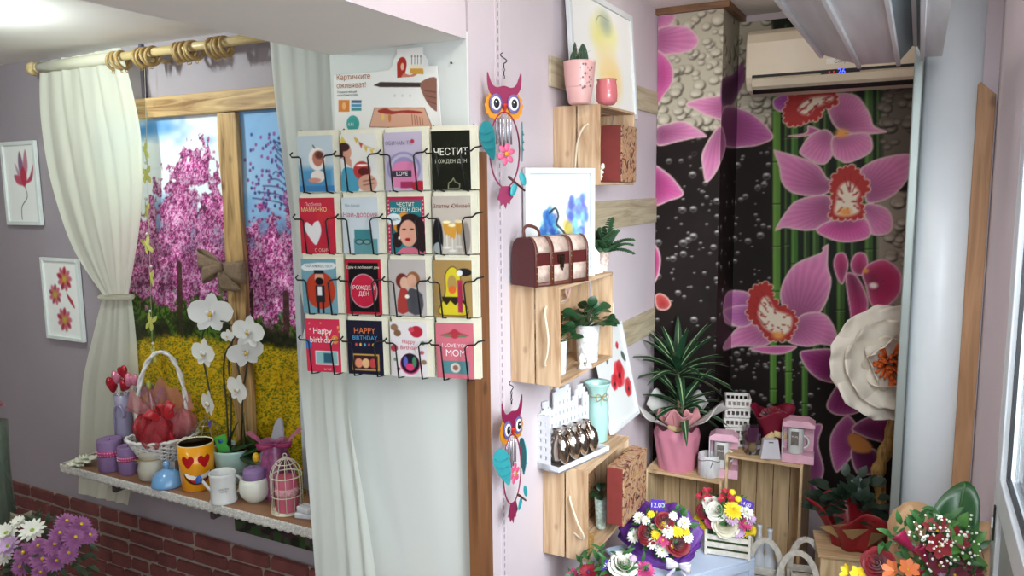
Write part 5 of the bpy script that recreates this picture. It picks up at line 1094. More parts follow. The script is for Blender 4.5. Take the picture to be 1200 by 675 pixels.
for a, b_ in ((.0, .010), (ys_[1], ys_[2]), (ys_[3], ys_[4]), (L-.010, L)): wrapstrip('strap', a, b_, .003, m_brn)
wrapstrip('strap', 0, L, .0022, m_brn, 0, zmax=.011)
b = MB(); yl = L*.47; b.box(W+.002, W+.006, yl-.013, yl+.013, .068, .092); b.box(W+.005, W+.010, yl-.006, yl+.006, .052, .085); b.tube([(W+.008, yl-.004, .052), (W+.009, yl, .044), (W+.008, yl+.004, .052)], .0015, 5); b.build('clasp', m_brs, t, bevel=.001)
for yy_ in (ys_[1]+.008, ys_[3]+.009, .005, L-.005):
    for z_ in (.02, .04, .06, .085, .1): b = MB(); b.ell((W+.0045, yy_, z_), .0022, 6, 4); b.build('stud', mat('brass_stud', 'a8814a', .3, .8), t)
rope_ = MB(); rope_.tube([Vector(p) for p in smooth([(W*.45, .012, .146), (W*.45, .008, .168), (W*.45, .022, .180), (W*.45, .05, .176), (W*.45, .068, .165), (W*.45, .075, .147)], 5, False)], .005, 8, flat=.5); rope_.build('handle', m_brn, t)
# little card house and fern pot
p = P(692, 330, z=1.306); t = thing('card_house', 'small cream paper house standing beside the treasure chest', 'paper house', (XP+.125, 2.425, 1.3065), .9)
b = MB(); b.prism([(-.022, 0), (.022, 0), (.022, .07), (0, .095), (-.022, .07)], (0, .015, 0), (1, 0, 0), (0, 0, 1), .03); b.build('house_body', mat('cream_card', 'e4dacb', .6), t, bevel=.001)
b = MB(); b.prism([(.018, 0), (.05, 0), (.034, .035)], (0, .02, 0), (1, 0, 0), (0, 0, 1), .012); b.build('gable', mat('cream_card', ''), t)
p = Vector((XP+.12, P(705, 310, x=XP+.12).y, 1.306)); R = 9*mpp(p); t = thing('fern_pot', 'feathery fern in a pink-patterned white pot at the crate end', 'potted fern', (p.x+.0, p.y, 1.306))
lath(t, 'pot', [(R*.8, 0), (R*.85, .004), (R*1.08, .075), (R*.98, .075), (R*.9, .06), (0, .06)], mat('pink_pattern', 'c9b0a6', .5, var=.45, vs=70)); m_fern = mat('fern_green', '26482a', .6, var=.15, vs=30)
for i in range(15):
    a = i*2.4; el = .5+.9*((i*5) % 7)/7; L_ = .13+.04*math.sin(i*3); b = MB(); d = Vector((math.cos(a)*math.cos(el), math.sin(a)*math.cos(el), math.sin(el)))
    if d.x < -.25: d.x *= .35
    pt_ = [Vector((0, 0, .06))+d*L_*k-Vector((0, 0, 1))*(L_*.45*k*k)*(1.2-el*.5) for k in [j/12 for j in range(13)]]; b.tube(pt_, .0009, 4)
    for j in range(2, 13):
        tg = (pt_[j]-pt_[j-1]).normalized(); sd = tg.cross(Vector((0, 0, 1))).normalized()
        for s_ in (-1, 1): b.leaf(pt_[j], sd*s_+tg*.5, (.6, -.6, .6), .038*(1-.75*(j/13))+.006, .013, .2, .1, 3)
    b.build('frond', m_fern, t)
# lace pots inside crate 2
m_lacep = mat('lace_pot', 'cfcdcc', .5, var=.22, vs=75, bump=.8, bs=90); m_pl = mat('glossy_green', '1f4226', .3, var=.2, vs=20)
def bushy(t, z0, n, R, L_, W_, seed, m=m_pl, zs=.9, nm='leaf', xmin=-1):
    r_ = random.Random(seed); st = MB()
    for i in range(n):
        a = r_.random()*6.28; el = r_.uniform(.15, 1.35); d = Vector((math.cos(a)*math.cos(el), math.sin(a)*math.cos(el), math.sin(el)*zs)); k = R*r_.uniform(.45, 1.0); c = Vector((0, 0, z0))+d*k
        if c.x < xmin: c.x = xmin
        st.tube([(0, 0, z0-.01), c], .0012, 4); b = MB(); b.leaf(c, Vector((d.x, d.y, d.z*.4+r_.uniform(-.2, .3))), (r_.uniform(-.3, .6), -.35+r_.uniform(-.3, .3), 1), L_*r_.uniform(.7, 1.1), W_, .25, .12, 6, shape=lambda t: math.sin(PI*min(1, .08+.92*t**1.1))**.6); b.build(nm, m, t)
    st.build('stems', mat('plant_stem', '3c5230', .6), t)
for px, py, rp, dxx, lab, sd, hp in ((662, 440, 12, -.02, 'round-leaved plant in a white lace pot, nearer one in the middle crate', 3, 40), (688, 424, 14, .0, 'taller round-leaved plant in a white lace pot, farther one in the middle crate', 9, 44)):
    p = P(px, py, z=1.01); s = mpp(p); R = rp*s; Hh_ = hp*s; t = thing('lace_pot_plant', lab, 'potted plant', (min(p.x, XP+.125)+dxx, p.y+.015, 1.0095)); 
    lath(t, 'pot', [(R*.85, 0), (R*.88, .004), (R*1.0, Hh_*.96), (R*1.03, Hh_), (R*.93, Hh_), (R*.9, Hh_*.9), (0, Hh_*.88)], m_lacep)
    bushy(t, Hh_, 46 if sd == 9 else 26, .085 if sd == 9 else .06, .044, .036, sd, xmin=-.06)
p = P(682, 432, z=1.01)
b = MB(); t = thing('white_figurine', 'little white openwork figurine between the two lace pots', 'figurine', (XP+.150, p.y, 1.0095), 1.1)
b.lathe([(.014, 0), (.010, .01), (.006, .02), (.012, .032), (.008, .045), (.004, .05)], (0, 0, 0), 14); b.lathe([(.014, 0), (.010, .01), (.006, .02), (.009, .03), (0, .034)], (.03, 0, 0), 12); b.box(-.012, .042, -.004, .004, 0, .003); b.build('figure', m_lacep, t)
b = MB(); t = thing('wicker_heart', 'small pale wicker heart hanging in the far corner of the middle crate', 'wicker heart', (XP+.03, 2.44, 1.21)); b.X = Matrix.Rotation(PI/2, 4, 'Z')
for k in (1, .75, .5): b.tube([Vector((x*.022*k, 0, .025+z_*.022*k)) for x, z_ in smooth(HB, 3)], .002, 5, closed=True)
b.build('woven_heart', mat('pink_wicker', 'cfa89a', .8), t)
# white town-house tray with silver vases
zt3 = .665; az = PI/2-math.radians(14); A0 = P(655, 549, z=zt3+.012); A1 = P(716, 523, z=zt3+.012); Lt = (A1-A0).length; ux = Vector((math.cos(az), math.sin(az), 0)); uy = Vector((-math.sin(az), math.cos(az), 0))
B0 = P(629, 541, z=zt3+.012); Dt = max(.09, (B0-A0).dot(uy)); o_ = Vector((A0.x, A0.y, .656)); m_tw = mat('white_tray', 'd2d3d8', .4)
t = thing('town_house_tray', 'white tray with a cut-out row of gabled house fronts on the lowest crate', 'tray', o_, az)
Dt = min(Dt, .11)
MB().box(0, Lt, 0, Dt, 0, .006).build('tray_floor', mat('grey_tray_floor', '8b8888', .4), t); b = MB(); b.box(0, Lt, 0, .006, 0, .022); b.box(0, .006, .006, Dt, 0, .022); b.box(Lt-.006, Lt, .006, Dt, 0, .022); b.build('tray_rim', m_tw, t, bevel=.001)
# facade with window holes built as cells
def facade(t, y0):
    cell = .0072; wT = Lt; nx = int(wT/cell); hs = []
    for i in range(nx):
        u = i/nx
        if u < .30: c_ = .15; h = .185+.025*(1-abs((u-.15)/.15)) if abs(u-.15) > .05 else .225
        elif u < .62: k = abs(u-.46)/.16; h = .245 if k > .75 else (.262 if k > .4 else .255)
        else: k = abs(u-.81)/.19; h = .195+.075*(1-k)//.018*.018
        hs.append(h)
    b = MB()
    for i in range(nx):
        nz = int(hs[i]/cell)
        for j in range(nz):
            u = i/nx; hole = (i % 3 == 1) and (j % 5 in (2, 3)) and 2 < j < nz-3 and i not in (0, nx-1)
            if .0 < u < .26 and 22 <= j <= 24 and 3 <= i <= 4: hole = True
            if abs(u-.80) < .05 and nz-12 < j < nz-7: hole = True
            if not hole: b.box(i*cell, (i+1)*cell+.0001, y0, y0+.006, j*cell, (j+1)*cell+.0001)
    b.build('house_fronts', m_tw, t)
facade(t, Dt-.008)
b = MB()
for j in range(26):
    for i in range(7):
        if not (i % 3 == 1 and j % 4 in (1, 2) and 2 < j < 24) and j*.0072 < .19-.0*i: b.box(.0, .005, Dt-.008-(i+1)*.0072, Dt-.008-i*.0072, j*.0072, (j+1)*.0072)
b.build('house_side', m_tw, t)
m_sil = mat('silver_glaze', 'bdb2a8', .08, 1.0); vz = None
labs = ['silver bottle vase on the tray, nearest the tray end with the side wall', 'silver bottle vase on the tray, second from the side wall', 'silver bottle vase on the tray, third from the side wall', 'silver bottle vase on the tray, next to the mint vase']
for i in range(4):
    c_ = o_+ux*(.045+i*(Lt-.125)/3.0)+uy*(Dt*.45); 
    if vz is None:
        b = MB(); b.lathe([(.016, 0), (.026, .004), (.037, .025), (.041, .052), (.037, .080), (.026, .098), (.015, .106), (.013, .111), (.017, .118), (.015, .119), (.011, .112), (0, .11)], (0, 0, 0), 32, sx=.74, sy=1.22); vz = b.build('silver_vase', m_sil, None, origin=(0, 0, 0)); o = vz
    else: o = vz.copy(); COL.objects.link(o)
    o.location = c_+Vector((0, 0, .0065)); o.rotation_euler = (0, 0, az+.15*math.sin(i*2)); o.scale = (1.0, 1.0, 1.08-.02*i); tag(o, labs[i], 'vase', 'silver vases on the white tray')
# mint vase with twine bow
p = P(703, 522, z=.657); s = mpp(p); R = 14*s; H = 72*s; t = thing('mint_vase', 'tall fluted mint vase with a frilled rim and twine bow beside the silver vases', 'vase', (p.x-.03, p.y+.05, .6565))
b = MB(); b.lathe([(R*.8, 0), (R*.85, .005), (R*.98, H*.35), (R*.92, H*.62), (R*.74, H*.78), (R*.80, H*.86), (R*1.1, H*.97), (R*1.15, H), (R*1.02, H*.96), (R*.68, H*.8), (R*.8, H*.4), (0, .01)], (0, 0, 0), 42, wob=.035); b.build('vase_body', mat('mint_ceramic', '9fc4bd', .3, var=.04), t)
b = MB(); b.tube([Vector((R*.80*math.cos(a), R*.80*math.sin(a), H*.78)) for a in [2*PI*i/24 for i in range(24)]], .002, 5, closed=True)
for s_ in (-1, 1): b.tube([Vector((R*.6+.004, -R*.6, H*.78))+Vector((.5, .85, 0))*s_*.028*math.sin(a)+Vector((0, 0, .014*math.sin(2*a)*s_)) for a in [PI*i/12 for i in range(13)]], .0016, 5); b.tube([(R*.6+.004, -R*.6, H*.78), (R*.7+.004, -R*.6+.02*s_, H*.65)], .0014, 5)
b.build('twine_bow', mat('twine', ''), t)
# things in crate 3
fx = XP+.235; y0 = P(731, 580, x=fx).y; y1 = P(756, 560, x=fx).y; x0_ = P(717, 580, y=y0).x; zt_ = P(731, 551, x=fx).z
zb = P(731, 617, x=fx).z
fbox('large maroon floral box jutting out of the lowest crate', x0_-.02, fx, y0, y1+.015, max(zb, .345), zt_+.0)
fbox('floral box lying deep inside the lowest crate', XP+.012, XP+.05, 2.35, 2.66, .345, .56)
p = P(709, 618, z=.345); R = 7.2*mpp(p); t = thing('lace_tumbler_plant', 'small green plant in a mint tumbler with grey lace pattern in the lowest crate', 'potted plant', (XP+.118, p.y-.01, .346)); H = .115
lath(t, 'tumbler', [(R*.75, 0), (R*.78, .004), (R*1.05, H), (R*.97, H), (R*.9, H*.85), (0, H*.83)], mat('mint_lace', 'b3c4ba', .5, var=.4, vs=95)); bushy(t, H, 14, .038, .034, .018, 4, xmin=-.05)
p = P(698, 605, z=.345); t = thing('red_candle', 'dark red mottled candle standing in the lowest crate beside the tumbler', 'candle', (XP+.085, 2.36, .346)); lath(t, 'wax', [(.022, 0), (.024, .01), (.023, .11), (.018, .13), (.008, .14), (0, .141)], mat('mottled_red', '7a2c30', .4, var=.4, vs=40))
t = thing('straw_box', 'small golden straw box at the front of the lowest crate', 'box', (XP+.142, 2.345, .346), .1); MB().box(-.018, .018, -.024, .024, 0, .055).build('box_body', mat('gold_straw', 'a07a40', .7, var=.4, vs=90, stretch=(1, 1, 6)), t, bevel=.002)
# ---------------------------------------------------------------- orchid mural on the back wall
def mural(cv, plane):
    """paint the printed orchids; shapes traced in photo pixels and carried onto the wall plane"""
    rr = random.Random(11)
    def stones(x0, x1, y0, y1, base, n, seed, light='d0c8b4', dark='5f584c'):
        r = random.Random(seed); cv.poly([(x0, y0), (x1, y0), (x1, y1), (x0, y1)], base, soft=.01)
        for i in range(n):
            x, y = r.uniform(x0, x1), r.uniform(y0, y1); a = r.uniform(3, 9); e = r.uniform(.65, .95); sc_ = .0039
            cv.ell((x+a*.12, y+a*.18), a*sc_, a*e*sc_, dark, soft=.004, op=.8); cv.ell((x, y), a*.88*sc_, a*e*.88*sc_, base, soft=.004); cv.ell((x-a*.2, y+a*.25), a*.5*sc_, a*e*.4*sc_, light, soft=.008, op=.8)
    def drops(x0, x1, y0, y1, n, seed):
        r = random.Random(seed)
        for i in range(n):
            x, y = r.uniform(x0, x1), r.uniform(y0, y1); a = r.choice((1.2, 1.8, 2.4, 3.2, 4.6))*r.uniform(.7, 1.1); s_ = .0039
            cv.ell((x, y), a*s_, a*.9*s_, '6f6a68', soft=.003, op=.85); cv.ell((x, y+a*.35), a*.7*s_, a*.35*s_, '15100f', soft=.003, op=.7); cv.ell((x-a*.1, y-a*.45), a*.6*s_, a*.25*s_, 'c4c0bc', soft=.002, op=.9)
    cv.A[:] = hx('190f0d'); cv.A += (fbm(cv.U, cv.V, 6, 2)[..., None]-.5)*.05
    drops(765, 905, 155, 480, 260, 4); drops(860, 960, 400, 500, 90, 6)
    stones(755, 906, -5, 152, 'b9b19c', 240, 1, 'dcd5c4', '4a4338')
    cv.poly([(765, 158), (800, 168), (830, 160), (850, 172), (905, 152), (905, 175), (765, 185)], '190f0d', soft=.02)
    # bamboo
    cv.poly([(905, 10), (1040, 10), (1040, 420), (905, 420)], '151b10', soft=.01)
    for x, w_, c_, y0, y1 in ((910, 9, '55802f', 60, 350), (922, 6, '1f3016', 30, 400), (931, 8, '3a6626', 60, 350), (945, 7, '243c1a', 30, 400), (956, 8, '2d4d20', 30, 420), (968, 7, '1f3417', 30, 420), (985, 9, '33521f', 30, 430), (1000, 7, '20351a', 30, 430), (1018, 9, '3a5a2a', 90, 440), (1030, 6, '22351a', 90, 440), (906, 8, '4f7d2e', 400, 470), (924, 8, '4d7b2c', 410, 490), (943, 7, '3b6626', 420, 500)):
        cv.line([(x, y0), (x, y1)], w_*.0039, c_); cv.line([(x-w_*.22, y0), (x-w_*.22, y1)], w_*.0012, '7a9a50', op=.5)
        y = y0+rr.uniform(0, 40)
        while y < y1: cv.line([(x-w_*.5, y), (x+w_*.5, y)], .005, '16200e', op=.8); cv.line([(x-w_*.5, y+1.6), (x+w_*.5, y+1.6)], .003, '9ab070', op=.5); y += rr.uniform(38, 62)
    stones(1034, 1110, 100, 195, '5f564c', 60, 2, '8a8072', '1c1815'); stones(1028, 1110, 225, 400, '8f8475', 80, 3, 'c0b6a4', '2e2822')
    def petal_(pts, col, root, edge='d8b8b4', bw=.006, dark=.60, Z=None, veins=26):
        if Z: pts = [(Z[0]+p[0]/Z[2], Z[1]+p[1]/Z[2]) for p in pts]; root = (Z[0]+root[0]/Z[2], Z[1]+root[1]/Z[2])
        q = [cv.map(p) for p in pts]; rt_ = cv.map(root); q = smooth(q, 5); w = cv._win(q, .01)
        if cv.U[w].size == 0: return
        d = cv.sd(w, q); X, Y = cv.U[w]-rt_[0], cv.V[w]-rt_[1]; an = np.arctan2(Y, X); r = np.sqrt(X*X+Y*Y); R = np.sqrt(max((p[0]-rt_[0])**2+(p[1]-rt_[1])**2 for p in q))
        ve = .5+.5*np.sin(an*veins*2+vnoise(X+3, Y+3, 20, 3)*2); k = np.clip(r/R, 0, 1)
        base = hx(col); C_ = (base*(dark+(1-dark)*np.clip(k*1.5, 0, 1)[..., None])*np.array([1, .75+.25*1, 1])*(1-np.array([.02, .16, .06])*(1-k[..., None])))*(1-.09*ve[..., None]*(1-.3*k[..., None]))
        C_ = C_+(np.array([.92, .80, .86])-C_)*(np.clip(1-d/.05, 0, 1)**2*.35)[..., None]
        m = np.clip(.5+d/(cv.c*1.3), 0, 1); cv.put(w, m, edge); m = np.clip(.5+(d-bw)/(cv.c*1.6), 0, 1); cv.put(w, m, C_)
    Z1 = (740, 0, 3.333); Z2 = (740, 180, 3.333); Z4 = (820, 360, 3.377); pk = 'd985b2'; dk = 'a03a78'; hp = 'd05c9c'
    petal_([(100, 55), (165, 50), (168, 80), (130, 115), (98, 128), (90, 90)], pk, (60, 60), Z=Z1)
    petal_([(95, 120), (160, 98), (230, 110), (264, 160), (230, 200), (160, 213), (95, 208)], pk, (40, 160), Z=Z1)
    petal_([(95, 212), (130, 215), (162, 260), (162, 320), (130, 370), (95, 405)], hp, (60, 300), Z=Z1)
    petal_([(210, 408), (260, 385), (350, 372), (385, 380), (385, 470), (300, 455), (250, 430)], pk, (420, 420), Z=Z1)
    petal_([(355, 310), (400, 290), (432, 240), (444, 300), (420, 360), (385, 420), (350, 400)], '6a2a5c', (360, 420), edge='7a5070', Z=Z1)
    petal_([(360, 420), (440, 428), (500, 465), (555, 530), (520, 560), (450, 575), (360, 565)], 'b55c98', (360, 500), Z=Z1)
    petal_([(95, 500), (150, 480), (210, 475), (295, 530), (250, 540), (180, 555), (120, 570), (95, 560)], pk, (90, 520), Z=Z1)
    petal_([(350, 490), (310, 530), (275, 600), (278, 660), (290, 712), (320, 690), (352, 630), (370, 560)], pk, (340, 470), Z=Z1)
    petal_([(555, 385), (640, 360), (620, 430), (565, 432)], 'a04a98', (700, 400), Z=Z1)
    petal_([(760, 400), (800, 365), (880, 372), (930, 440), (948, 490), (1000, 515), (930, 525), (850, 522), (790, 490)], pk, (800, 500), Z=Z1)
    petal_([(610, 530), (680, 518), (690, 490), (745, 515), (660, 535)], hp, (760, 500), Z=Z1)
    petal_([(760, 505), (700, 525), (665, 570), (660, 605), (745, 645), (790, 600), (795, 540)], pk, (800, 490), Z=Z1)
    petal_([(785, 535), (850, 522), (920, 518), (943, 560), (930, 600), (850, 637), (810, 627), (783, 600)], pk, (810, 490), Z=Z1)
    def lip(pts, Z, spots, cen, inner):
        pts = [(Z[0]+p[0]/Z[2], Z[1]+p[1]/Z[2]) for p in pts]; rim = smooth([cv.map(p) for p in pts], 4)
        for i in range(0, len(rim), 2):
            R_ = .011+.004*math.sin(i*2.1); w_ = rim[i]; cv.map, k_ = (lambda p: p), cv.map; cv.ell(w_, R_+.004, R_+.004, 'e0c8b0'); cv.ell(w_, R_, R_, 'a8322e'); cv.map = k_
        cv.poly(pts, 'a8322e', curve=5)
        ins = [(Z[0]+p[0]/Z[2], Z[1]+p[1]/Z[2]) for p in inner]; cv.poly(ins, 'e4d6c0', curve=5, soft=.008)
        cx_, cy_ = sum(p[0] for p in ins)/len(ins), sum(p[1] for p in ins)/len(ins)
        for i in range(46):
            a_ = i*2.4; q_ = ins[i % len(ins)]; f_ = .55+.4*((i*7) % 5)/5; cv.ell((cx_+(q_[0]-cx_)*f_+math.sin(a_)*1.2, cy_+(q_[1]-cy_)*f_+math.cos(a_)*1.2), .0045, .0035, '9c2c30', op=.8)
        for (a, b_) in spots: cv.line([(Z[0]+a[0]/Z[2], Z[1]+a[1]/Z[2]), (Z[0]+b_[0]/Z[2], Z[1]+b_[1]/Z[2])], .005, '8a2a2c', op=.8)
        cv.ell((Z[0]+cen[0]/Z[2], Z[1]+cen[1]/Z[2]), .026, .018, 'e39a50', soft=.01)
    lip([(600, 430), (625, 380), (700, 365), (790, 362), (795, 400), (745, 430), (720, 465), (680, 470), (640, 490), (603, 470)], Z1, [((650, 440), (700, 400)), ((680, 450), (730, 405)), ((640, 420), (690, 385))], (820, 520), [(650, 430), (690, 385), (780, 375), (780, 395), (720, 420), (690, 450)])
    petal_([(555, -10), (570, -12), (650, 10), (730, 45), (765, 95), (792, 105), (785, 140), (740, 165), (680, 165), (620, 150), (585, 110), (575, 50)], pk, (800, 140), Z=Z2)
    petal_([(890, 70), (920, 40), (980, 15), (1090, 3), (1090, 80), (1040, 150), (980, 185), (920, 192), (905, 130)], pk, (880, 170), Z=Z2)
    petal_([(560, 300), (600, 230), (650, 180), (760, 160), (788, 200), (788, 250), (740, 290), (680, 302), (600, 290)], pk, (810, 210), Z=Z2)
    petal_([(900, 215), (930, 193), (1000, 215), (1022, 270), (1005, 312), (940, 317), (915, 260)], pk, (880, 200), Z=Z2)
    petal_([(720, 300), (780, 260), (900, 248), (935, 290), (925, 330), (850, 347), (780, 337)], hp, (830, 220), Z=Z2, dark=.5)
    lip([(778, 240), (790, 170), (780, 120), (815, 65), (860, 55), (902, 90), (922, 140), (890, 180), (907, 230), (870, 252), (820, 252)], Z2, [((830, 90), (850, 150)), ((855, 80), (855, 150)), ((885, 100), (862, 150)), ((800, 160), (830, 190))], (835, 228), [(795, 235), (800, 180), (812, 130), (850, 110), (890, 150), (880, 185), (890, 225), (850, 243)])
    petal_([(368, 550), (400, 533), (460, 545), (470, 600), (480, 670), (380, 670), (358, 620)], 'b970a8', (500, 620), Z=Z2)
    petal_([(768, 353), (745, 368), (738, 387), (640, 430), (592, 500), (580, 560), (600, 620), (660, 665), (720, 640), (762, 580), (782, 500), (768, 440), (770, 370)], pk, (640, 680), Z=Z2)
    petal_([(95, 170), (105, 130), (180, 55), (240, 80), (285, 130), (250, 155), (150, 157)], pk, (320, 60), Z=Z4)
    petal_([(345, 130), (390, 40), (450, 18), (500, 30), (530, 70), (545, 110), (552, 157), (480, 148), (420, 157)], pk, (340, 50), Z=Z4)
    petal_([(95, 10), (110, 50), (150, 78), (200, 70), (230, 20), (180, -10)], 'b970a8', (260, 20), Z=Z4)
    petal_([(195, 162), (280, 152), (385, 155), (330, 186), (250, 182)], hp, (300, 100), Z=Z4)
    lip([(190, 20), (205, -60), (240, -90), (280, -80), (300, -20), (370, 20), (375, 80), (350, 120), (300, 130), (262, 110), (220, 60)], Z4, [((215, 20), (250, 60)), ((215, -10), (260, 40)), ((225, -40), (270, 20)), ((245, -60), (285, 0)), ((230, 50), (265, 80))], (310, 112), [(230, 30), (245, -30), (270, -40), (300, 10), (360, 35), (360, 85), (330, 110), (285, 100), (250, 75)])
    rd = 'ab2f63'
    petal_([(788, 430), (800, 392), (832, 388), (848, 430), (838, 480), (822, 512), (800, 480)], rd, (860, 470), edge='d9a0b0', Z=Z2)
    petal_([(855, 430), (878, 388), (915, 392), (925, 440), (905, 475), (870, 470)], rd, (900, 480), edge='d9a0b0', Z=Z2)
    petal_([(835, 480), (862, 465), (890, 490), (918, 550), (925, 600), (900, 665), (862, 668), (850, 600)], rd, (880, 480), edge='d9a0b0', Z=Z2)
    petal_([(900, 470), (930, 428), (990, 413), (1042, 450), (1057, 500), (1040, 560), (980, 607), (935, 590), (915, 520)], 'b8305f', (920, 500), edge='d9a0b0', Z=Z2, veins=40)
    cv.ell((740+945/3.333, 180+515/3.333), .018, .014, 'e6d6d0', soft=.006); cv.ell((740+915/3.333, 180+458/3.333), .012, .010, 'd09030', soft=.005)
    petal_([(395, 182), (430, 168), (520, 163), (585, 175), (602, 230), (590, 290), (540, 302), (470, 285), (420, 240)], '8f2f6c', (620, 260), Z=Z4)
    petal_([(590, 282), (640, 320), (645, 400), (600, 427), (540, 427), (503, 400), (510, 360), (550, 300)], '8f2f6c', (600, 260), Z=Z4)
    petal_([(640, 330), (700, 340), (760, 400), (690, 417), (650, 400)], '7a2860', (620, 300), Z=Z4)
    petal_([(513, 530), (530, 480), (565, 438), (592, 430), (622, 470), (600, 520), (625, 560), (560, 640), (538, 652), (520, 600)], 'a84a86', (640, 540), Z=Z4)
    petal_([(600, 480), (650, 440), (720, 428), (775, 450), (762, 540), (700, 530), (640, 510)], '8a2f68', (640, 540), Z=Z4)
    petal_([(600, 560), (690, 560), (720, 620), (690, 660), (620, 655)], '6a1f50', (640, 540), Z=Z4)
    cv.poly([(820+x/3.377, 360+y/3.377) for x, y in ((585, 515), (620, 500), (680, 545), (670, 575), (610, 570))], 'c07a40', curve=4, soft=.006)
    petal_([(420, 600), (445, 475), (487, 468), (470, 540), (492, 640), (470, 700), (430, 690)], 'a04a86', (400, 600), Z=Z4)
    petal_([(430, 690), (470, 720), (560, 800), (600, 900), (480, 900), (440, 800)], '8a3f76', (400, 700), Z=Z4)
    petal_([(80, 50), (140, 75), (175, 110), (204, 160), (150, 185), (80, 197)], hp, (60, 120), Z=Z2); petal_([(70, 345), (98, 362), (114, 400), (112, 450), (100, 490), (70, 525)], 'c0407c', (50, 430), Z=Z2)
    petal_([(90, 560), (110, 545), (140, 560), (155, 590), (135, 612), (100, 605)], 'b0352f', (120, 640), edge='e0b0a0', Z=Z2)
m0 = thing('orchid_mural', 'printed mural of giant pink orchids, bamboo and pebbles wrapping the back wall', 'mural', (-.3, YB, FL+.35))
ZM0, ZM1 = FL+.35, CEIL-.03
cv = Canvas(XP+.004, XC, ZM0, ZM1, .0045); cv.map = lambda p: (lambda q: (q.x, q.z))(P(p[0], p[1], y=YC-.0)); mural(cv, 0); cv.build('column_front_print', m0, (0, YC-.0, 0), (1, 0, 0), (0, 0, 1), .6)
cv = Canvas(XC, XR+.02, ZM0, ZM1, .0045); cv.map = lambda p: (lambda q: (q.x, q.z))(P(p[0], p[1], y=YB)); mural(cv, 0); cv.build('wall_print', m0, (0, YB, 0), (1, 0, 0), (0, 0, 1), .6)
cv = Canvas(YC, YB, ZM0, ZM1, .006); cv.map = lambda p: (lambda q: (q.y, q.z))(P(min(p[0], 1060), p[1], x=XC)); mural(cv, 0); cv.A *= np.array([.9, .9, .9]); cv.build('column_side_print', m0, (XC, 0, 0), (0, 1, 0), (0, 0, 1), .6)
# timber moulding above the column
b = MB(); b.prism([(XP+.001, YC-.03), (XC+.03, YC-.03), (XC+.03, YB-.002), (XC+.001, YB-.002), (XC+.001, YC-.001), (XP+.001, YC-.001)], (0, 0, CEIL-.028), (1, 0, 0), (0, 1, 0), .027); struct('trim_column_top', b, wood('dark_moulding', '8d6645', '6b4a30', 0, 4, .5, False))
# air conditioner
yA = 3.64; xa_, xb_ = P(873, 100, y=yA).x, .14; zt_ = P(876, 46, y=YB).z; zb_ = P(884, 110, y=yA+.03).z; za_ = P(884, 100, y=yA).z
ac = thing('air_conditioner', 'cream wall air conditioner with a small lit display over the orchid mural', 'air conditioner', ((xa_+xb_)/2, YB-.003, zb_))
pf = [(YB-.004, zt_), (yA+.05, zt_), (yA+.015, zt_-.02), (yA, zt_-.06), (yA, za_+.035), (yA+.012, za_+.012), (yA+.04, zb_+.012), (YB-.05, zb_), (YB-.004, zb_+.02)]
m_ac = mat('aged_cream_plastic', 'dccfb6', .35, var=.01); b = MB(); b.prism(pf, (xa_, 0, 0), (0, 1, 0), (0, 0, 1), xb_-xa_); b.build('housing', m_ac, ac, world=True, bevel=.006)
b = MB(); b.prism([(yA-.010, za_+.022), (yA+.004, za_-.006), (yA+.03, za_-.020), (yA+.03, za_-.010), (yA+.010, za_+.006), (yA-.004, za_+.026)], (xa_+.03, 0, 0), (0, 1, 0), (0, 0, 1), xb_-xa_-.06); b.build('air_flap', m_ac, ac, world=True, bevel=.001)
m_sl = mat('vent_black', '14110f', .6); b = MB(); b.box(xa_+.028, xb_-.028, yA+.008, yA+.02, za_+.0, za_+.005); b.box(xa_+.03, xb_-.03, yA-.0015, yA+.004, za_+.032, za_+.044); b.prism([(yA+.022, zb_+.012), (yA+.05, zb_+.0), (yA+.055, zb_+.006), (yA+.03, zb_+.022)], (xa_+.03, 0, 0), (0, 1, 0), (0, 0, 1), xb_-xa_-.06); b.build('air_slot', m_sl, ac, world=True)
d0, d1 = P(962, 89, y=yA), P(1008, 78, y=yA); MB().box(d0.x, d1.x, yA-.003, yA-.0002, d0.z+.001, d1.z-.004).build('display_panel', mat('display_black', '0c0b10', .6), ac, world=True)
m_led = mat('blue_digits', '4a5cff', .4, emit=2.5); text('temperature_digits', '26', .032, m_led, ac, ((d0.x+d1.x)/2+.005, yA-.0035, (d0.z+d1.z)/2-.001), (1, 0, 0), (0, 0, 1)); b = MB()
for k in range(2): b.at(((d0.x*(.78-.12*k)+d1.x*(.22+.12*k)), yA-.0035, (d0.z+d1.z)/2)); b.ell((0, 0, 0), (.004, .0005, .004), 10, 4)
b.build('red_indicator', mat('red_led', 'b01a20', .4, emit=1.), ac, world=True)
q0, q1 = P(968, 77, y=yA), P(1002, 66, y=yA); MB().box(q0.x, q1.x, yA-.0012, yA-.0002, q0.z+.006, q1.z).build('label_plate', mat('label_white', 'e6e0d2', .3), ac, world=True); text('lettering', 'Cooper', .022, mat('label_ink', '4a4440', .5), ac, ((q0.x+q1.x)/2+.01, yA-.0018, (q0.z+q1.z)/2), (1, 0, 0), (0, 0, 1))
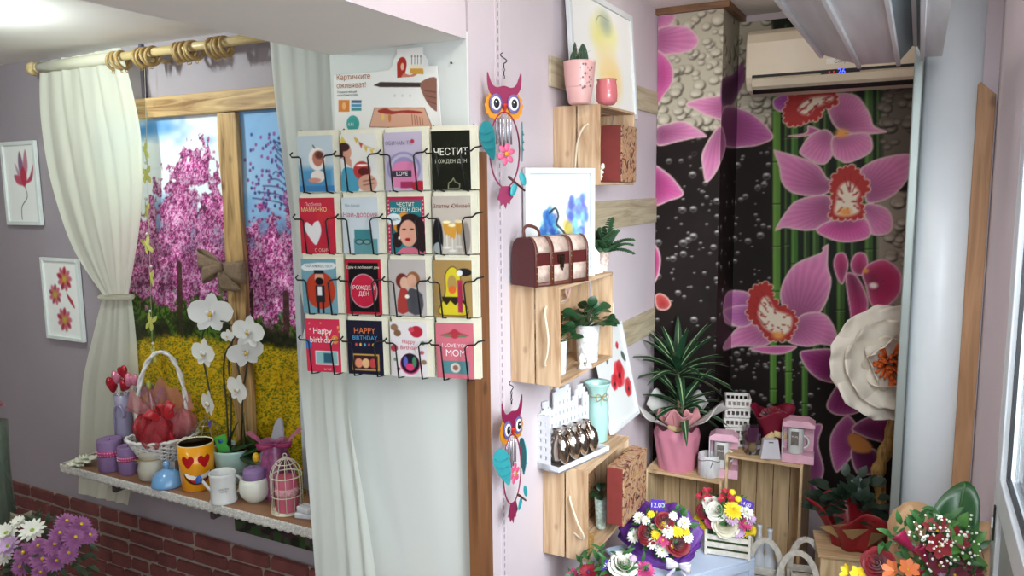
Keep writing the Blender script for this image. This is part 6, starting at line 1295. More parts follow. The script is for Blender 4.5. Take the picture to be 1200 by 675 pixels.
# aluminium shutter channels along the storefront
yF_, yN = 2.74, 1.25; S = [P(*p, y=yF_) for p in ((963, 64), (1007, 76), (1053, 73), (1073, 50), (1081, 67), (1104, 66))]
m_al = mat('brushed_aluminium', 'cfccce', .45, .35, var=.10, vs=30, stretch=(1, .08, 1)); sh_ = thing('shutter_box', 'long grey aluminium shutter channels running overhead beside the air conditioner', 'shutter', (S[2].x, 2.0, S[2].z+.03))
for i in range(5):
    a, b_ = S[i], S[i+1]; m = MB(); u_ = (b_-a).normalized(); n_ = Vector((-u_.z, 0, u_.x)); n_ = n_ if n_.z > 0 else -n_
    pr = [(a.x, a.z), (b_.x, b_.z), (b_.x+n_.x*.004, b_.z+n_.z*.004), (a.x+n_.x*.004, a.z+n_.z*.004)]
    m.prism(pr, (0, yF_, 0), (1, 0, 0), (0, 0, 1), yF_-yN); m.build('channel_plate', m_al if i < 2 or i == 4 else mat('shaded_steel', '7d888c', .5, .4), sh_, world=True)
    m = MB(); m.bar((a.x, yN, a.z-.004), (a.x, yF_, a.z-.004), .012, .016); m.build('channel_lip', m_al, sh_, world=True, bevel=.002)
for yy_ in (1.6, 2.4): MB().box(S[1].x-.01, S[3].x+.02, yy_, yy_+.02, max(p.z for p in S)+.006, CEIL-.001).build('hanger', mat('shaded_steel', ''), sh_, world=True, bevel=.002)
# display crates on the floor in front of the mural
m_dp = wood('dusty_pine', 'd8bd94', 'b5966f', 2, 5, .65); m_dpx = wood('dusty_pine_across', 'd2b288', 'ab8b65', 0, 5, .65)
def opencrate(label, x0, x1, y0, y1, z0, z1, T=.012):
    W, Dp, H = x1-x0, y1-y0, z1-z0; t = thing('display_crate', label, 'crate', ((x0+x1)/2, y0, z0)); w = W/2
    MB().box(-w, -w+T, 0, Dp, 0, H).build('side_panel', m_dp, t, bevel=.0015); MB().box(w-T, w, 0, Dp, 0, H).build('side_panel', m_dp, t, bevel=.0015)
    MB().box(-w+T, w-T, 0, Dp, H-T, H).build('top_panel', m_dpx, t, bevel=.0015); MB().box(-w+T, w-T, 0, Dp, 0, T).build('bottom_panel', m_dpx, t, bevel=.0015)
    n = 4; ww = (W-2*T)/n
    for k in range(n): MB().box(-w+T+k*ww+.0015, -w+T+(k+1)*ww-.0015, Dp-.010, Dp, T, H-T).build('back_board', m_dp, t, bevel=.001)
    return t
yA0 = 3.26; zA = P(756, 550, y=yA0).z; xA0, xA1 = P(756, 550, y=yA0).x, P(846, 561, y=yA0).x
crA = opencrate('open pine crate below the wrapped dracaena in the corner', max(xA0, XP+.012), xA1, yA0, YC-.004, FL, zA)
yB0 = 3.30; xB0, xB1 = xA1+.004, P(941, 547, y=yB0).x; zB = P(900, 540, y=yB0).z
crB = opencrate('taller open pine crate below the red flower and mug box', xB0, xB1, yB0, YC-.004 if False else 3.60, FL, zB)
def ZP(px, py, z): return P(px, py, z=z)
# dracaena
p = ZP(793, 549, zA); s = mpp(p); m_drp = mat('pink_paper', 'bf7688', .6, var=.06, vs=8, bump=.2, bs=12); py0 = 3.36
px_ = P(793, 540, y=py0).x; s = mpp(Vector((px_, py0, .4)))
dr = thing('wrapped_dracaena', 'dracaena with striped leaves in pink and grey wrapping paper on the corner crate', 'potted plant', (px_+.0, py0, zA+.0005), face_cam(Vector((px_, py0, 0))))
R = 27*s; H = 50*s
b = MB(); b.grid(lambda u, v: (lambda th, r: Vector((r*math.cos(th), r*math.sin(th), v*H*(1+.04*math.sin(9*th)))))(2*PI*u, (R*(.78+.22*v)*(1+.018*math.sin(2*PI*u*9+v*5)+.02*abs(math.sin(2*PI*u*4+v*2.2))))*(1 if v < .9 else .92)), 90, 12, wrap=True); b.lathe([(0, .001), (R*.72, .001)], (0, 0, 0), 20); b.build('paper_wrap', m_drp, dr)
def sheet(nm, a0, R0, L_, W_, mm, lift=.7, seed=0, z=H):
    r = random.Random(seed); b = MB()
    b.grid(lambda u, v: (lambda a, rr_: Vector((rr_*math.cos(a), rr_*math.sin(a), z+L_*lift*v-(.02*math.sin(PI*u*3+seed))*v-(abs(u-.5)*1.3)**2*.07*v)))(a0+(u-.5)*W_*(1+.15*v), R0*.55+(L_*math.sqrt(max(.02, 1-lift*lift)))*v*(1+.05*math.sin(u*9+seed))), 16, 8); return b.build(nm, mm, dr, solid=.0008)
m_gp = mat('grey_paper', 'cdcac4', .6, transl=.1); m_pp = mat('pink_tissue', 'cf8f92', .6, transl=.15)
for i, (a0, L_, W_, lf, mm) in enumerate(((-2.6, .20, 1.2, .55, m_gp), (-.4, .20, 1.3, .6, m_gp), (-1.5, .12, .9, .8, m_pp), (-2.1, .11, .7, .85, m_pp), (-1.0, .13, .6, .85, m_pp), (.6, .15, 1.3, .85, m_gp), (2.4, .15, 1.4, .85, m_gp), (1.5, .13, 1.0, .93, m_gp))): sheet('paper_collar', a0, R, L_, W_, mm, lf, i)
b = MB(); b.tube([Vector((R*.62*math.cos(a), R*.62*math.sin(a), H+.004)) for a in [2*PI*i/30 for i in range(30)]], .006, 6, closed=True); b.build('tie_cord', mat('raffia', 'a89068', .8), dr)
for s_ in (-1, 1): b = MB(); b.at((0, -R*.72, H)); b.grid(lambda u, v: Vector((s_*.045*math.sin(PI*u), -.01*math.sin(2*PI*u), (v-.5)*.022+.018*math.sin(PI*u))), 12, 3); b.build('raffia_bow', mat('raffia', ''), dr, solid=.001)
b = MB(); b.at((-.035, -R*.8, H+.06), (.2, .5, 0)); b.box(-.012, .012, -.001, .001, -.02, .03); b.build('price_tag', mat('purple_tag', '4a2a90', .5), dr)
b = MB(); b.tube([(0, 0, H*.8), (.005, .01, H+.16), (-.005, .015, H+.30)], [.010, .009, .007], 8); b.tube([(.01, 0, H*.8), (.02, .0, H+.1)], .008, 8); b.build('trunk', mat('dracaena_stem', '5a5238', .7), dr)
m_dl, m_ds = mat('dracaena_leaf', '21402a', .35, var=.12, vs=12), mat('dracaena_stripe', '8fa878', .5); r_ = random.Random(21)
def rosette(z, n, L0, up0, ox=0., st=True, xs=1.):
    for i in range(n):
        a = i*2.399; k = i/n; el = up0*(.15+k*1.0); L_ = L0*r_.uniform(.8, 1.1); d = Vector((math.cos(a)*math.cos(el)*xs, math.sin(a)*math.cos(el), math.sin(el)))
        if d.y > .3: d.y *= .45
        sh2 = lambda t: (min(1, .35+t*2.2))*(1-t**2.2)**.8
        b = MB(); base = (ox, .012, z+.05*k); b.leaf(base, d, (0, -.15, 1), L_, .046, .62-.35*k, .22, 9, shape=sh2); 
        if st: b.m = 1; b.leaf((base[0], base[1]-.001, base[2]+.002), d, (0, -.15, 1), L_*.97, .008, .55-.35*k, .22, 9, shape=sh2)
        b.build('leaf', [m_dl, m_ds], dr)
rosette(H+.22, 24, .27, 1.2); rosette(H+.05, 18, .22, .95, .02, True)
# white cup and mug boxes
def jarz(px, py, y, rpx, hpx, z, name, label, cat, prof, m, seg=28):
    x = P(px, py, y=y).x; q = Vector((x, y, z)); s = mpp(q); R, H = rpx*s, hpx*s; t = thing(name, label, cat, (x, y, z+.0005), face_cam(q)); lath(t, 'body', [(r*R, h*H) for r, h in prof], m, seg); return t, R, H
t, R, H = jarz(831, 556, yA0+.06, 13, 26, zA, 'ceramic_cup', 'white birch-bark patterned cup with string on the corner crate', 'cup', [(.95, 0), (1, .03), (1, .97), (.97, 1), (.9, .97), (.88, .1), (0, .08)], mat('birch_glaze', 'cbc8c8', .4, var=.16, vs=60, stretch=(1, 1, .3)))
b = MB(); b.tube([Vector((R*1.02*math.cos(a), R*1.02*math.sin(a), H*.8+.006*math.sin(3*a))) for a in [2*PI*i/24 for i in range(24)]], .0018, 5, closed=True); b.tube([(R*.3, -R, H*.8), (R*.1, -R*1.1, H*.5)], .0016, 5); b.build('string', mat('grey_string', '6a6264', .8), t)
m_pb, m_pbw = mat('pink_box_card', 'dcaabb', .5, var=.15, vs=18), mat('mug_box_face', 'd0c8cc', .4)
def mugbox(px, py, y, z, w_, h_, label):
    x = P(px, py, y=y).x; t = thing('mug_gift_box', label, 'gift box', (x, y, z+.0005), face_cam(Vector((x, y, 0)))*.75); w = w_/2; d = .04
    MB().box(-w, w, -d, d, 0, h_*.20).build('box_base', m_pb, t, bevel=.001); MB().box(-w, w, -d, d, h_*.84, h_*.92).build('box_top', m_pb, t, bevel=.001)
    b = MB(); b.prism([(-w, h_*.92), (w, h_*.92), (w*.6, h_), (-w*.6, h_)], (0, d, 0), (1, 0, 0), (0, 0, 1), 2*d); b.build('box_gable', m_pb, t)
    MB().box(-w, -w+.004, -d, d, h_*.2, h_*.84).build('side_card', m_pbw, t); MB().box(-w+.004, w-.004, d-.004, d, h_*.2, h_*.84).build('back_card', m_pb, t)
    b = MB(); b.lathe([(.030, 0), (.032, .004), (.032, h_*.58), (.030, h_*.6), (.028, h_*.58), (.027, .01), (0, .008)], (-.010, -.002, h_*.2), 24); b.tube([Vector((.020+.022*math.sin(a), -.004, h_*.46+.026*math.cos(a))) for a in [PI*i/10 for i in range(11)]], .005, 7); b.build('boxed_mug', mat('white_ceramic', ''), t)
    MB().box(-.028, .002, -.040, -.037, h_*.42, h_*.74).build('mug_label', mat('label_grey', '6b625c', .5, var=.3, vs=80), t); text('lettering', 'MUG', .011, m_wg, t, (-.013, -.0405, h_*.62), (1, 0, 0), (0, 0, 1), world=False)
    return t
mugbox(848, 545, yA0+.085, zA, .125, .20, 'pink mug gift box beside the white cup on the corner crate')
mugbox(935, 532, yB0+.06, zB, .130, .185, 'pink mug gift box beside the red flower on the taller crate')
# stack of white baskets
m_bx = mat('white_fretwork', 'cfcac4', .6, var=.12, vs=90)
labs = ['lowest white fretwork box of the stack behind the mug box', 'second lowest white fretwork box of the stack behind the mug box', 'middle white fretwork box of the stack behind the mug box', 'second highest white fretwork box of the stack behind the mug box', 'topmost white fretwork box of the stack behind the mug box']
x = P(862, 520, y=yB0+.17).x+.0; z = max(zA, zB)+.001; hh = (P(862, 463, y=yB0+.17).z-z)/5
for k in range(5):
    t = thing('fretwork_box', labs[k], 'box', (x+.004*math.sin(k*2), yB0+.17, z+k*hh), .3+.05*math.sin(k*3)); w = .052; b = MB()
    for sx_, sy_ in ((1, 0), (-1, 0), (0, 1), (0, -1)):
        for (z0, z1) in ((.002, hh*.28), (hh*.68, hh*.96)):
            if sx_: b.box(sx_*w-.003, sx_*w+.003, -w, w, z0, z1)
            else: b.box(-w, w, sy_*w-.003, sy_*w+.003, z0, z1)
        for j in range(6):
            q = -w+.004+j*(2*w-.008)/5
            if sx_: b.box(sx_*w-.002, sx_*w+.002, q-.003, q+.003, hh*.28, hh*.68)
            else: b.box(q-.003, q+.003, sy_*w-.002, sy_*w+.002, hh*.28, hh*.68)
    b.box(-w, w, -w, w, 0, .003); b.build('box_walls', m_bx, t)
# red flower, wrap and white stand
def rose(b, c, R, n=None, seed=0, M0=None, open_=1.):
    """layered rose: tight spiral heart and opening petals; +z out of the flower"""
    r = random.Random(seed); keep = b.X.copy(); T = Matrix.Translation(Vector(c)) @ (M0 or Matrix.Identity(4))
    for ring, (cnt, rho, h, wp, fl) in enumerate(((2, .13, .98, 3.4, .0), (3, .28, .96, 2.6, .06), (3, .45, .88, 2.5, .12), (4, .64, .76, 2.0, .22), (5, .84, .58, 1.7, .34), (5, 1.0, .36, 1.6, .45))):
        for i in range(cnt):
            a = 2*PI*i/cnt+ring*.9+r.uniform(-.15, .15); b.X = T @ Matrix.Rotation(a, 4, 'Z'); q = r.uniform(.95, 1.05); rk = rho*R*q; hk = h*R
            def fn(u, v):
                f = (u-.5)*2; rr_ = rk*(.30+.70*math.sin(v*PI/2))*(1-.10*f*f)+fl*R*.35*max(0, v-.7)**1.5*6*(1-.5*f*f)
                return Vector((rr_*math.cos(f*wp/2), rr_*math.sin(f*wp/2), hk*(v**.8)*(1-.20*f*f)-fl*R*.30*max(0, v-.75)*2))
            b.grid(fn, 8, 6)
    b.X = keep
def look(n):
    n = Vector(n).normalized(); return n.to_track_quat('Z', 'Y').to_matrix().to_4x4()
m_red = mat('rose_red', '8a1020', .6, sheen=.3, var=.08, vs=60); m_leafg = mat('leaf_green', '2f5a2c', .45, var=.15, vs=25)
x = P(905, 530, y=yB0+.13).x
t = thing('wrapped_rose', 'dark red rose in crimson wrap with a cream raffia bow on the taller crate', 'wrapped flower', (x, yB0+.13, zB+.0005), .4)
b = MB(); b.grid(lambda u, v: (lambda a, r: Vector((r*math.cos(a), r*math.sin(a), v*.19+.02*math.sin(3*a)*v)))(2*PI*u, (.030+.062*v**2)*(1+.08*math.sin(2*PI*u*7)*v)+.012*(1-v)), 48, 12, wrap=True); b.build('crimson_wrap', mat('crimson_tissue', '7a0f2c', .5, transl=.1), t, solid=.0008)
b = MB(); rose(b, (0, 0, .15), .055, seed=3); b.build('bloom', m_red, t)
for s_ in (-1, 1): b = MB(); b.at((-.01, -.055, .10), (0, s_*.5-.3, 0)); b.grid(lambda u, v: Vector((s_*.06*math.sin(PI*u), -.01*math.sin(2*PI*u), (v-.5)*.026)), 12, 3); b.build('raffia_bow', mat('raffia_light', 'cdb384', .8), t, solid=.001)
p_ = P(902, 539, y=yB0+.045); t = thing('white_stand', 'small tapered white card box in front of the red rose', 'box', (p_.x, yB0+.045, zB+.0005), .35)
b = MB(); v0 = [(-.042, -.022, 0), (.042, -.022, 0), (.042, .022, 0), (-.042, .022, 0), (-.030, -.016, .082), (.030, -.016, .082), (.030, .016, .082), (-.030, .016, .082)]; b.add(v0, [(0, 3, 2, 1), (4, 5, 6, 7), (0, 1, 5, 4), (1, 2, 6, 5), (2, 3, 7, 6), (3, 0, 4, 7)]); b.build('box_body', mat('white_card_box2', 'c9c6cc', .6), t, bevel=.001); b = MB(); b.box(-.010, .010, -.0172, -.0155, .070, .074); b.build('slot', m_sl, t)
p_ = P(880, 535, y=yB0+.06); t = thing('clear_gift_box', 'transparent gift box with dark plum lining beside the white card box', 'gift box', (p_.x, yB0+.07, zB+.0005), .5)
MB().box(-.030, .030, -.030, .030, 0, .125).build('clear_sleeve', glassmat('clear_pack', 'f0eef0', .15, .08, .5), t, bevel=.001); MB().box(-.024, .024, -.02, .024, .055, .12).build('plum_lining', mat('plum_card', '5a2a4a', .5), t); b = MB(); b.ell((0, -.01, .03), (.02, .018, .022), 12, 8); b.build('nougat', mat('kraft_fill', '9a8460', .8, bump=.6), t)
# giant paper flower on a branch
fp = P(1042, 424, y=3.30); t = thing('paper_flower', 'giant white crepe paper flower with an orange heart on a peeled branch', 'paper flower', (fp.x-.02, 3.36, FL)); s = mpp(fp); m_cp = mat('cream_crepe', 'efe6d8', .8, transl=.2, bump=.5, bs=40, stretch=None); Mf = look((.25, -1, .10))
for ring, (n, R0, tilt) in enumerate(((6, .235, .28), (6, .20, .55), (5, .14, .95))):
    for i in range(n):
        b = MB(); b.X = Matrix.Translation(fp) @ Mf @ Matrix.Rotation(2*PI*i/n+ring*.5, 4, 'Z'); ph = i*1.7+ring
        b.grid(lambda u, v: Vector((R0*v*math.cos(tilt*v), (u-.5)*R0*1.35*math.sin(PI*min(1, .18+.72*v))**.8, .012*ring+R0*v*math.sin(tilt*v)*.8+.012*math.sin(u*11+ph)*v+.014*math.sin(v*9+ph)*abs(u-.5)*2*v)), 14, 12); b.build('petal', m_cp, t, world=True, solid=.001)
b = MB(); r_ = random.Random(2)
for i in range(70): a, k = r_.random()*6.28, r_.random()**.5; d = Mf @ Vector((.075*k*math.cos(a), .085*k*math.sin(a), .09)); b.tube([fp+Mf @ Vector((.01*math.cos(a), .01*math.sin(a), .01)), fp+d], [.004, .006], 5)
b.build('stamens', mat('orange_crepe', 'c65a1c', .7, var=.1, vs=60), t, world=True)
br = [P(*p, y=3.36) for p in ((1049, 470), (1046, 505), (1035, 535), (1028, 560), (1032, 590))]; br.append(Vector((br[-1].x+.01, 3.36, FL))); b = MB(); b.tube([Vector(q) for q in smooth(br, 6, False)], [.026+.005*math.sin(i*1.3) for i in range(31)], 10); b.build('branch', wood('peeled_branch', 'a5803f', '6a4a22', 2, 8, .7), t, world=True)
# red-wrapped green plant
pp_ = P(1002, 600, y=3.05); zb = P(1002, 640, y=3.05).z; bx = thing('pine_box', 'pine box with flat lid carrying the red-wrapped plant', 'box', (pp_.x-.01, 3.05, FL), .2)
MB().box(-.115, .115, -.10, .10, 0, zb-FL-.013).build('box_body', m_dp, bx, bevel=.002); MB().box(-.125, .125, -.11, .11, zb-FL-.013, zb-FL-.001).build('box_lid', m_dpx, bx, bevel=.002)
t = thing('red_wrapped_plant', 'dark leafy plant in red and gold wrapping below the paper flower', 'potted plant', (pp_.x, 3.05, zb))
m_rw = mat('red_foil_wrap', '8a1820', .4, var=.15, vs=15); b = MB(); b.grid(lambda u, v: (lambda a, r: Vector((r*math.cos(a), r*.8*math.sin(a), 0+.15*v+.03*math.sin(4*a)*v)))(2*PI*u, (.07+.09*v**1.5)*(1+.12*math.sin(2*PI*u*6))), 60, 10, wrap=True); b.build('foil_wrap', m_rw, t, solid=.001)
for i in range(3): b = MB(); b.at((-.07+.08*i, -.10, 0+.11), (.5, .3*i-.3, .5*i)); b.prism([(-.05, 0), (.05, 0), (0, -.07)], (0, 0, 0), (1, 0, 0), (0, 0, 1), .001); b.build('gold_corner', mat('gold_paper', 'a98a5c', .5), t)
z = .13; r_ = random.Random(9); m_dkl = mat('deep_green', '14281a', .45, var=.25, vs=25)
for i in range(90):
    a = r_.random()*6.28; el = r_.uniform(.0, 1.5); d = Vector((math.cos(a)*math.cos(el), math.sin(a)*math.cos(el)*.7, math.sin(el)*.85)); c = Vector((0, 0, z))+d*r_.uniform(.06, .165); b = MB(); b.leaf(c, d+Vector((r_.uniform(-.4, .4), 0, r_.uniform(-.3, .3))), (0, -.5, 1), .055, .035, .3, .15, 4); b.build('leaf', m_dkl, t)
# ---------------------------------------------------------------- bouquets and low things
def daisy(b, c, n, R, cnt=14, layers=2, seed=0, cup=.25, cen=.22, w=.34, disc=True):
    """ray flower; slot 0 petals, slot 1 centre"""
    r = random.Random(seed); M = Matrix.Translation(Vector(c)) @ look(n) @ Matrix.Rotation(r.random()*6, 4, 'Z'); b.X = M
    for l in range(layers):
        m = cnt; Rl = R*(1-.75*l/max(1, layers)) if layers > 2 else R*(1-.18*l); el = cup+(.95*l/max(1, layers))
        for i in range(m):
            a = 2*PI*(i+.5*l)/m+r.uniform(-.06, .06); d = (math.cos(a)*math.cos(el), math.sin(a)*math.cos(el), math.sin(el)); b.m = 0
            b.leaf((math.cos(a)*R*.08, math.sin(a)*R*.08, .002*l), d, (0, 0, 1), Rl*r.uniform(.9, 1.06), Rl*w, .12, .12, 4, shape=lambda t: (.35+.65*min(1, t*1.6))*(1-t**5)**.6)
    if disc: b.m = 1; b.ell((0, 0, R*.05+.35*R*(layers > 3)), (R*cen, R*cen, R*cen*.55), 10, 6)
    b.m = 0; b.X = Matrix.Identity(4)
FW = {'wh': mat('petal_white', 'e8e6dc', .6, transl=.1), 'ye': mat('petal_yellow', 'efd22c', .6, transl=.1), 'pi': mat('petal_pink', 'c04078', .6, transl=.1), 'li': mat('petal_lilac', 'c9a6cc', .6, transl=.1), 'pu': mat('petal_purple', '9c5c90', .6, transl=.15, var=.15, vs=60), 'rr': mat('petal_red', '7c0c1c', .6, sheen=.2), 'bg': mat('petal_burgundy', '5f1026', .5, sheen=.2), 'or': mat('petal_orange', 'd97a48', .5, transl=.1),
      'cy': mat('centre_yellow', 'c2a020', .7), 'cg': mat('centre_green', '8a9a38', .7), 'cd': mat('centre_dark', '4a1a4a', .7), 'cr': mat('petal_cream', 'ded8c2', .6, transl=.1), 'db': mat('petal_rose_red', '9a1830', .6)}
def bpos(px, py, cx, cy, rpx, Y, h):
    dx, dy = (px-cx)/rpx, (py-cy)/rpx; r2 = dx*dx+dy*dy; y = Y-h*max(0, 1-r2); p = P(px, py, y=y)
    v = (CAM-p).normalized(); n = (v*1.0+AR*dx*.8-AU*dy*.8+Vector((0, 0, .25))).normalized(); return p, n
def bouquet(t, fl, cx, cy, rpx, Y, h, seed=0):
    for i, (k, px, py, r, m1, m2) in enumerate(fl):
        p, n = bpos(px, py, cx, cy, rpx, Y, h); R = r*mpp(p); b = MB()
        if k == 'rose': rose(b, p-n*R*.5, R*.95, seed=seed+i, M0=look(n)); b.build('rose', FW[m1], t, world=True)
        elif k == 'daisy': daisy(b, p, n, R, 13, 2, seed+i); b.build('daisy', [FW[m1], FW[m2]], t, world=True)
        elif k == 'mum': daisy(b, p-n*R*.2, n, R, 18, 5, seed+i, .05, .16, .22); b.build('chrysanthemum', [FW[m1], FW[m2]], t, world=True)
        elif k == 'bud': b.X = Matrix.Translation(p) @ look(n); b.lathe([(R*.3, -R*.6), (R*.8, -R*.2), (R*.8, R*.3), (R*.3, R*.8), (0, R*.85)], (0, 0, 0), 12, wob=.08); b.build('bud', FW[m1], t, world=True)
        elif k == 'alst':
            for q in range(3):
                o = (look(n) @ Vector((math.cos(q*2.1+i)*R*.5, math.sin(q*2.1+i)*R*.5, 0))); daisy(b, p+o, n+o.normalized()*.5, R*.8, 6, 1, seed+i+q, .75, .1, .62)
            b.build('alstroemeria', [FW[m1], FW[m2]], t, world=True)
def greenery(t, cx, cy, rpx, Y, h, n, seed, m=None, L=.05, W=.02, nm='greenery'):
    r = random.Random(seed); b = MB()
    for i in range(n):
        a, k = r.random()*6.28, r.random()**.5*1.05; p, nn = bpos(cx+rpx*k*math.cos(a), cy+rpx*k*math.sin(a), cx, cy, rpx, Y, h); p = p-nn*.018
        b.leaf(p, nn+AR*r.uniform(-1.2, 1.2)+AU*r.uniform(-1, 1.2), nn, L*r.uniform(.6, 1.1), W, .3, .15, 4)
    return b.build(nm, m or m_leafg, t, world=True, kind='stuff')
def cone_wrap(t, base, cx, cy, rxp, ryp, Y, m, nm='paper_wrap', ruf=.08, n=9, dep=.10, seed=0, back=.04):
    """sheet paper rising from the base to a ruffled rim round the flowers"""
    base = Vector(base)
    def fn(u, v):
        a = 2*PI*u; k = 1+ruf*math.sin(n*a+seed)+ruf*.5*math.sin(n*2.3*a); rim = P(cx+rxp*math.cos(a)*k, cy-ryp*math.sin(a)*k, y=Y+back-dep*.3*math.sin(a)*-1)
        return base.lerp(rim, v**.85)+Vector((.008*math.sin(n*a+v*3), -.03*math.sin(PI*v)*(1 if math.sin(a) < 0 else .3), 0))
    b = MB(); b.grid(fn, 100, 12, wrap=True); return b.build(nm, m, t, world=True, solid=.0008)
m_vio = mat('violet_paper', '63308c', .5, transl=.12, var=.05, vs=10); m_kr = mat('kraft_paper', 'b5906a', .7, transl=.1, var=.05, vs=12, bump=.15); m_tagp = mat('violet_price_card', '4b2f9c', .5)
def pricetag(px, py, y, w, h, txt, label, rot=0.):
    p = P(px, py, y=y); t = thing('price_tag', label, 'price tag', p-Vector((0, 0, h/2)), face_cam(p)); t.rotation_euler.y = rot
    b = MB(); b.prism([(-w/2, 0), (w/2, 0), (w/2, h), (-w/2, h)], (0, .001, 0), (1, 0, 0), (0, 0, 1), .0015); b.build('card', m_tagp, t, bevel=.0005)
    b = MB(); b.bar((0, .003, -.05), (0, .003, h*.5), .006, .002, (0, 1, 0)); b.build('peg', mat('peg_wood', 'b08a58', .7), t)
    text('lettering', txt, h*.62, mat('tag_white', 'dcd6ee', .5), t, (0, -.0012, h*.5), (1, 0, .06), (-.06, 0, 1), world=False, xs=.9)
# pale blue crate
yK = 2.82; cK = P(885, 654, y=yK); zK = cK.z; az = PI/2-math.radians(36.6); m_pb2 = mat('pale_blue_paint', 'b9c6dc', .5, var=.04, vs=12)
t = thing('painted_crate', 'pale blue painted slatted crate under the bouquets', 'crate', (cK.x, cK.y, FL), az); W, Dp, H = .46, .32, zK-FL; b = None
MB().box(-W, 0, 0, Dp, H-.012, H).build('top_board', m_pb2, t, bevel=.002)
for k in range(6): w = W/6; MB().box(-W+k*w+.002, -W+(k+1)*w-.002, .012, .022, .01, H-.014).build('front_slat', m_pb2, t, bevel=.002)
for k in range(4): w = Dp/4; MB().box(-.012, -.002, k*w+.002, (k+1)*w-.002, .01, H-.014).build('side_slat', m_pb2, t, bevel=.002)
b = MB(); 
for z0, z1 in ((H-.045, H-.013), (.0, .03)): b.box(-W, 0, 0, .012, z0, z1)
for x0 in (-W, -W/2-.012, -.024): b.box(x0, x0+.024, 0, .012, .03, H-.045)
b.build('front_frame', m_pb2, t, bevel=.002)
# violet bouquet
Yv = 2.62; base = P(792, 668, y=2.60); t = thing('violet_bouquet', 'round bouquet of red roses and white daisies in violet paper', 'bouquet', (base.x, base.y, zK+.001))
vb = P(790, 664, y=2.60); vb.z = max(vb.z, zK+.006); cone_wrap(t, vb, 776, 628, 47, 37, Yv, m_vio, ruf=.07, n=7, back=.03); cone_wrap(t, vb, 768, 624, 40, 36, Yv, m_vio, 'inner_wrap', .1, 6, seed=2, back=.05)
fl = [('rose', 758.5, 624, 13, 'rr', ''), ('rose', 796, 637, 14, 'rr', ''), ('rose', 779, 609, 11, 'rr', ''), ('daisy', 749, 607, 8, 'wh', 'cg'), ('daisy', 743, 628, 9, 'wh', 'cg'), ('daisy', 765, 636, 8, 'wh', 'cg'), ('daisy', 776, 645, 9, 'wh', 'cg'), ('daisy', 783, 623, 9, 'wh', 'cy'), ('daisy', 802, 613, 8, 'wh', 'cg'), ('daisy', 789, 605, 6, 'wh', 'cg'), ('daisy', 806, 630, 7, 'wh', 'cg'), ('daisy', 757, 610, 6, 'wh', 'cg'), ('daisy', 763, 603, 5, 'ye', 'cy'), ('mum', 777, 616, 7, 'ye', 'cy'), ('mum', 769, 626, 7, 'ye', 'cy'), ('mum', 794, 622, 8, 'ye', 'cy'), ('bud', 755, 636, 4, 'ye', ''), ('mum', 804, 622, 6, 'ye', 'cy'), ('daisy', 777, 633, 8, 'pi', 'cy'), ('bud', 765, 617, 4, 'wh', ''), ('bud', 796, 614, 4, 'wh', ''), ('bud', 787, 640, 4, 'ye', '')]
bouquet(t, fl, 776, 626, 42, Yv, .07, 5); greenery(t, 776, 626, 36, Yv, .07, 90, 3, L=.045, W=.018)
b = MB(); q = P(795, 666, y=2.52)
for s_ in (-1, 1): b.X = Matrix.Translation(q); b.grid(lambda u, v: Vector((s_*.045*math.sin(PI*u), -.012*math.sin(2*PI*u), (v-.5)*.035*(.4+.6*math.sin(PI*u))+.01)), 12, 3); b.grid(lambda u, v: Vector((s_*(.01+.04*u), -.004, -.055*u+(v-.5)*.018)), 6, 2)
b.build('white_bow', mat('white_satin', 'cfcad6', .4), t, world=True, solid=.001)
stem = MB(); stem.tube([P(790, 662, y=2.60), Vector((base.x+.01, base.y+.02, zK+.002))], [.022, .018], 10); stem.build('stem_bundle', m_leafg, t, world=True)
pricetag(770, 592, Yv-.02, .050, .042, '12.00', 'violet price card reading 12.00 above the violet-wrapped bouquet', .05)
# planter bouquet
pp_ = P(852, 653, z=zK); Yp = pp_.y+.04; s = mpp(pp_); t = thing('picket_planter', 'distressed white picket planter filled with mixed yellow, pink and white flowers', 'planter', (pp_.x, pp_.y, zK+.001), .12); W = 25*s; H = 27*s; m_ds_ = mat('distressed_white', 'c9c3b8', .7, var=.2, vs=40)
for k in range(3): z0 = .004+k*H/3; MB().box(-W, W, -.004, .002, z0, z0+H/3-.010).build('slat', m_ds_, t, bevel=.001); MB().box(-W, W, .098, .104, z0, z0+H/3-.010).build('slat', m_ds_, t, bevel=.001)
for x0 in (-W-.003, W-.006): 
    for y0 in (-.008, .100): MB().box(x0, x0+.010, y0, y0+.008, 0, H+.012).build('corner_post', m_ds_, t, bevel=.001)
MB().box(-W, W, .003, .097, .002, H*.8).build('moss_block', mat('moss', '2e3f22', .9, var=.3, vs=60), t)
fl = [('rose', 850, 615, 15, 'cr', ''), ('rose', 839, 598, 12, 'wh', ''), ('rose', 831, 588, 9, 'wh', ''), ('mum', 860, 597, 12, 'ye', 'cy'), ('mum', 820, 614, 13, 'ye', 'cy'), ('mum', 880, 622, 10, 'ye', 'cy'), ('daisy', 873, 613, 10, 'pi', 'cg'), ('rose', 833, 611, 8, 'pi', ''), ('alst', 851, 582, 9, 'db', 'cy'), ('daisy', 858, 608, 8, 'li', 'cd'), ('daisy', 865, 623, 9, 'li', 'cd'), ('daisy', 875, 600, 9, 'wh', 'cg'), ('alst', 827, 581, 9, 'db', 'cy'), ('rose', 825, 597, 10, 'rr', ''), ('bud', 858, 577, 5, 'ye', ''), ('daisy', 879, 608, 8, 'li', 'cd'), ('daisy', 843, 626, 8, 'li', 'cd'), ('daisy', 853, 627, 7, 'wh', 'cd'), ('bud', 865, 585, 5, 'ye', '')]
bouquet(t, fl, 852, 604, 34, Yp, .06, 40); greenery(t, 852, 608, 30, Yp, .06, 90, 8, L=.045, W=.018)
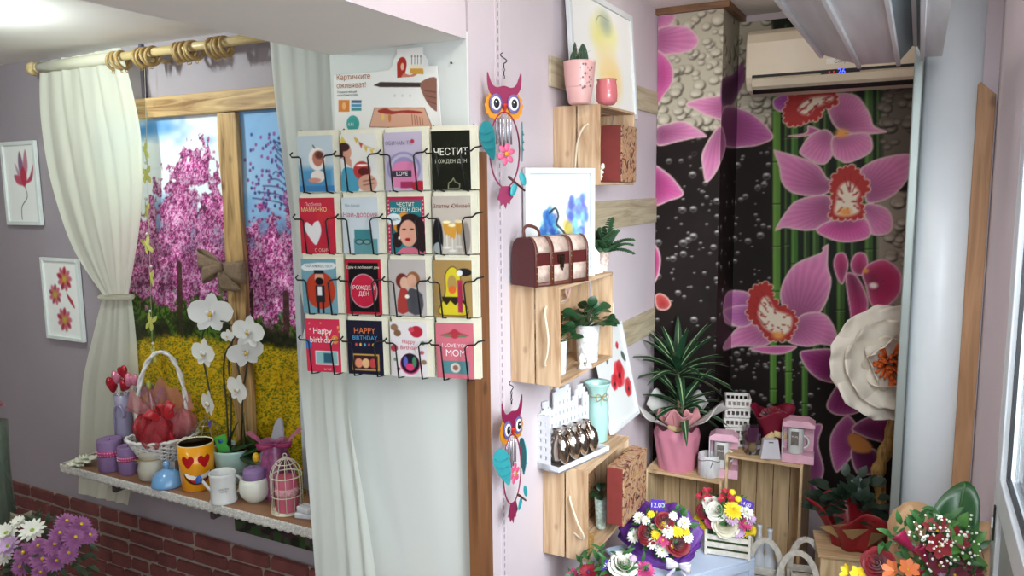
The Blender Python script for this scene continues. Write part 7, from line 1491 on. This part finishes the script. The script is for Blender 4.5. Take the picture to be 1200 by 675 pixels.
pricetag(872, 590, Yp-.03, .060, .032, '14.00', 'violet price card reading 14.00 over the picket planter', .35)
# bouquet at the very bottom
Yb = 2.25; base = P(715, 700, y=Yb); t = thing('mixed_bouquet', 'bouquet with a white rose and pink gerberas cut by the bottom edge', 'bouquet', (base.x, base.y, FL)); zb_ = base.z-FL
lath(t, 'vase', [(.06, 0), (.075, .01), (.07, (zb_)*.6), (.08, zb_), (.074, zb_), (.06, .02), (0, .02)], mat('grey_bucket', '8a8a90', .4, .6))
bouquet(t, [('rose', 731, 660, 17, 'wh', ''), ('mum', 757, 668, 14, 'pi', 'cd'), ('mum', 690, 671, 14, 'db', 'cd'), ('rose', 712, 682, 13, 'rr', ''), ('bud', 742, 655, 6, 'li', ''), ('daisy', 672, 675, 9, 'pi', 'cy'), ('mum', 740, 682, 12, 'li', 'cy')], 715, 690, 52, Yb, .08, 70); greenery(t, 715, 686, 50, Yb, .08, 130, 12, L=.055, W=.014)
pricetag(710, 664, Yb-.06, .040, .042, '9.00', 'violet price card stuck in the bouquet at the bottom edge', .45)
# white baskets, bottles beside the tall crate
Yw = 2.98; zW = P(900, 700, y=Yw).z; x0, x1 = P(885, 690, y=Yw).x, P(962, 690, y=Yw).x
t = thing('display_bench', 'low white bench under the small baskets beside the blue crate', 'bench', ((x0+x1)/2, Yw, FL))
MB().box(x0, x1, Yw-.12, Yw+.14, zW-.015, zW).build('bench_top', m_ds_, t, world=True, bevel=.002)
for xx in (x0+.01, x1-.03):
    for yy_ in (Yw-.11, Yw+.11): MB().box(xx, xx+.02, yy_, yy_+.02, FL, zW-.016).build('leg', m_ds_, t, world=True, bevel=.001)
def wbasket(px, y, wpx, topy, label, rz=0.):
    x = P(px, 660, y=y).x; p = Vector((x, y, zW+.001)); s = mpp(p); W = wpx*s/2; H = P(px, topy, y=y).z-zW; t = thing('handled_basket', label, 'basket', p, face_cam(p)*.5+rz); D_ = W*.75; hb = H*.45
    for k in range(3):
        z0 = .003+k*hb/3
        for y0 in (-D_, D_-.005): MB().box(-W, W, y0, y0+.005, z0, z0+hb/3-.006).build('slat', m_ds_, t, bevel=.001)
        for x_ in (-W, W-.005): MB().box(x_, x_+.005, -D_+.005, D_-.005, z0, z0+hb/3-.006).build('slat', m_ds_, t, bevel=.001)
    MB().box(-W, W, -D_, D_, 0, .003).build('basket_floor', m_ds_, t)
    b = MB(); pts = [Vector((-W*1.02, 0, hb*.3))]+[Vector((-W*1.02*math.cos(a), 0, hb+(H-hb)*math.sin(a))) for a in [PI*i/16 for i in range(17)]]+[Vector((W*1.02, 0, hb*.3))]
    for i in range(len(pts)-1): b.bar(pts[i], pts[i+1]+(pts[i+1]-pts[i])*.08, .022, .007, (0, 1, 0))
    b.build('arched_handle', m_ds_, t, bevel=.001); return t, p
t1, p1 = wbasket(897, Yw-.02, 36, 633, 'white slatted basket with arched handle beside the picket planter')
t2, p2 = wbasket(936, Yw-.055, 42, 648, 'white slatted basket with arched handle and a white bottle, nearer the right')
t3, p3 = wbasket(944, Yw+.09, 34, 632, 'white slatted basket with arched handle, farthest back on the bench', .2)
m_wb = mat('white_bottle', 'c6cad0', .4, var=.03)
def wbottle(p, H, R, label): t = thing('ceramic_bottle', label, 'bottle', p, 0); lath(t, 'bottle_body', [(R*.8, 0), (R, H*.04), (R*1.0, H*.42), (R*.75, H*.5), (R*.55, H*.56), (R*.62, H*.62), (R*.7, H*.7), (R*.55, H*.78), (R*.3, H*.82), (R*.28, H*.95), (R*.36, H), (0, H)], m_wb); b = MB(); b.at((0, -R*.98, H*.25)); b.ell((0, 0, 0), (R*.3, .003, R*.4), 10, 5); b.build('bottle_emblem', mat('grey_relief2', '8f949c', .6), t)
for px, y, H_, R_, lab in ((890, Yw+.07, .262, .028, 'white ceramic bottle behind the picket planter, left of its pair'), (902, Yw+.085, .245, .032, 'white ceramic bottle behind the picket planter, right of its pair')): wbottle(Vector((P(px, 640, y=y).x, y, zW+.001)), H_, R_, lab)
wbottle(Vector((p2.x+.015, p2.y, zW+.0045)), .105, .022, 'white ceramic bottle standing in the right-hand slatted basket')
# right-hand bouquet in kraft paper
Yr = 2.10; base = P(1100, 740, y=Yr); zb_ = base.z-FL; t = thing('kraft_bouquet', 'large bouquet of red lilies, calla and white sprays in kraft paper with one broad leaf', 'bouquet', (base.x, base.y, FL))
lath(t, 'bucket', [(.07, 0), (.085, .01), (.095, zb_), (.088, zb_), (.07, .02), (0, .02)], mat('grey_bucket', ''))
def panelpx(nm, pts, y0, y1, m, solid=.001, bend=.03, curve=5):
    q = smooth(pts, curve) if curve else pts; ys0 = min(p[1] for p in q); ys1 = max(p[1] for p in q); cx = sum(p[0] for p in q)/len(q); cy = sum(p[1] for p in q)/len(q); n = len(q); b = MB()
    def W3(x, y): k = (y-ys0)/(ys1-ys0); return P(x, y, y=y0+(y1-y0)*k+bend*((x-cx)/30)**2)
    vs = [W3(cx, cy)]; fs = []
    for k in (.33, .66, 1): vs += [W3(cx+(x-cx)*k, cy+(y-cy)*k) for x, y in q]
    for i in range(n):
        j = (i+1) % n; fs.append((0, 1+i, 1+j))
        for r in (0, 1): fs.append((1+r*n+i, 1+(r+1)*n+i, 1+(r+1)*n+j, 1+r*n+j))
    b.add(vs, fs, True); return b.build(nm, m, t, world=True, solid=solid)
panelpx('kraft_sheet', [(1040, 612), (1056, 592), (1064, 588), (1092, 594), (1098, 640), (1085, 700), (1050, 690)], 2.28, 2.14, m_kr, bend=.01, curve=2); panelpx('kraft_sheet', [(1135, 618), (1166, 612), (1168, 650), (1160, 700), (1120, 710), (1125, 650)], 2.17, 2.08, m_kr, bend=.0, curve=2)
panelpx('kraft_sheet', [(1052, 602), (1066, 590), (1072, 600), (1076, 625), (1050, 640)], 2.22, 2.16, m_kr, bend=.01, curve=2)
m_bl = mat('broad_leaf', '1d4a22', .35, var=.08, vs=8); lf = panelpx('broad_leaf', [(1086, 640), (1090, 606), (1099, 587), (1114, 572), (1130, 564), (1141, 570), (1148, 587), (1148, 607), (1143, 634), (1120, 668)], 2.20, 2.12, m_bl, solid=.002, bend=-.02)
b = MB(); b.tube([P(x, y, y=2.155) for x, y in ((1112, 660), (1118, 620), (1126, 590), (1131, 567))], .002, 5); b.build('leaf_rib', mat('leaf_rib', '3f6a34', .5), t, world=True)
bouquet(t, [('alst', 1106, 632, 22, 'rr', 'cy'), ('alst', 1112, 664, 20, 'bg', 'cy'), ('rose', 1028, 660, 19, 'rr', ''), ('alst', 1057, 673, 18, 'or', 'cy'), ('alst', 1135, 672, 14, 'bg', 'cy'), ('bud', 1103, 671, 6, 'li', ''), ('rose', 1085, 680, 13, 'db', ''), ('alst', 1000, 676, 14, 'ye', 'cy')], 1085, 665, 75, Yr, .06, 90)
def calla(pts, R):
    q = [P(x, y, y=yy_) for x, y, yy_ in pts]; a, c_ = q[0], q[-1]; d = (c_-a); L_ = d.length; M = Matrix.Translation(a) @ d.to_track_quat('Z', 'Y').to_matrix().to_4x4(); b = MB(); b.X = M
    b.grid(lambda u, v: Vector((R*(.18+.9*v**1.6)*math.cos(2*PI*u)*(1+.25*v*math.cos(2*PI*u)), R*(.18+.7*v**1.6)*math.sin(2*PI*u), L_*v*(1-.16*v*math.cos(2*PI*u)*-1))), 24, 12, wrap=True); b.build('calla', mat('calla_burgundy', '8a1840', .45), t, world=True, solid=.0012)
calla([(1078, 652, 2.06), (1052, 626, 2.05)], .022); calla([(1090, 665, 2.05), (1076, 640, 2.03)], .018)
greenery(t, 1090, 655, 62, Yr, .05, 150, 31, L=.05, W=.016); greenery(t, 1115, 640, 32, Yr, .06, 26, 32, mat('fresh_green', '4a7a34', .5), .05, .026, 'sprig_leaves')
b = MB(); s2 = MB(); r_ = random.Random(17)
for i in range(120):
    px, py = r_.gauss(1108, 24), r_.gauss(632, 20)
    if not (1062 < px < 1150 and 600 < py < 672): continue
    p = P(px, py, y=Yr-r_.uniform(.03, .11)); b.ell(p, r_.uniform(.0022, .0042), 6, 4)
    if i % 3 == 0: s2.tube([p, p+Vector((r_.uniform(-.02, .02), .04, -.05))], .0006, 3)
o = b.build('gypsophila_blossom', FW['wh'], t, world=True); o['kind'] = 'stuff'; s2.build('gypsophila_stems', m_leafg, t, world=True)
# bottom-left chrysanthemums
Yl = 1.32; base = P(45, 700, y=Yl); zb_ = base.z-FL; t = thing('chrysanthemum_bunch', 'bunch of purple and white chrysanthemums cut by the lower left corner', 'flowers', (base.x, base.y, FL))
lath(t, 'bucket', [(.06, 0), (.07, .01), (.08, zb_), (.074, zb_), (.06, .02), (0, .02)], mat('grey_bucket', ''))
fl = [('mum', 78, 611, 13, 'pu', 'cy'), ('mum', 95, 615, 13, 'pu', 'cy'), ('mum', 105, 627, 11, 'pu', 'cy'), ('mum', 88, 630, 14, 'pu', 'cy'), ('mum', 70, 625, 12, 'pu', 'cy'), ('mum', 64, 638, 13, 'pu', 'cy'), ('mum', 28, 648, 14, 'pu', 'cy'), ('mum', 50, 655, 14, 'pu', 'cy'), ('mum', 66, 657, 13, 'pu', 'cy'), ('mum', 80, 648, 12, 'pu', 'cy'), ('mum', 45, 640, 12, 'pu', 'cy'), ('mum', 24, 664, 12, 'pu', 'cy'), ('mum', 48, 670, 12, 'pu', 'cy'), ('daisy', 38, 622, 15, 'wh', 'cg'), ('daisy', 8, 625, 15, 'wh', 'cg'), ('daisy', 10, 640, 14, 'li', 'cg'), ('daisy', 22, 612, 9, 'wh', 'cg'), ('daisy', 6, 652, 11, 'wh', 'cg')]
bouquet(t, fl, 55, 650, 60, Yl, .09, 130); greenery(t, 55, 655, 52, Yl, .08, 130, 41, mat('dull_green', '2c3a24', .6, var=.2, vs=20), .05, .014)
b = MB(); b.grid(lambda u, v: P(12+26*u, 600+16*v+3*math.sin(u*4), y=Yl+.08), 6, 4); b.build('paper_corner', mat('grey_paper2', '8f8672', .7), t, world=True, solid=.001)
# glass vase with a dark red rose at the left edge
Yg = 1.42; p = P(3, 606, y=Yg); s = mpp(p); zt_ = P(3, 612, y=Yg).z; t = thing('glass_vase', 'tall green-grey glass vase with a dark red rose at the left picture edge', 'vase', (p.x, Yg, zt_)); R, H = 14*s, 122*s
lath(t, 'vase_glass', [(R*.9, 0), (R, .01), (R*.92, H*.5), (R*1.05, H), (R*.98, H), (R*.86, H*.5), (R*.9, .02), (0, .015)], mat('smoky_glass', '59685a', .1, alpha=.55, spec=.8)); lath(t, 'water', [(R*.84, .018), (R*.82, H*.4), (0, H*.4)], mat('cloudy_water', '7d806a', .2, alpha=.6))
b = MB(); b.tube([(0, 0, .03), (.0, -.01, H+.05)], .003, 6); b.leaf((0, -.01, H+.01), (1, -.4, .3), (0, 0, 1), .05, .03, .5); b.leaf((0, -.01, H+.02), (.6, -1, .1), (0, 0, 1), .045, .03, .5); b.build('stem', m_leafg, t); b = MB(); rose(b, (0, -.01, H+.045), .042, seed=8); b.build('rose', FW['rr'], t)
q = thing('plant_stand', 'small round stand holding the tall glass vase', 'stand', (p.x, Yg, FL)); b = MB(); b.lathe([(.05, 0), (.05, .01), (.015, .02), (.015, zt_-FL-.02), (.06, zt_-FL-.015), (.06, zt_-FL-.001), (0, zt_-FL-.001)], (0, 0, 0), 24); b.build('stand_body', mat('dark_stand', '3a3230', .5), q)
# glazed storefront leaf
zr_ = P(1170, 556, x=XR).z; m_alw = mat('white_aluminium', 'd5d9de', .35, .25); y0 = 1.28
b = MB(); b.box(XR, XR+.05, 2.035, 2.119, FL, 2.31); b.box(XR, XR+.05, y0, 2.0345, zr_-.075, zr_); b.box(XR, XR+.05, y0, 2.0345, 2.25, 2.31); b.box(XR, XR+.05, y0-.06, y0-.001, FL, 2.31); b.box(XR, XR+.05, y0, 2.0345, FL, FL+.1); struct('window_1', b, m_alw, bevel=.003)
b = MB(); b.box(XR+.012, XR+.020, 2.022, 2.0345, zr_, 2.25); b.box(XR+.012, XR+.020, y0, 2.022, zr_+.0005, zr_+.012); struct('trim_gasket', b, mat('black_gasket', '17181c', .5))
struct('window_1_pane', MB().box(XR+.024, XR+.028, y0, 2.034, zr_, 2.25), glassmat('window_glass', 'ffffff', .1, .01, .1)); struct('trim_lower_panel', MB().box(XR+.01, XR+.03, y0, 2.034, FL+.1, zr_-.0755), mat('grey_panel', 'a5a8a6', .4, .4))
t = thing('door_lock', 'small black keyhole plate on the aluminium frame by the kraft bouquet', 'lock', (XR-.004, 2.07, P(1166, 640, x=XR).z)); MB().box(0, .0038, -.007, .007, 0, .085).build('lock_plate', m_sl, t, bevel=.001); b = MB(); b.box(-.004, 0, -.003, .003, .03, .055); b.build('latch', m_alw, t)
struct('trim_outer_sill', MB().box(XR+.055, XR+.45, 1.0, 2.1, zr_-.14, zr_-.10), m_white)
p = P(1206, 560, x=XR+.15); t = thing('glass_carboy', 'clear round glass vase standing outside behind the storefront pane', 'vase', (XR+.16, p.y, zr_-.0995)); k = .095
lath(t, 'vase_glass', [(k*.7, 0), (k, .04), (k*1.05, .12), (k*.95, .19), (k*.55, .25), (k*.4, .30), (k*.42, .42), (k*.5, .50), (k*.46, .50), (k*.37, .40), (k*.36, .30), (k*.9, .18), (k*.98, .11), (k*.66, .01), (0, .01)], glassmat('clear_vase', 'eef4f6', .35, .03, .6), 36)
